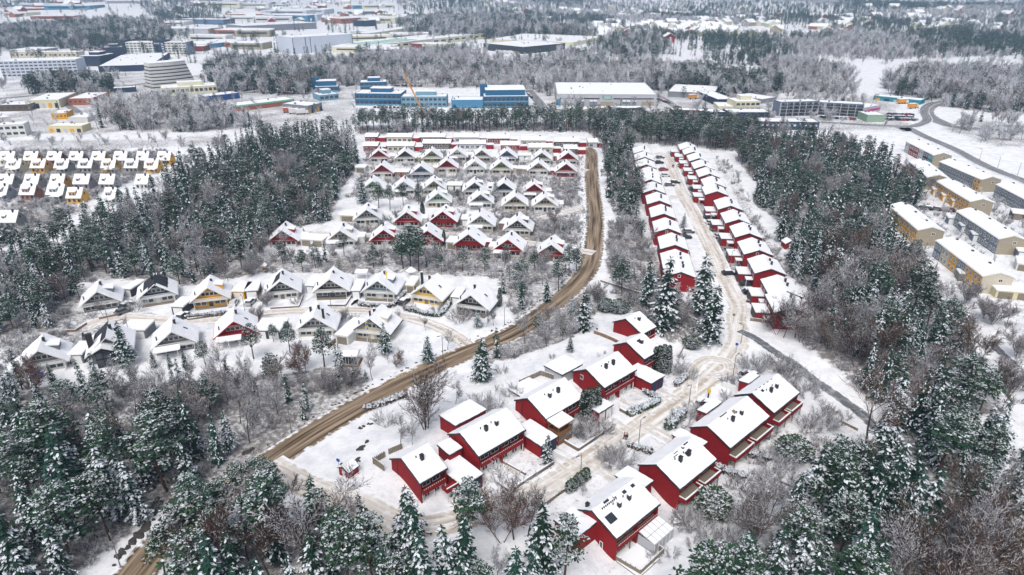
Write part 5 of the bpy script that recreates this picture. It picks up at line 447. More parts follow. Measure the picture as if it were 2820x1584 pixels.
    if lod < 2:
        k = (zr-ze)/hs; b = MB(); b.face([(2.2, 4.2, zr-2.2*k+.25), (3.0, 4.2, zr-3*k+.25), (3.0, 4.8, zr-3*k+.25), (2.2, 4.8, zr-2.2*k+.25)]); b.build('skylight', M['glass'], rf)
    if 't' in opt:
        b = MB(); b.box(-4.3, -2.6, 2.35, .8 if lod else 1.2, .05, 2.42); o = b.build('terrace_roof', M['trim'], h)
        boxo('terrace_snow', -4.35, -2.65, 2.425, (.8 if lod else 1.2)+.05, .05, 2.6, M['snow'], o)
        for px in (-4.2, -1.7, .6): boxo('terrace_post', px, -2.5, -.1, px+.12, -2.38, 2.35, M['trim'], h)
    ex = rd.random()
    if lod and ex < .45:
        sg = -1 if ex < .22 else 1; u0, u1 = sorted((sg*3.9, sg*(6.2+ex*2))); y0 = 2.5+ex*4
        e_ = boxo('side_extension', u0, y0, -.5, u1, y0+4.2, 2.15, wm, h); o = boxo('extension_snow', u0-.15, y0-.15, 2.155, u1+.15, y0+4.35, 2.42, M['snow'], e_); uneven(o, 0)
    if .3 < ex < .62 and 'b' not in opt:
        k = (zr-ze)/hs; b = MB(); b.hexa([(1.2, 3.4, 3.4), (3.2, 3.4, 3.4), (3.2, 6.2, 3.4), (1.2, 6.2, 3.4)], [(1.2, 3.4, 5.35), (3.2, 3.4, 4.9), (3.2, 6.2, 4.9), (1.2, 6.2, 5.35)]); d = b.build('dormer', gm, h)
        b = MB(); b.hexa([(1.0, 3.2, 5.36), (3.4, 3.2, 4.91), (3.4, 6.4, 4.91), (1.0, 6.4, 5.36)], [(1.0, 3.2, 5.6), (3.4, 3.2, 5.15), (3.4, 6.4, 5.15), (1.0, 6.4, 5.6)]); b.build('dormer_snow', M['snow'], d)
    if 'k' in opt:
        b = MB(); b.prism([(-hs-2.6, .85), (-hs+.1, ze+.05), (-hs+.1, ze-.15), (-hs-2.6, .65)][::-1], 0, 7); o = b.build('carport_roof', M['trim'], h)
        b = MB(); b.prism([(-hs-2.6, .86), (-hs+.1, ze+.06), (-hs+.1, ze+.25), (-hs-2.6, 1.05)], -.05, 7); b.build('carport_snow', M['snow'], o)
        for py in (.3, 6.6): boxo('carport_post', -hs-2.4, py, -.5, -hs-2.25, py+.15, .75, M['dtrim'], h)
        boxo('tarpaulin', -2.6, -1.6, -.05, -.2, .1, .75, M['tarp'], h)
    block(x-sin(R(ang))*4.4, y+cos(R(ang))*4.4, 6.3)
    place(x, y, short.replace(' from left', ''))
    return h
for a in AFRAMES: aframe(*a)
# the modern house with a tall glazed front and big black chimney
x, y, ang = MODERN
h = thing('modern_house', (x, y, tz(x, y)), R(ang), 'modern grey house with a tall glazed front and a broad black chimney', 'house')
rf = roof(h, 9.5, [(-5, 2.4), (0, 6.6), (5, 2.6)], trim=M['trim'], snow=None)
s = MB(); k = 4.2/5
for x0, x1, y0, y1 in ((-4.9, -1.2, .1, 4.5), (.1, 4.9, .1, 9.4), (-4.9, -3.4, 4.5, 9.4)):
    s.hexa([(x0, y0, 6.62-abs(x0)*k+(.1 if x0 > 0 else 0)), (x1, y0, 6.62-abs(x1)*k+.1), (x1, y1, 6.62-abs(x1)*k+.1), (x0, y1, 6.62-abs(x0)*k+.1)], [(x0, y0, 6.8-abs(x0)*k+.1), (x1, y0, 6.8-abs(x1)*k+.1), (x1, y1, 6.8-abs(x1)*k+.1), (x0, y1, 6.8-abs(x0)*k+.1)])
s.build('roof_snow', M['snow'], rf)
b = MB(); b.face([(-4.95, .1, 2.46), (0, .1, 6.615), (0, 9.4, 6.615), (-4.95, 9.4, 2.46)][::-1]); b.build('slate_covering', M['roofing'], rf)
b = MB(); b.box(-4.2, 1.1, -.6, 4.2, 8.8, 2.6); b.prism([(-4.2, 2.6), (4.2, 2.6), (0, 6.2)], 1.1, 8.8); b.build('wall', M['grey'], h)
b = MB(); b.box(-2.6, -1.4, -.3, .6, 1.1, 4.0); b.prism([(-2.6, 4), (.6, 4), (-1, 5)], -1.4, 1.1); gl = b.build('glazed_bay', M['dtrim'], h)
for i in range(2):
    for j in range(2): window(gl, -1.8+i*1.5, -1.4, .5+j*1.8, 1.25, 1.5, fm=M['dtrim'], cross=False)
b = MB(); b.prism([(-3.2, 3.9), (-1, 5.25), (1.2, 3.9), (-1, 5.0)], -1.8, 1.1); bt = b.build('bay_roof', M['trim'], h)
b = MB(); b.prism([(-3.1, 3.98), (-1, 5.27), (-1, 5.45), (-3.1, 4.15)][::-1], -1.7, 1.0); b.prism([(-1, 5.27), (1.1, 3.98), (1.1, 4.15), (-1, 5.45)][::-1], -1.7, 1.0); b.build('bay_snow', M['snow'], bt)
chimney(h, -3.6, 3, 2.5, 4.2, 1.1); chimney(h, .6, 5, 5.5, 1.8, .6); chimney(h, 1.5, 5, 5.0, 1.6, .5)
window(h, 2.2, 1.1, 3.1, 2.2, .9); window(h, 2.4, 1.1, .4, 2.6, 1.6); 
b = MB(); b.box(.9, .2, 2.5, 4.4, 1.1, 2.6)
for i in range(4): b.box(.9, .2, 2.6+i*.25, 4.2, .25, 2.72+i*.25)
b.build('balcony', M['trim'], h)
place(x, y, 'modern grey house with a glazed front'); block(x, y+4, 7)

# ------------------------------------------------------------ red duplexes on both sides of the village street
DN = dict(A='nearest red house of the left row, with a white railed balcony', B='second red duplex of the left row, with flat roofed rear annex', C='third red duplex of the left row, with an orange wooden porch', D='fourth red duplex of the left row, above the thujas',
  E='fifth red house of the left row, narrow with roof skylights', F='topmost red house of the left row, under the spruces', G='nearest red duplex of the right row, with roof hatch and glazed lean-to', H='second red duplex of the right row, with bare roof marks',
  I='third and longest red duplex of the right row', J='last red duplex of the right row, by the dark asphalt path')
DS = {k: v.split(',')[0] for k, v in DN.items()}
ANG = R(43.2)
for nme, row, x, y, Ln in DUPLEX:
    base = 0 if row == 0 else -2.5
    ze, rise, W = 4.7, 2.15, 8.7
    if nme == 'E': Ln = 6.2
    h = thing('red_duplex', (x, y, base), ANG-pi/2, DN[nme], 'house', 'red duplexes along the village street')
    # local: x from -W (uphill eave) to 0 (downhill eave), y along the ridge
    xr = -W*.58
    rf = roof(h, Ln, [(-W, ze+.05), (xr, ze+rise), (.12, ze-.05)], trim=M['dtrim'], thick=.25, snow='rsnow' if nme in 'GHJ' else 'snow', snowh=.27)
    b = MB(); low = -1.2; hi = 4.4; k1 = rise/(W*.42); k2 = rise/(W*.58)
    prof = [(-W+.2, low), (-.55, low), (-.55, ze-.05-.3+.25), (xr, ze+rise-.3), (-W+.2, ze-.2)]
    # wall as a shell with the open balcony storey cut out on the downhill side
    IN = -.85; prof = [(-W+.2, low), (IN, low), (IN, ze-IN*k2-.36), (xr, ze+rise-.27), (-W+.2, ze-.22)]
    b.prism(prof, .25, Ln-.25)
    b.build('wall', M['red'], h)
    b = MB()
    side = [(IN, low), (-.1, low), (-.1, ze-.33), (IN, ze-IN*k2-.36)]
    ends = [.25, Ln/2-.12, Ln-.47] if Ln > 8 else [.25, Ln-.47]
    for yy in ends: b.prism(side, yy, yy+.22 if yy != Ln/2-.12 else yy+.24)
    b.build('party_wall', M['red'], h)
    # upper storey: windows in the dark recess, red parapet with white cap
    nw = max(2, int(Ln/2.7))
    for i in range(nw):
        yy = .9+(Ln-1.8)*(i+.5)/nw
        window(h, IN, yy, 2.9, (Ln-2)/nw*.72, 1.35, face='+x', fm=M['trim'])
        if row == 0 or i % 2: window(h, IN+.03, yy, .25 if row else .35, (Ln-2)/nw*.5, 1.6, face='+x', fm=M['trim'])
    out_ = .0 if row == 0 or nme == 'G' else 1.15
    boxo('ground_floor_panel', IN+.002, .48, -.3, IN+.03, Ln-.48, 2.1, M['white' if row == 0 else 'greywood'], h)
    b = MB(); b.box(IN+.035, .5, 2.25, out_-.06, Ln-.5, 2.36); 
    b.build('balcony_floor', M['greywood'], h)
    segs = [(.52, Ln-.52)] if row == 0 or nme == 'G' else ([(.3, Ln*.47), (Ln*.53, Ln-.3)] if Ln > 8 else [(.3, Ln-.3)])
    for s0, s1 in segs:
        b = MB(); b.box(out_-.05, s0, 2.0, out_+.08, s1, 3.1, 0)
        if out_ > .5: b.box(-.09, s0, 2.15, out_-.05, s0+.08, 3.1); b.box(-.09, s1-.08, 2.15, out_-.05, s1, 3.1)
        pp = b.build('balcony_parapet', M['red'], h)
        b = MB(); b.box(out_-.12, s0-.05, 3.1, out_+.15, s1+.05, 3.2)
        if out_ > .5: b.box(-.09, s0-.05, 3.1, out_-.12, s0+.15, 3.2); b.box(-.09, s1-.15, 3.1, out_-.12, s1+.05, 3.2); b.build('parapet_cap', M['trim'], pp)
        if out_ < .5:
            b = MB(); kk = s0+.2
            while kk < s1-.2: b.box(out_+.081, kk, 2.95, out_+.13, kk+.16, 3.1); kk += .42
            b.build('parapet_teeth', M['trim'], pp)
        else: boxo('parapet_snow', out_-.1, s0, 3.2, out_+.13, s1, 3.27, M['snow'], pp)
    for yy in np.linspace(.6, Ln-.6, 4 if Ln > 8 else 3): boxo('balcony_post', out_-.2, yy-.07, -.4, out_-.06, yy+.07, 2.25, M['greywood' if row else 'trim'], h)
    for yy in ((Ln*.4, Ln*.62) if Ln > 8 else (Ln*.5,)):
        chimney(h, xr+1.9, yy, ze+rise-1.9*k2-.2, 1.35, .55)
        b = MB(); b.tube((xr+1.2, yy-.7, ze+rise-.7), (xr+1.2, yy-.7, ze+rise+.1), .1); b.build('vent_pipe', M['dtrim'], h)
    # small gable windows
    if nme in 'DGJ':
        for xx, zz in {'D': [(-6.2, 4.0)], 'G': [(-6.6, 3.6), (-5.0, 3.5), (-2.9, .6)], 'J': [(-5.2, 4.4)]}[nme]: window(h, xx, .25, zz, .45 if nme == 'G' else .7, 1.3 if nme == 'G' else .9, cross=False)
    def sky(u, v, w=.8, l=1.0, m='glass'):
        z = ze+rise-(u-xr)*k2+.27; b = MB(); b.hexa([(u, v, z), (u+w, v, z-w*k2), (u+w, v+l, z-w*k2), (u, v+l, z)], [(u, v, z+.06), (u+w, v, z-w*k2+.06), (u+w, v+l, z-w*k2+.06), (u, v+l, z+.06)]); b.build('skylight', M[m], rf)
    if nme == 'E': sky(xr+.9, 2.6, 1, 1.3)
    if nme == 'G':
        sky(xr+1.9, .9, 1.3, 1.7); sky(xr+.5, 6.8, .5, .8); sky(xr+.5, 9, .5, .8); sky(xr+.1, 2.6, .35, 1.2); chimney(h, -W+2.0, 1.0, ze+1.0, 1.0, .5); chimney(h, xr+.3, 5.0, ze+rise-.3, .6, .6)
        b = MB()
        for i in range(9): b.box(xr+.7+.0*i, 1.6+i*.42, ze+rise-.1, xr+.95, 1.68+i*.42, ze+rise+.22)
        b.build('roof_ladder', M['dtrim'], rf)
    if nme == 'H': sky(xr+.15, 7.6, .22, 1.6, 'roofing'); sky(xr+1.3, 6.6, .8, 1.1); chimney(h, xr+.5, 7.2, ze+rise-.3, .7, .45); sky(xr+.4, 4.6, .1, 1.2, 'roofing'); sky(xr+.8, 4.0, .1, 1.2, 'roofing')
    if nme == 'J':
        for i in range(5): sky(xr+.03*i, 1.2+i*1.5, .12, .7, 'roofing')
        sky(xr+.6, 2.4, .5, .7)
    if nme == 'I': sky(xr+.1, 4, .15, 2.4, 'roofing'); sky(xr+.5, 7.6, .7, .8, 'greywood'); 
    ex = Vector((sin(ANG), -cos(ANG), 0)); ey = Vector((cos(ANG), sin(ANG), 0))
    for u in np.linspace(1, Ln-1, 5):
        for v in (-7, -4, -1, 1): p = Vector((x, y, 0))+ey*u+ex*v; block(p.x, p.y, 2.2)
    c = Vector((x, y, 0))+ey*Ln*.5+ex*-3; place(c.x, c.y, DS[nme])
    b = MB(); b.tube((-6.6, .18, -.2), (-6.6, .18, ze+.6), .05, 5); b.build('downpipe', M['dtrim'], h)
def at_house(n, u, v):
    nme, row, x, y, Ln = next(d for d in DUPLEX if d[0] == n)
    return x+cos(ANG)*v+sin(ANG)*u, y+sin(ANG)*v-cos(ANG)*u
def annex(n, u0, u1, v0, v1, h0, h1, base, label, name='red_garage', wall='red', cat='garage', doors=None):
    # flat annex: u across (downhill positive), v along the ridge of house n
    x, y = at_house(n, u0, v0)
    o = thing(name, (x, y, base), ANG-pi/2, label, cat, 'annexes of the red duplexes')
    w, d = u1-u0, v1-v0
    b = MB(); b.hexa([(0, 0, -1.2), (w, 0, -1.2), (w, d, -1.2), (0, d, -1.2)], [(0, 0, h0), (w, 0, h1), (w, d, h1), (0, d, h0)]); b.build('wall', M[wall], o)
    b = MB(); e = .2; b.hexa([(-e, -e, h0+.004), (w+e, -e, h1+.004), (w+e, d+e, h1+.004), (-e, d+e, h0+.004)], [(-e, -e, h0+.16), (w+e, -e, h1+.16), (w+e, d+e, h1+.16), (-e, d+e, h0+.16)]); r = b.build('roof', M['dtrim'], o)
    b = MB(); e = .12; b.hexa([(-e, -e, h0+.164), (w+e, -e, h1+.164), (w+e, d+e, h1+.164), (-e, d+e, h0+.164)], [(-e, -e, h0+.4), (w+e, -e, h1+.4), (w+e, d+e, h1+.4), (-e, d+e, h0+.4)]); s = b.build('roof_snow', M['snow'], r)
    uneven(s, 4)
    if doors:
        nd, m = doors
        for i in range(nd): boxo('garage_door', w+.002, d*(i+.1)/nd, .05, w+.05, d*(i+.9)/nd, min(h0, h1)-.25, M[m], o)
    for uu in np.linspace(0, w, 3):
        for vv in np.linspace(0, d, 3): block(x+cos(ANG)*vv+sin(ANG)*uu, y+sin(ANG)*vv-cos(ANG)*uu, 2)
    return o
annex('A', -3.4, 3.4, 6.2, 10.6, 2.7, 2.6, 0, 'snow roofed red garage between the nearest two left duplexes', doors=(2, 'navy'))
annex('B', -7.4, -4.2, -3.0, -.3, 2.5, 2.2, 2.0, 'small red lean-to shed behind the first garage', 'garden_shed', cat='shed')
annex('B', -13.6, -8.9, 2.2, 9.5, 2.9, 3.1, 2.2, 'flat snowy rear annex of the second left duplex', 'rear_annex', 'red', 'annex')
annex('B', -3.4, 3.6, 11.8, 15.9, 2.7, 2.6, 0, 'red garage behind the small snowy spruce', doors=(2, 'navy'))
annex('C', -3.0, 3.7, 11.1, 15.2, 2.7, 2.6, 0, 'red garage with one white door beside the thuja clump', doors=(2, 'trim'))
annex('D', -3.0, 3.7, 11.0, 15.4, 2.7, 2.6, 0, 'red garage with dark doors under the two small thujas', doors=(2, 'navy'))
annex('G', -9.0, -4.2, -4.0, .2, 2.6, 2.8, -.4, 'low red annex at the near gable of the nearest right duplex', 'side_annex', 'red', 'annex')
annex('G', -9.0, -3.9, 11.1, 14.4, 2.7, 2.7, -.3, 'flat red annex between the nearest two right duplexes', 'side_annex', 'red', 'annex')
annex('H', -9.2, -3.7, 11.3, 13.9, 2.7, 2.7, -.3, 'flat red annex between the second and third right duplexes', 'side_annex', 'red', 'annex')
annex('I', -10.4, -8.55, 5.5, 10.8, 2.7, 3.0, -.2, 'snowy entrance annex along the third right duplex', 'side_annex', 'red', 'annex')
annex('J', -10.6, -8.55, 5.4, 9.6, 2.6, 2.9, -.2, 'snowy entrance annex along the last right duplex', 'side_annex', 'red', 'annex')
annex('D', -14.3, -9.2, -2.4, 3.6, 2.5, 2.6, 2.0, 'pale flat roofed patio shelter behind the fourth left duplex', 'patio_shelter', 'lightgrey', 'shelter')
x, y = at_house('C', .2, .4)
o = thing('wooden_porch', (x, y, 0), ANG-pi/2, 'two level orange wooden porch with a snowy roof on the third left duplex', 'porch')
b = MB(); b.box(0, 0, 1.9, 2.8, 3.8, 2.05); b.box(2.7, 0, 2.05, 2.8, 3.8, 2.95); b.box(0, 0, 2.05, 2.7, .1, 2.95); b.box(0, 3.7, 2.05, 2.7, 3.8, 2.95); b.build('parapet', M['wood'], o)
b = MB(); b.box(2.72, .3, .1, 2.78, 3.6, .95); b.box(.2, .02, .1, 2.6, .08, .95); b.build('lower_railing', M['wood'], o)
for u in (.02, 2.66):
    for v in (.02, 3.66): boxo('post', u, v, -.3, u+.12, v+.12, 4.1, M['wood'], o)
b = MB(); b.hexa([(-.1, -.2, 4.3), (3, -.2, 4.1), (3, 4, 4.1), (-.1, 4, 4.3)], [(-.1, -.2, 4.42), (3, -.2, 4.22), (3, 4, 4.22), (-.1, 4, 4.42)]); r = b.build('roof', M['wood'], o)
b = MB(); b.hexa([(-.1, -.15, 4.43), (2.95, -.15, 4.23), (2.95, 3.95, 4.23), (-.1, 3.95, 4.43)], [(-.1, -.15, 4.65), (2.95, -.15, 4.45), (2.95, 3.95, 4.45), (-.1, 3.95, 4.65)]); b.build('roof_snow', M['snow'], r)
annex('C', -14.5, -8.9, 4, 10, .35, .35, 2.3, 'snow covered raised terrace behind the third left duplex', 'raised_terrace', 'greywood', 'terrace')
# the nearest left house's wide balcony bay, and the glazed lean-to of the nearest right duplex
x, y = at_house('A', 0, 0)
o = thing('corner_balcony', (x, y, 0), ANG-pi/2, 'projecting corner balcony with white cap on the nearest left duplex', 'balcony')
b = MB(); b.box(1.1, 3.6, 2.15, 2.6, 6.1, 2.35); b.box(2.5, 3.6, 2.35, 2.6, 6.1, 3.1); b.box(1.1, 6.0, 2.35, 2.5, 6.1, 3.1); b.box(1.1, 3.6, 2.35, 2.5, 3.7, 3.1); p = b.build('parapet', M['red'], o)
b = MB(); b.box(2.45, 3.55, 3.1, 2.66, 6.15, 3.2); b.box(1.1, 5.95, 3.1, 2.45, 6.15, 3.2); b.build('parapet_cap', M['trim'], p)
for v in (3.8, 5.9): boxo('post', 2.4, v-.06, -.3, 2.52, v+.06, 2.15, M['trim'], o)
x, y = at_house('G', .12, 5.7)
o = thing('glazed_lean_to', (x, y, -2.5), ANG-pi/2, 'pale glazed lean-to with a gridded snowy roof', 'conservatory')
b = MB(); b.hexa([(0, 0, 2.5), (3.2, 0, 1.9), (3.2, 5.2, 1.9), (0, 5.2, 2.5)], [(0, 0, 2.56), (3.2, 0, 1.96), (3.2, 5.2, 1.96), (0, 5.2, 2.56)]); r = b.build('roof', M['lightgrey'], o)
for i in range(5):
    for j in range(2): b = MB(); y0 = .1+i*1.03; x0 = .1+j*1.55; z = 2.57-x0*.1875; b.hexa([(x0, y0, z), (x0+1.42, y0, z-.266), (x0+1.42, y0+.9, z-.266), (x0, y0+.9, z)], [(x0, y0, z+.05), (x0+1.42, y0, z-.21), (x0+1.42, y0+.9, z-.21), (x0, y0+.9, z+.05)]); b.build('roof_panel', M['snow'], r)
b = MB(); b.box(3.1, 0, -.3, 3.16, 5.2, 1.9); b.box(0, 0, -.3, 3.1, .06, 2.0); b.build('panel_wall', M['lightgrey'], o)
for i in range(6): boxo('glazing_bar', 3.16, i*1.02, -.2, 3.22, i*1.02+.08, 1.88, M['trim'], o)
x, y = at_house('G', .12, .3)
o = thing('garden_deck', (x, y, -2.5), ANG-pi/2, 'snowy square deck in front of the nearest right duplex', 'deck')
b = MB(); b.box(0, 0, -.3, 4.4, 5.3, .15); b.build('deck_boards', M['greywood'], o); boxo('deck_snow', .05, .05, .15, 4.35, 5.25, .25, M['snow'], o)

# ------------------------------------------------------------ red row houses up the hill
cnt = [0, 0]
for side, x, y in ROWH:
    cnt[side] += 1; i = cnt[side]; ordn = 'nearest second third fourth fifth sixth seventh eighth ninth tenth eleventh twelfth thirteenth last'.split()[i-1]
    short = f"{ordn} red row house of the upper {'right' if side else 'left'} row"
    h = thing('row_house', (x, y, 0), R(-6.5), short+(', with a red garage' if side else ', with a snowy roof'), 'house', f"row houses of the upper {'right' if side else 'left'} row")
    Ln = 11; ze = 4.4; zr = 6.0
    rf = roof(h, Ln, [(-4.4, ze), (0, zr), (4.4, ze)], trim=M['dtrim'], snow='snow', snowh=.25)
    b = MB(); b.prism([(-4.1, -1), (4.1, -1), (4.1, ze-.1), (0, zr-.28), (-4.1, ze-.1)], .25, Ln-.25); b.build('wall', M['red'], h)
    chimney(h, .9, Ln*.35, zr-.6, 1.3, .5); chimney(h, 1.1, Ln*.62, zr-.6, 1.3, .5)
    if i % 3 == 1: window(h, -.4, .25, 4.4, .6, .7, cross=False)
    for v in (2, 5.5, 9): window(h, 4.1, v, 2.6, 1.4, 1.1, face='+x'); window(h, 4.1, v, .4, 1.2, 1.3, face='+x') if i < 4 else None
    if side == 0:
        b = MB(); b.box(4.15, 1, 2.2, 5.0, Ln-1, 2.3); b.box(4.95, 1, 2.3, 5.0, Ln-1, 3.1); b.build('balcony', M['trim'], h)
    else:
        for v in (2, 6, 9): window(h, -4.1, v, 2.4, 1.3, 1.1, face='-x')
        g = thing('red_garage', (x, y, 0), R(-6.5), f'red garage left of the {short}', 'garage', 'garages of the upper right row')
        b = MB(); b.box(-7.6, 4.0, -.5, -4.2, 9.0, 2.4); b.build('wall', M['red'], g); boxo('roof', -7.8, 3.8, 2.405, -4.15, 9.2, 2.52, M['dtrim'], g); boxo('roof_snow', -7.75, 3.85, 2.525, -4.15, 9.15, 2.75, M['snow'], g)
        for v in (4.4, 6.7): boxo('garage_door', -7.66, v, 0, -7.605, v+1.9, 2.05, M['dtrim'], g)
        p = MB(); p.box(-6.2, .6, 2.2, -4.3, 2.6, 2.3); pc = p.build('entrance_canopy', M['trim'], h); boxo('canopy_snow', -6.2, .6, 2.305, -4.3, 2.6, 2.5, M['snow'], pc)
        for v in (.7, 2.4): boxo('canopy_post', -6.1, v, -.3, -6.0, v+.1, 2.2, M['trim'], h)
    e = Vector((sin(R(6.5)), cos(R(6.5))))
    for v in (1, 4, 7, 10): block(x+e.x*v, y+e.y*v, 5.0)
    if side: block(x-6, y+6, 3)
    place(x, y+2, short)

# ------------------------------------------------------------ chalets on the far left
CN = dict(paleyellow='pale yellow', orange='orange yellow', olivegrey='olive grey', dark='dark grey', brick='brick orange')
RN = ['back', 'second', 'third', 'fourth', 'lowest']
for x1, y1, x2, y2, c, ri, i in CHALETS:
    Ln = math.hypot(x2-x1, y2-y1)*.98; an = math.atan2(y2-y1, x2-x1)
    nm = CN.get(c, c); short = f"{nm} chalet, {'first second third fourth fifth sixth seventh eighth'.split()[i]} from left in the {RN[ri]} chalet row"
    h = thing('chalet', (x1, y1, 0), an-pi/2, short, 'house', 'steep roofed chalets on the far left')
    W = 5.8; hw = W/2; ze = 2.4; zr = 5.7; pale_wall = M.get('pale '+c)
    if not pale_wall: pale_wall = M['pale '+c] = boards('pale_'+c, [v*.62+.2 for v in CL_[c]] if c not in ('orange', 'brick', 'red') else [v*.9+.04 for v in CL_[c]])
    roof(h, Ln, [(-hw-.25, ze), (0, zr), (hw+.25, ze)], trim=M['trim'], snow='snow', snowh=.14)
    b = MB(); b.prism([(-hw+.1, -.6), (hw-.1, -.6), (hw-.1, ze-.05), (0, zr-.35), (-hw+.1, ze-.05)], .2, Ln-.2); b.build('wall', pale_wall, h)
    big = ri % 2; y0, y1_ = (Ln*.22, Ln*.64) if big else (Ln*.2, Ln*.42); xf = 2.5 if big else 2.2; zt = 4.55 if big else 4.3
    b = MB(); b.prism([(.6, 2.8), (xf, 2.8), (xf, zt), (.6, zt+.45)], y0, y1_); d = b.build('dormer', pale_wall, h)
    b = MB(); b.hexa([(.5, y0-.15, zt+.48), (xf+.2, y0-.15, zt+.01), (xf+.2, y1_+.15, zt+.01), (.5, y1_+.15, zt+.48)], [(.5, y0-.15, zt+.65), (xf+.2, y0-.15, zt+.2), (xf+.2, y1_+.15, zt+.2), (.5, y1_+.15, zt+.65)]); b.build('dormer_snow', M['snow'], d)
    for k in ((.32, .53) if big else (.31,)): window(h, xf, Ln*k, 3.35, .8, .75, face='+x', frame=2)
    if big and i % 2 == 0:
        b = MB(); b.box(hw+.1, Ln*.45, 2.2, hw+3, Ln*1.02, 2.3); p_ = b.build('porch_roof', M['trim'], h); boxo('porch_snow', hw+.1, Ln*.44, 2.305, hw+3.1, Ln*1.03, 2.5, M['snow'], p_)
        for v in (.48, .98): boxo('porch_post', hw+2.8, Ln*v-.06, -.2, hw+2.92, Ln*v+.06, 2.2, M['trim'], h)
    for k in (.2, .5, .8): window(h, hw-.1, Ln*k, .7, 1.0, 1.1, face='+x', frame=False)
    window(h, 0, Ln-.2, 3.0, .8, .9, face='+y', frame=False)
    chimney(h, .5, Ln*.72, 5.0, 1.2, .5, False)
    block(x1+(x2-x1)*.5, y1+(y2-y1)*.5, 4); place((x1+x2)/2, min(y1, y2), f"{nm} chalet of the {RN[ri]} row")
# ------------------------------------------------------------ low terraces behind the A-frames
for k, (x1, y1, x2, y2, dy, ri) in enumerate(FLATROWS):
    an = math.atan2(y2-y1, x2-x1); Ln = math.hypot(x2-x1, y2-y1); i = k if ri == 0 else k-8
    short = f"long red bungalow, {'first second third fourth fifth sixth seventh eighth'.split()[i]} from left in the {'back' if ri == 0 else 'front'} bungalow row"
    h = thing('long_bungalow', (x1, y1, 0), an, short, 'house', 'red bungalows before the pine belt')
    D_ = 8.5
    b = MB(); b.box(0, .3, -.5, Ln, D_, 2.55); b.build('wall', M[('red', 'beige', 'brown', 'lightgrey')[k % 4]], h)
    b = MB(); b.hexa([(-.4, 0, 2.6), (Ln+.4, 0, 2.6), (Ln+.4, D_*.6, 3.6), (-.4, D_*.6, 3.6)], [(-.4, 0, 2.75), (Ln+.4, 0, 2.75), (Ln+.4, D_*.6, 3.75), (-.4, D_*.6, 3.75)]); b.hexa([(-.4, D_*.6, 3.6), (Ln+.4, D_*.6, 3.6), (Ln+.4, D_+.4, 2.7), (-.4, D_+.4, 2.7)], [(-.4, D_*.6, 3.75), (Ln+.4, D_*.6, 3.75), (Ln+.4, D_+.4, 2.85), (-.4, D_+.4, 2.85)]); r = b.build('roof', M['dtrim'], h)
    b = MB(); b.hexa([(-.35, .05, 2.76), (Ln+.35, .05, 2.76), (Ln+.35, D_*.6, 3.76), (-.35, D_*.6, 3.76)], [(-.35, .05, 3.0), (Ln+.35, .05, 3.0), (Ln+.35, D_*.6, 4.0), (-.35, D_*.6, 4.0)]); b.hexa([(-.35, D_*.6, 3.76), (Ln+.35, D_*.6, 3.76), (Ln+.35, D_+.35, 2.86), (-.35, D_+.35, 2.86)], [(-.35, D_*.6, 4), (Ln+.35, D_*.6, 4), (Ln+.35, D_+.35, 3.1), (-.35, D_+.35, 3.1)]); b.build('roof_snow', M['snow'], r)
    for t in np.arange(1.5, Ln-1, 2.6): window(h, t, .3, .7, 1.5, 1.2)
    chimney(h, Ln*.8, D_*.6, 3.6, .9, .6, False)
    w = thing('red_storeroom', (x2, y2, 0), an, f'small red storeroom at the end of the {short.split(", ")[1].replace(" from left", "")}'.replace('bungalow row', 'row bungalow'), 'shed', 'storerooms between the bungalows')
    b = MB(); b.box(.5, .8, -.4, 4.2, 4.5, 2.2); b.build('wall', M['red'], w); boxo('roof_snow', .4, .7, 2.2, 4.3, 4.6, 2.45, M['snow'], w)
    for t in np.arange(0, Ln+4, 3): block(x1+(x2-x1)*t/Ln, y1+4, 5)
    place((x1+x2)/2, y1, short.split(',')[0]+' of the '+('back' if ri == 0 else 'front')+' bungalow row')
# ------------------------------------------------------------ terraces on the right
for x, y, Ln, W, an, c, short in TERRACES:
    W = 8; Ln = max(Ln, 27); h = thing('terrace_block', (x, y, 0), R(an)-pi/2, short+', with beige end wall', 'terrace', 'long terraces on the right')
    roof(h, Ln, [(-.3, 5.2), (W/2, 6.5), (W+.3, 5.2)], trim=M['trim'], snow='snow')
    b = MB(); b.prism([(.02, -.6), (W-.02, -.6), (W-.02, 5.1), (W/2, 6.3), (.02, 5.1)], .2, Ln-.2); b.build('end_wall', M['tan' if c != 'mixed' else 'beige'], h)
    pal = dict(paint=['lightgrey', 'red', 'red', 'lightgrey', 'navy', 'teal'], mixed=['bluegrey', 'beige', 'orange', 'bluegrey', 'orange', 'orange'], bluegrey=['bluegrey', 'bluegrey', 'bluegrey', 'slate', 'bluegrey', 'orange' if 'yellow' in short else 'slate']).get(c, [c]*6)
    n6 = 6; st = Ln/n6
    for i in range(n6):
        f = boxo('unit_front', -.05, Ln-(i+1)*st+.25, -.5, .015, Ln-i*st-.25 if i else Ln-.25, 5.05, M[pal[i]], h)
        for z in (.6, 3.1):
            for k in (.28, .72): window(f, -.05, Ln-(i+1)*st+st*k, z, 1.1, 1.2, face='-x')
        chimney(h, W/2+.5, Ln-(i+.6)*st, 6.0, .9, .6, False) if i % 2 == 0 else None
    window(h, W*.6, .2, 3.6, 1, .8)
    for t in np.arange(1, Ln, 3): block(x+cos(R(an))*t+3.5*sin(R(an)), y+sin(R(an))*t-3.5*cos(R(an)), 5)
    place(x, y, short)
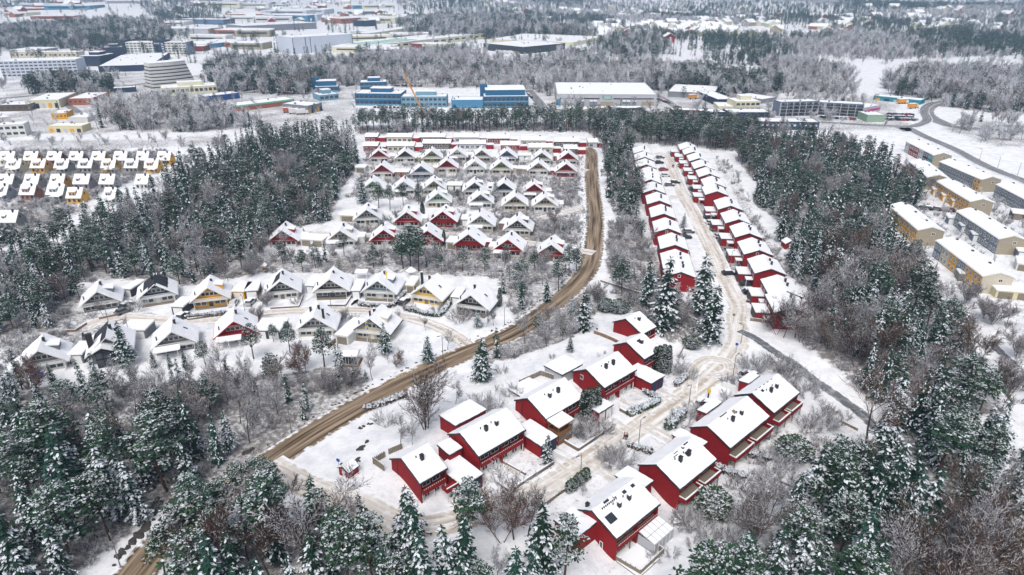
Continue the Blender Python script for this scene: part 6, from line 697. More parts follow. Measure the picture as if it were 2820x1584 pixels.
# ------------------------------------------------------------ garages and sheds
gc = 0
for x1, y1, x2, y2, c, dep, lab in GARAGES:
    an = math.atan2(y2-y1, x2-x1); w = max(2.2, math.hypot(x2-x1, y2-y1))
    if lab is None:
        gc += 1; lab = f"{CN.get(c, c)} storage shed {beside(x1, y1)}"
    name = 'storage_shed' if 'shed' in lab else ('side_annex' if 'annex' in lab else 'garage')
    g = thing(name, (x1, y1, tz(x1, y1)), an, lab, 'shed' if 'shed' in lab else 'garage', 'garages and sheds')
    hh = 2.3
    b = MB(); b.box(0, 0, -.5, w, dep, hh); b.build('wall', M[c], g); boxo('roof', -.2, -.2, hh+.004, w+.2, dep+.2, hh+.14, M['trim'], g); o = boxo('roof_snow', -.15, -.15, hh+.145, w+.15, dep+.15, hh+.38, M['snow'], g)
    bv = o.modifiers.new('b', 'BEVEL'); bv.width = .08; bv.segments = 2
    nd = 2 if w > 5.5 else 1
    for i in range(nd): boxo('garage_door', w*(i+.12)/nd, -.05, .05, w*(i+.88)/nd, -.004, 1.95, M['trim' if c in ('dark', 'orange', 'bluegrey', 'brown', 'grey') else 'greywood'], g)
    block((x1+x2)/2, (y1+y2)/2+dep/2, max(w, dep)*.5+.5); 
# ------------------------------------------------------------ industrial and office blocks
for x, y, w, d, hgt_, an, c, st, lab in BLOCKS:
    z0 = tz(x, y); B_ = thing('office_block' if 'o' in st or 'b' in st else 'warehouse', (x, y, z0), R(an), lab, 'building', 'industrial estate')
    hh = hgt_
    boxo('wall', 0, 0, -3, w, d, hh, M[c], B_)
    b = MB(); t = .35; b.box(-.1, -.1, hh+.004, w+.1, t, hh+.5); b.box(-.1, d-t, hh+.004, w+.1, d+.1, hh+.5); b.box(-.1, t, hh+.004, t, d-t, hh+.5); b.box(w-t, t, hh+.004, w+.1, d-t, hh+.5)
    b.build('parapet', M['green' if st == 'e' else c], B_)
    r = boxo('roof_snow', t, t, hh+.01, w-t, d-t, hh+.4, M['snow'], B_)
    rd = random.Random(x+y)
    for k in range(int(3+w*d/900)): 
        u, v = rd.uniform(.1, .9)*w, rd.uniform(.15, .9)*d; s = rd.uniform(.4, 1.1); boxo('roof_vent', u, v, hh+.4, u+s, v+s, hh+.4+s*.9, M['midgrey'], B_) if k < 9 else None
    if st[0] in 'ob':
        nf = 5 if '5' in st else (4 if st[0] == 'b' else max(1, round(hh/3.4))); fh = hh/nf
        for f in range(nf):
            n = max(3, int(w/3)); 
            if n > 16: n = 16
            for i in range(n):
                u0 = w*(i+.15)/n; u1 = w*(i+.85)/n
                boxo('window', u0, -.06, f*fh+fh*.35, u1, -.004, f*fh+fh*.8, M['glass'], B_)
            if c == 'azure': boxo('band', .2, -.12, f*fh+fh*.12, w-.2, -.065, f*fh+fh*.3, M['skyblue'], B_)
            if st[0] == 'b': boxo('balcony', -.0, -1.2, f*fh+.05, w, -.07, f*fh+.25, M['lightgrey'], B_); boxo('balcony_rail', 0, -1.2, f*fh+.26, w, -1.14, f*fh+1.05, M['glass'], B_)
        if st[0] == 'b':
            for i in range(7): boxo('pier', w*i/6-.15, -1.3, -.5, w*i/6+.15, -.07, hh+.1, M['lightgrey'], B_)
    if st == 'ot':
        boxo('tower', -2, d*.45, -2, 3, d*.45+5, hh+6, M[c], B_); u = boxo('upper_storey', 1.5, 4, hh+.4, w-2, d*.8, hh+4, M['azure'], B_); boxo('roof_snow', 1.3, 3.8, hh+4, w-1.8, d*.8+.2, hh+4.3, M['snow'], u)
    elif st == 'o' and w < 45 and c in ('azure', 'skyblue', 'navy', 'cream'):
        u = boxo('upper_storey', w*.3, d*.35, hh+.4, w*.75, d*.8, hh+3, M[c], B_); boxo('roof_snow', w*.3-.1, d*.35-.1, hh+3, w*.75+.1, d*.8+.1, hh+3.3, M['snow'], u)
    if st == 'w':
        boxo('cladding_panel', .5, -.15, 0, w*.12, -.01, 2.6, M['tan'], B_); boxo('cladding_panel', w*.44, -.15, 0, w*.57, -.01, 2.6, M['tan'], B_); boxo('cladding_panel', w*.85, -.15, 0, w*.98, -.01, 2.6, M['tan'], B_); boxo('cladding_panel', -.15, 1, 0, -.01, d*.9, 2.6, M['tan'], B_)
        boxo('window_strip', 2, -.14, 4.3, w*.43, -.01, 5.0, M['glass'], B_); boxo('window_strip', w*.57, -.14, 4.3, w*.97, -.01, 5.0, M['glass'], B_)
        sg = boxo('sign_board', w*.46, -.25, 4.3, w*.55, -.02, 6.6, M['sign_green'], B_)
        for z in (4.7, 5.3, 5.9): boxo('lettering', w*.47, -.3, z, w*.54, -.26, z+.25, M['trim'], sg)
        boxo('glass_corner', .1, -.2, 0, 2.6, -.02, 4.2, M['steel'], B_)
        for k in (.2, .24, .33, .37, .66, .7, .76): dk = boxo('dock_shelter', w*k, -3, 0, w*k+2.2, -.02, 3.2, M['midgrey'], B_); boxo('dock_snow', w*k, -3, 3.2, w*k+2.2, -.02, 3.4, M['snow'], dk)
        for k in range(5): boxo('container', w*.6+k*1.6, -5.5, 0, w*.6+k*1.6+1.4, -3.3, 1.6, M['green'], B_)
    if st == 'm': boxo('magenta_band', .05, -.12, hh*.35, w-.05, -.01, hh*.7, M['magenta'], B_)
    if st == 'n':
        n = min(14, max(4, int(w/3)))
        for i in range(n): boxo('window', w*(i+.3)/n, -.08, hh*.5, w*(i+.72)/n, -.004, hh*.75, M['palegrey'] if c in ('navygrey', 'charcoal') else M['glass'], B_)
    if st == 'd':
        for i in range(5): boxo('loading_door', w*(i+.2)/5, -.1, 0, w*(i+.75)/5, -.004, hh*.65, M[('orange', 'navy', 'lightgrey')[i % 3]], B_)
    if st == 'e':
        boxo('green_band', -.15, -.2, hh-.5, w+.15, -.01, hh+.52, M['greenroof'], B_); boxo('green_band', -.25, 0, hh-.5, -.16, d, hh+.52, M['greenroof'], B_)
    if st == 'y': boxo('yellow_band', .05, -.15, hh-2.2, w*.98, -.01, hh-1, M['orange'], B_)
    if st == 's':
        for k in (.0, .2, .28, .99): boxo('dark_stripe', w*k, -.15, 0, w*k+.7, -.01, hh, M['navygrey'], B_)
    if st == 'g':
        for i in range(7): boxo('green_roof_strip', 8+i*13, 6, hh+.41, 16+i*13, d*.7, hh+.5, M['greenroof'], B_)
        n = 16
        for i in range(n): boxo('window', w*(i+.2)/n, -.1, hh*.45, w*(i+.8)/n, -.004, hh*.75, M['glass'], B_)
        boxo('ribbon_wall', -.2, -.2, 0, w*.25, -.01, hh*.4, M['palegrey'], B_)
    if 'slab with dark stair' in lab:
        tw = boxo('stair_tower', w*.47, -1.2, -.5, w*.645, d+.5, hh+2, M['navy'], B_); boxo('end_tower', -2.5, -1, -.5, -.01, d, hh+2.2, M['navy'], B_); boxo('end_tower', w+.01, -.5, -.5, w+2, d, hh+.6, M['slate'], B_)
        cu = bpy.data.curves.new('sign_lettering', 'FONT'); cu.body = 'SAAB'; cu.size = 2.4; cu.extrude = .08; cu.align_x = 'CENTER'; cu.materials.append(M['trim'])
        to = bpy.data.objects.new('sign_lettering', cu); COL.objects.link(to); bpy.context.view_layer.update(); tme = bpy.data.meshes.new_from_object(to); bpy.data.objects.remove(to); to = bpy.data.objects.new('sign_lettering', tme); COL.objects.link(to); to.parent = tw; to.location = (w*.53, -1.3, hh-1.6); to.rotation_euler = (pi/2, 0, 0)
        for i in range(5): boxo('window', w*.6, -1.27, 1+i*2.5, w*.64, -1.205, 2.2+i*2.5, M['palegrey'], tw)
    for t in np.arange(1, w, 3):
        for u in np.arange(1, d, 3): block(x+cos(R(an))*t-sin(R(an))*u, y+sin(R(an))*t+cos(R(an))*u, 2.5) if w*d < 9000 else None
# stepped white office
x1, y1, x2, y2, hh = STEPPED
an = math.atan2(y2-y1, x2-x1); w = math.hypot(x2-x1, y2-y1)
B_ = thing('stepped_office', (x1, y1, 0), an, 'white stepped office tower with curved dark window bands', 'building')
n = 8; fh = hh/n
for i in range(n):
    o0 = (.0 if i < 1 else 2.2+.1*i); o1 = i*.45; dd = i*.9
    if i > 5: o0 += 1.2
    b = MB()
    def ring(z, e): 
        p = []
        for k in range(7): t = k/6; p.append((o0-e+(w-o1-o0+2*e)*t, dd-e-sin(pi*t)*2.2, z))
        return p+[(w-o1+e, 16, z), (o0-e, 16, z)]
    b.hexa(ring(i*fh-(2 if i == 0 else 0), 0), ring(i*fh+fh*.66, 0)); b.build('storey_wall', M['white'], B_)
    b = MB(); b.hexa(ring(i*fh+fh*.66, -.35), ring((i+1)*fh, -.35)); b.build('window_band', M['glass' if i < n-1 else 'white'], B_)
b = MB(); b.hexa(ring(hh+.004, 0), ring(hh+.5, 0)); b.build('roof_snow', M['snow'], B_)
# more low halls out in the far estate
for k, (x, y, w, d, hh, an, c) in enumerate(FARHALLS):
    o = thing('distant_hall', (x, y, tz(x, y)), R(an), f"{CN.get(c, c)} low hall with snowy roof in the hazy far estate", 'building', f'{CN.get(c, c)} halls of the far estate')
    boxo('wall', 0, 0, -3, w, d, hh, M[c], o); boxo('roof_snow', -.2, -.2, hh+.01, w+.2, d+.2, hh+.6, M['snow'], o); boxo('window_band', w*.08, -.2, hh*.45, w*.92, -.01, hh*.7, M['glass'], o)
    for t in np.arange(0, w, 8): block(x+t, y+d/2, max(8, d*.7))
# distant houses
tm_ = {}
def townmesh(c):
    if c in tm_: return tm_[c]
    b = MB(); b.prism([(-5, -2), (5, -2), (5, 4), (0, 7.2), (-5, 4)], 0, 13, 0)
    w_ = b.mesh('wall', [M[c]])
    b = MB(); b.prism([(-5.6, 3.9), (0, 7.3), (0, 7.8), (-5.6, 4.4)][::-1], -.4, 13.4); b.prism([(0, 7.3), (5.6, 3.9), (5.6, 4.4), (0, 7.8)][::-1], -.4, 13.4)
    tm_[c] = (w_, b.mesh('roof', [M['snow']])); return tm_[c]
for x, y, c in TOWN:
    wm_, rm_ = townmesh(c)
    o = bpy.data.objects.new('distant_house', wm_); COL.objects.link(o); o.location = (x, y, tz(x, y)); o.rotation_euler = (0, 0, rnd.uniform(0, pi)); s = rnd.uniform(1, 1.5); block(x, y-6, 13); o.scale = (s, s, s)
    tag(o, f"tiny {CN.get(c, c)} house with snowy roof in the far town", 'house', f'{CN.get(c, c)} houses of the far town')
    r = bpy.data.objects.new('roof', rm_); COL.objects.link(r); r.parent = o
# ------------------------------------------------------------ cars and lorries
def car_meshes(c, snowy):
    b = MB(); b.prismx([(-2.1, .28), (2.1, .28), (2.15, .62), (1.95, .82), (1.0, .9), (-1.7, .95), (-2.15, .85)][::-1], -.85, .85); body = b.mesh('body', [MC[c]])
    b = MB(); b.hexa([(-.82, -1.75, .93), (.82, -1.75, .93), (.82, 1.05, .89), (-.82, 1.05, .89)], [(-.66, -1.35, 1.4), (.66, -1.35, 1.4), (.66, .35, 1.42), (-.66, .35, 1.42)], 0); g = b.mesh('windows', [M['glass']])
    b = MB(); b.box(-.66, -1.38, 1.42, .66, .38, 1.47); rf = b.mesh('roof', [MC[c]])
    s = MB()
    if snowy: s.box(-.68, -1.42, 1.472, .68, .42, 1.6); s.box(-.75, 1.15, .9, .75, 1.95, .97)
    sn = s.mesh('snow_cover', [M['snow']])
    w = MB(); w.tube((-.1, 0, 0), (.1, 0, 0), .32, 10); wh = w.mesh('wheel', [M['rubber']])
    return body, g, rf, sn, wh
carm = {}
def car(x, y, rz, c, lab, group=None, simple=False):
    snowy = rnd.random() < .6
    if (c, snowy) not in carm: carm[c, snowy] = car_meshes(c, snowy)
    bd, g, rf, sn, wh = carm[c, snowy]
    o = thing('parked_car', (x, y, tz(x, y)+.05), rz, lab, 'car', group)
    for me in (bd, g, rf)+((sn,) if snowy else ()): p = bpy.data.objects.new(me.name.split('.')[0], me); COL.objects.link(p); p.parent = o
    if not simple:
        for wx in (-.8, .8):
            for wy in (-1.35, 1.35): p = bpy.data.objects.new('wheel', wh); COL.objects.link(p); p.parent = o; p.location = (wx, wy, .32)
for x, y, hd, c, lab in CARS:
    lab = lab or f"snow covered {c.replace('greycar', 'grey').replace('ncar', 'dark')} car {beside(x, y)}"; car(x, y, R(hd-90), c, lab, 'cars parked by the houses'); block(x, y, 2)
CNM = dict(ncar='black', greycar='grey', white='white', redcar='red', navycar='dark blue', silver='silver')
for lab, l in LOTS:
    for x, y, c in l: car(x, y, rnd.uniform(-.1, .1)+.15, c, f"{CNM[c]} {lab}", f"{CNM[c]} {lab.replace('car', 'cars', 1)}", True)
for k, (x, y, hd, c) in enumerate(TRUCKS):
    o = thing('parked_lorry', (x, y, tz(x, y)), R(hd), f"{dict(brick='red').get(c, c)} lorry {['parked left of', 'second beside', 'third beside', 'fourth beside', 'longest of the pair by', 'right of the pair by', 'unloading at', 'working in', 'standing in', 'waiting behind', 'in front of'][k]} the {['black warehouse']*4 and (['black warehouse']*4+['grey depot']*2+['dark blue hall', 'teal depot yard', 'teal depot yard middle', 'vast cream warehouse', 'grey depot corner'])[k]}", 'lorry', 'lorries of the industrial estate')
    boxo('cargo_box', -3, -1.2, .9, 3, 1.2, 3.3, MC[c] if c in MC else M[c], o); boxo('cargo_snow', -3, -1.2, 3.305, 3, 1.2, 3.45, M['snow'], o); b = MB(); b.prism([(3.1, .6), (4.8, .6), (4.8, 1.8), (4.4, 2.7), (3.1, 2.7)], -1.1, 1.1); b.build('cab', MC['white'], o)
    for wx in (-2.2, 2.2, 4.2):
        b = MB(); b.tube((wx, -1.2, .45), (wx, -.8, .45), .45, 10); b.build('wheel', M['rubber'], o)
# ------------------------------------------------------------ lamps, signs, crane, small things
for x, y, hh, lab in LAMPS:
    hh = max(5, min(hh, 9)); o = thing('street_lamp', (x, y, tz(x, y)), R(rnd.choice([40, 130, 220])), lab, 'street lamp', 'street lamps')
    b = MB(); b.tube((0, 0, -.3), (0, 0, hh), .09, 6, 0, .06); b.tube((0, 0, hh), (.9, 0, hh+.15), .05, 6); b.build('pole', M['lamp'], o); b = MB(); b.hexa([(.7, -.13, hh+.08), (1.35, -.1, hh+.12), (1.35, .1, hh+.12), (.7, .13, hh+.08)], [(.7, -.1, hh+.24), (1.3, -.08, hh+.24), (1.3, .08, hh+.24), (.7, .1, hh+.24)]); b.build('lamp_head', M['lamp'], o)
def at(k): x, y = MISC[k]; return (x, y, tz(x, y))
for k, lab in (('sign1', 'round blue path sign at the asphalt path start'), ('sign2', 'blue sign at the main road side turning'), ('sign3', 'small round sign beside the big spruces')):
    o = thing('road_sign', at(k), R(-20), lab, 'sign'); b = MB(); b.tube((0, 0, -.2), (0, 0, 2.6), .04, 6); b.build('post', M['lamp'], o); b = MB(); b.tube((0, -.05, 2.5), (0, -.1, 2.5), .36, 16); b.build('sign_plate', M['blue_sign'] if k != 'sign3' else M['greywood'], o)
o = thing('letter_box_stand', at('post'), R(-40), 'yellow box on a dark stand beside the brown car', 'letter box'); b = MB(); b.box(-.12, -.12, -.2, .12, .12, 1.3); b.build('stand', M['dtrim'], o); b = MB(); b.box(-.3, -.25, 1.3, .3, .25, 2.0); b.prism([(-.32, 2.0), (.32, 2.0), (0, 2.2)], -.27, .27); b.build('box', M['flagyellow'], o)
for k, c, lab in (('flag1', 'flagyellow', 'white flagpole with yellow pennant before the blue grey house'), ('flag2', 'flagyellow', 'white flagpole with blue and yellow pennant by the beige house')):
    o = thing('flagpole', at(k), 0, lab, 'flagpole'); b = MB(); b.tube((0, 0, -.2), (0, 0, 9.5 if k == 'flag1' else 7.5), .07, 8, 0, .04); b.build('pole', M['trim'], o)
    z = 9.3 if k == 'flag1' else 7.3; b = MB()
    pts = [(.05+.12*sin(i*1.3)+.1*i, .08*sin(i*2.1), z-i*.55, .22*(1-i/7)) for i in range(6)]
    for i in range(5):
        (x0, y0, z0, w0), (x1, y1, z1, w1) = pts[i], pts[i+1]; b.hexa([(x0-w0, y0-.01, z0), (x0+w0, y0-.01, z0), (x0+w0, y0+.01, z0), (x0-w0, y0+.01, z0)], [(x1-w1, y1-.01, z1), (x1+w1, y1-.01, z1), (x1+w1, y1+.01, z1), (x1-w1, y1+.01, z1)], i % 2)
    b.build('pennant', [M['flagyellow'], M['flagblue'] if k == 'flag2' else M['flagyellow']], o)
o = thing('gazebo', at('gazebo'), 0, 'white hexagonal garden gazebo under the tall pines', 'gazebo'); b = MB(); b.hexa([(1.7*cos(i*pi/3), 1.7*sin(i*pi/3), 2.2) for i in range(6)], [(.1*cos(i*pi/3), .1*sin(i*pi/3), 3.4) for i in range(6)]); b.build('roof', M['snow'], o)
for i in range(6): b = MB(); b.tube((1.45*cos(i*pi/3), 1.45*sin(i*pi/3), -.2), (1.45*cos(i*pi/3), 1.45*sin(i*pi/3), 2.2), .06); b.build('post', M['trim'], o)
b = MB(); b.hexa([(1.4*cos(i*pi/3), 1.4*sin(i*pi/3), .0) for i in range(6)], [(1.4*cos(i*pi/3), 1.4*sin(i*pi/3), .8) for i in range(6)]); b.build('railing', M['trim'], o)
o = thing('garden_pergola', at('frame'), 0, 'white timber frame with a snowy top beside the black house', 'pergola')
for px in (-1.6, 1.6):
    for py in (-1.2, 1.2): boxo('post', px-.06, py-.06, -.2, px+.06, py+.06, 2.2, M['trim'], o)
b = MB(); b.box(-1.8, -1.4, 2.2, 1.8, 1.4, 2.3); b.build('roof', M['trim'], o); boxo('roof_snow', -1.8, -1.4, 2.304, 1.8, 1.4, 2.45, M['snow'], o); block(*MISC['frame'], 3)
(x1, y1), (x2, y2) = MISC['green1'], MISC['green2']; an = math.atan2(y2-y1, x2-x1); w = math.hypot(x2-x1, y2-y1)
o = thing('glass_summerhouse', (x1, y1, 0), an, 'glass walled summerhouse on a wooden deck near the main road', 'summerhouse')
boxo('deck', 0, 0, -.3, w, 4, .25, M['wood'], o); b = MB(); b.box(.5, .6, .25, w-.5, 3.6, .3)
for i in range(6): b.box(.5+i*(w-1.06)/5, .6, .3, .56+i*(w-1.06)/5, .66, 2.4); b.box(.5+i*(w-1.06)/5, 3.54, .3, .56+i*(w-1.06)/5, 3.6, 2.4)
b.build('frame', M['trim'], o); b = MB(); b.box(.55, .67, .3, w-.55, .69, 2.35); b.build('glass_wall', M['glass'], o); b = MB(); b.prismx([(.4, 2.4), (3.8, 2.4), (3.8, 2.5), (2.1, 3.0), (.4, 2.5)], .3, w-.3); b.build('roof', M['trim'], o); b = MB(); b.prismx([(.42, 2.51), (2.1, 3.01), (3.78, 2.51), (3.78, 2.7), (2.1, 3.2), (.42, 2.7)], .32, w-.32); b.build('roof_snow', M['snow'], o); block((x1+x2)/2, (y1+y2)/2+1.5, 5)
for k, lab, s in (('shed', 'tiny red hut with a white door on the snow slope', .75), ('rshed', 'small red shed alone at the forest edge', 1.0), ('barn', 'lone red barn far away at the field edge', 4.0)):
    o = thing('red_hut', at(k), R(-35 if s < .9 else 5), lab, 'shed'); o.scale = (s, s, s); b = MB(); b.prism([(-1.6, -.4), (1.6, -.4), (1.6, 2), (0, 2.9), (-1.6, 2)], 0, 3); b.build('wall', M['red'], o); roof(o, 3.3, [(-1.9, 1.85), (0, 2.95), (1.9, 1.85)], .12, -.3, snowh=.18); boxo('door', -.4, -.06, 0, .4, -.004, 1.8, M['trim'], o); block(*MISC[k], 3*s)
o = thing('snowy_trailer', at('trailer'), R(15), 'dark trailer with snow filled bed among the roadside pines', 'trailer'); b = MB(); b.box(-1.6, -.9, .5, 1.6, -.82, 1.2); b.box(-1.6, .82, .5, 1.6, .9, 1.2); b.box(-1.6, -.82, .5, -1.52, .82, 1.2); b.box(1.52, -.82, .5, 1.6, .82, 1.2); b.box(-1.52, -.82, .5, 1.52, .82, .6); b.build('bed', M['dtrim'], o); boxo('bed_snow', -1.5, -.8, .61, 1.5, .8, 1.0, M['snow'], o)
for wy in (-1.0, 1.0): b = MB(); b.tube((0, wy-.1, .35), (0, wy+.1, .35), .35, 10); b.build('wheel', M['rubber'], o)
b = MB(); b.tube((1.6, 0, .5), (2.8, 0, .45), .05); b.build('drawbar', M['dtrim'], o); block(*MISC['trailer'], 3)
o = thing('bird_table', at('box1'), 0, 'wooden play tower with snowy roof behind the red house', 'play tower')
for px in (-.5, .5): 
    for py in (-.5, .5): boxo('post', px-.05, py-.05, -.2, px+.05, py+.05, 2.2, M['wood'], o)
boxo('platform', -.6, -.6, 1.0, .6, .6, 1.1, M['wood'], o); b = MB(); b.prism([(-.8, 2.2), (.8, 2.2), (0, 2.9)], -.8, .8); b.build('roof', M['snow'], o)
o = thing('yellow_pool_cover', at('yellowp'), 0, 'yellow edged long planter in the seventh row garden', 'planter'); boxo('planter_box', -3.5, -.5, -.2, 3.5, .5, .5, M['orange'], o); boxo('planter_snow', -3.4, -.4, .5, 3.4, .4, .62, M['snow'], o); o.name = 'garden_planter'
o = thing('covered_trampoline', at('tramp'), R(-40), 'low snow covered garden frame with a blue edge', 'garden frame'); b = MB(); b.box(-3.6, -2.4, -.1, 3.6, 2.4, .35); b.build('frame', M['greywood'], o); boxo('snow_top', -3.5, -2.3, .352, 3.5, 2.3, .5, M['snow'], o); boxo('blue_edge', -1.6, -2.46, .1, 1.2, -2.41, .48, M['tarp'], o)
o = thing('garden_table', at('table'), R(10), 'small snow topped garden table in the lower garden', 'table'); boxo('table_top', -.8, -.5, .7, .8, .5, .78, M['greywood'], o); boxo('table_snow', -.8, -.5, .784, .8, .5, .98, M['snow'], o)
for px in (-.7, .62):
    for py in (-.42, .34): boxo('leg', px, py, -.1, px+.08, py+.08, .7, M['greywood'], o)
# crane
x, y = MISC['crane']; z = MISC['cranetop']
o = thing('mobile_crane', (x, y, 0), 0, 'tall orange mobile crane with a leaning lattice boom', 'crane')
# the boom rises from the lorry to the left
tip = Vector((-10.5, 0, min(z, 60))); b = MB(); n = 16
for dx, dy in ((-.4, -.4), (.4, -.4), (.4, .4), (-.4, .4)): b.tube((dx, dy, 2), tip+Vector((dx*.3, dy*.3, 0)), .2, 4)
for i in range(n):
    p = Vector((0, 0, 2)).lerp(tip, i/n); q = Vector((0, 0, 2)).lerp(tip, (i+1)/n); e = .4*(1-.7*i/n)
    for s in ((-e, -e, e, -e), (e, -e, e, e), (e, e, -e, e), (-e, e, -e, -e)): b.tube(p+Vector((s[0], s[1], 0)), q+Vector((s[2], s[3], 0)), .07, 3)
b.build('boom', M['cranepaint'], o); boxo('chassis', -1.3, -4.5, .4, 1.3, 4, 1.3, M['cranepaint'], o); boxo('cab', -1.2, -5.6, .4, 1.2, -4.51, 2.5, M['cranepaint'], o); b = MB(); b.tube((0, 0, 1.3), (0, 0, 2), 1.1, 12); b.build('turntable', M['dtrim'], o)
for wx in (-1.2, 1.2):
    for wy in (-4.8, -2.5, 1, 2.8): b = MB(); b.tube((wx-.2, wy, .5), (wx+.2, wy, .5), .5, 10); b.build('wheel', M['rubber'], o)
# hedges
for k, (pts, hh, w, lab) in enumerate(HEDGES):
    rd = random.Random(k); S = spline(pts, .35) if len(pts) > 1 else np.array(pts)
    leaf = MB()
    for p in S:
        z = tz(*p); block(p[0], p[1], w*.5)
        for _ in range(int(34*w*hh)):
            a = rd.uniform(0, 2*pi); c = p+np.array([cos(a), sin(a)])*w*.5*math.sqrt(rd.random()); zz = rd.random()**.6*hh; s = rd.uniform(.1, .2)
            d = Vector((rd.uniform(-1, 1), rd.uniform(-1, 1), rd.uniform(-.3, 1))).normalized(); u = d.orthogonal().normalized()*s; v = d.cross(u).normalized()*s; q = Vector((c[0], c[1], z+zz))
            leaf.face([q-u-v, q+u-v, q+u+v, q-u+v], 1 if (zz > hh*.8 and rd.random() < .85) or rd.random() < .25 else 0)
    o = leaf.build('hedge', [M['thuja' if 'green' in lab or 'box' in lab or 'round' in lab else 'twig'], M['tsnow']]); bx = .5*(S[0]+S[-1])
    if lab.startswith('low snowy'): lab = f"low snowy hedge {beside(*bx)}"
    tag(o, lab, 'hedge', 'garden hedges')
# fences and low walls
for pts, hh, c, lab in FENCES:
    if not lab: continue
    wall = c in ('stone', 'darkbrick'); b = MB(); cp = MB(); rd = random.Random(len(lab))
    S = spline(pts, 1.2) if len(pts) > 2 else np.array([np.array(pts[0])+(np.array(pts[1])-np.array(pts[0]))*t for t in np.linspace(0, 1, 8)])
    if len(pts) in (3, 4): S = np.concatenate([np.linspace(pts[i], pts[i+1], 6) for i in range(len(pts)-1)])
    o = thing('low_wall' if wall else 'board_fence', (S[0][0], S[0][1], tz(*S[0])), 0, lab, 'wall' if wall else 'fence', 'garden walls' if wall else 'garden fences'); O = np.array([S[0][0], S[0][1], tz(*S[0])])
    ps = MB(); th = .14 if wall else .03
    for i in range(len(S)-1):
        p, q = S[i], S[i+1]; L_ = np.linalg.norm(q-p)
        if L_ < .05: continue
        n_ = np.array([-(q-p)[1], (q-p)[0]])/L_*th; zp, zq = tz(*p)-O[2], tz(*q)-O[2]
        P_ = [np.append(p+n_-O[:2], zp), np.append(q+n_-O[:2], zq), np.append(q-n_-O[:2], zq), np.append(p-n_-O[:2], zp)]
        up_ = lambda dz: [v+np.array([0, 0, dz]) for v in P_]
        if wall: b.hexa(up_(-.3), up_(hh))
        else:
            for k in range(max(2, int(hh/.3))): b.hexa(up_(k*.3+.08), up_(k*.3+.31))
            ps.box(p[0]-O[0]-.06, p[1]-O[1]-.06, zp-.3, p[0]-O[0]+.06, p[1]-O[1]+.06, zp+hh+.1)
        cp.hexa(up_(hh+.02), up_(hh+.13))
    b.build('wall_stones' if wall else 'boards', M[{'white': 'trim'}.get(c, c)], o); cp.build('snow_cap', M['snow'], o)
    if not wall: ps.build('fence_posts', M['greywood' if c != 'white' else 'trim'], o)
# rocks
for k, (x, y, s) in enumerate(ROCKS):
    rd = random.Random(k); b = MB(); n = 7; r0 = [rd.uniform(.7, 1.3)*s for _ in range(n)]
    b.hexa([(r0[i]*1.6*cos(2*pi*i/n), r0[i]*sin(2*pi*i/n), -.1) for i in range(n)], [(r0[i]*.9*cos(2*pi*i/n), r0[i]*.55*sin(2*pi*i/n), s*rd.uniform(.3, .7)) for i in range(n)])
    o = b.build('boulder', M['rock'], None, (x, y, tz(x, y)), rd.uniform(0, 3)); g = 'lower left road bank' if x < -25 and y < 115 else 'snow slope beside the main road'
    tag(o, f'dark bare boulder poking through snow on the {g}', 'rock', f'boulders of the {g}'); 
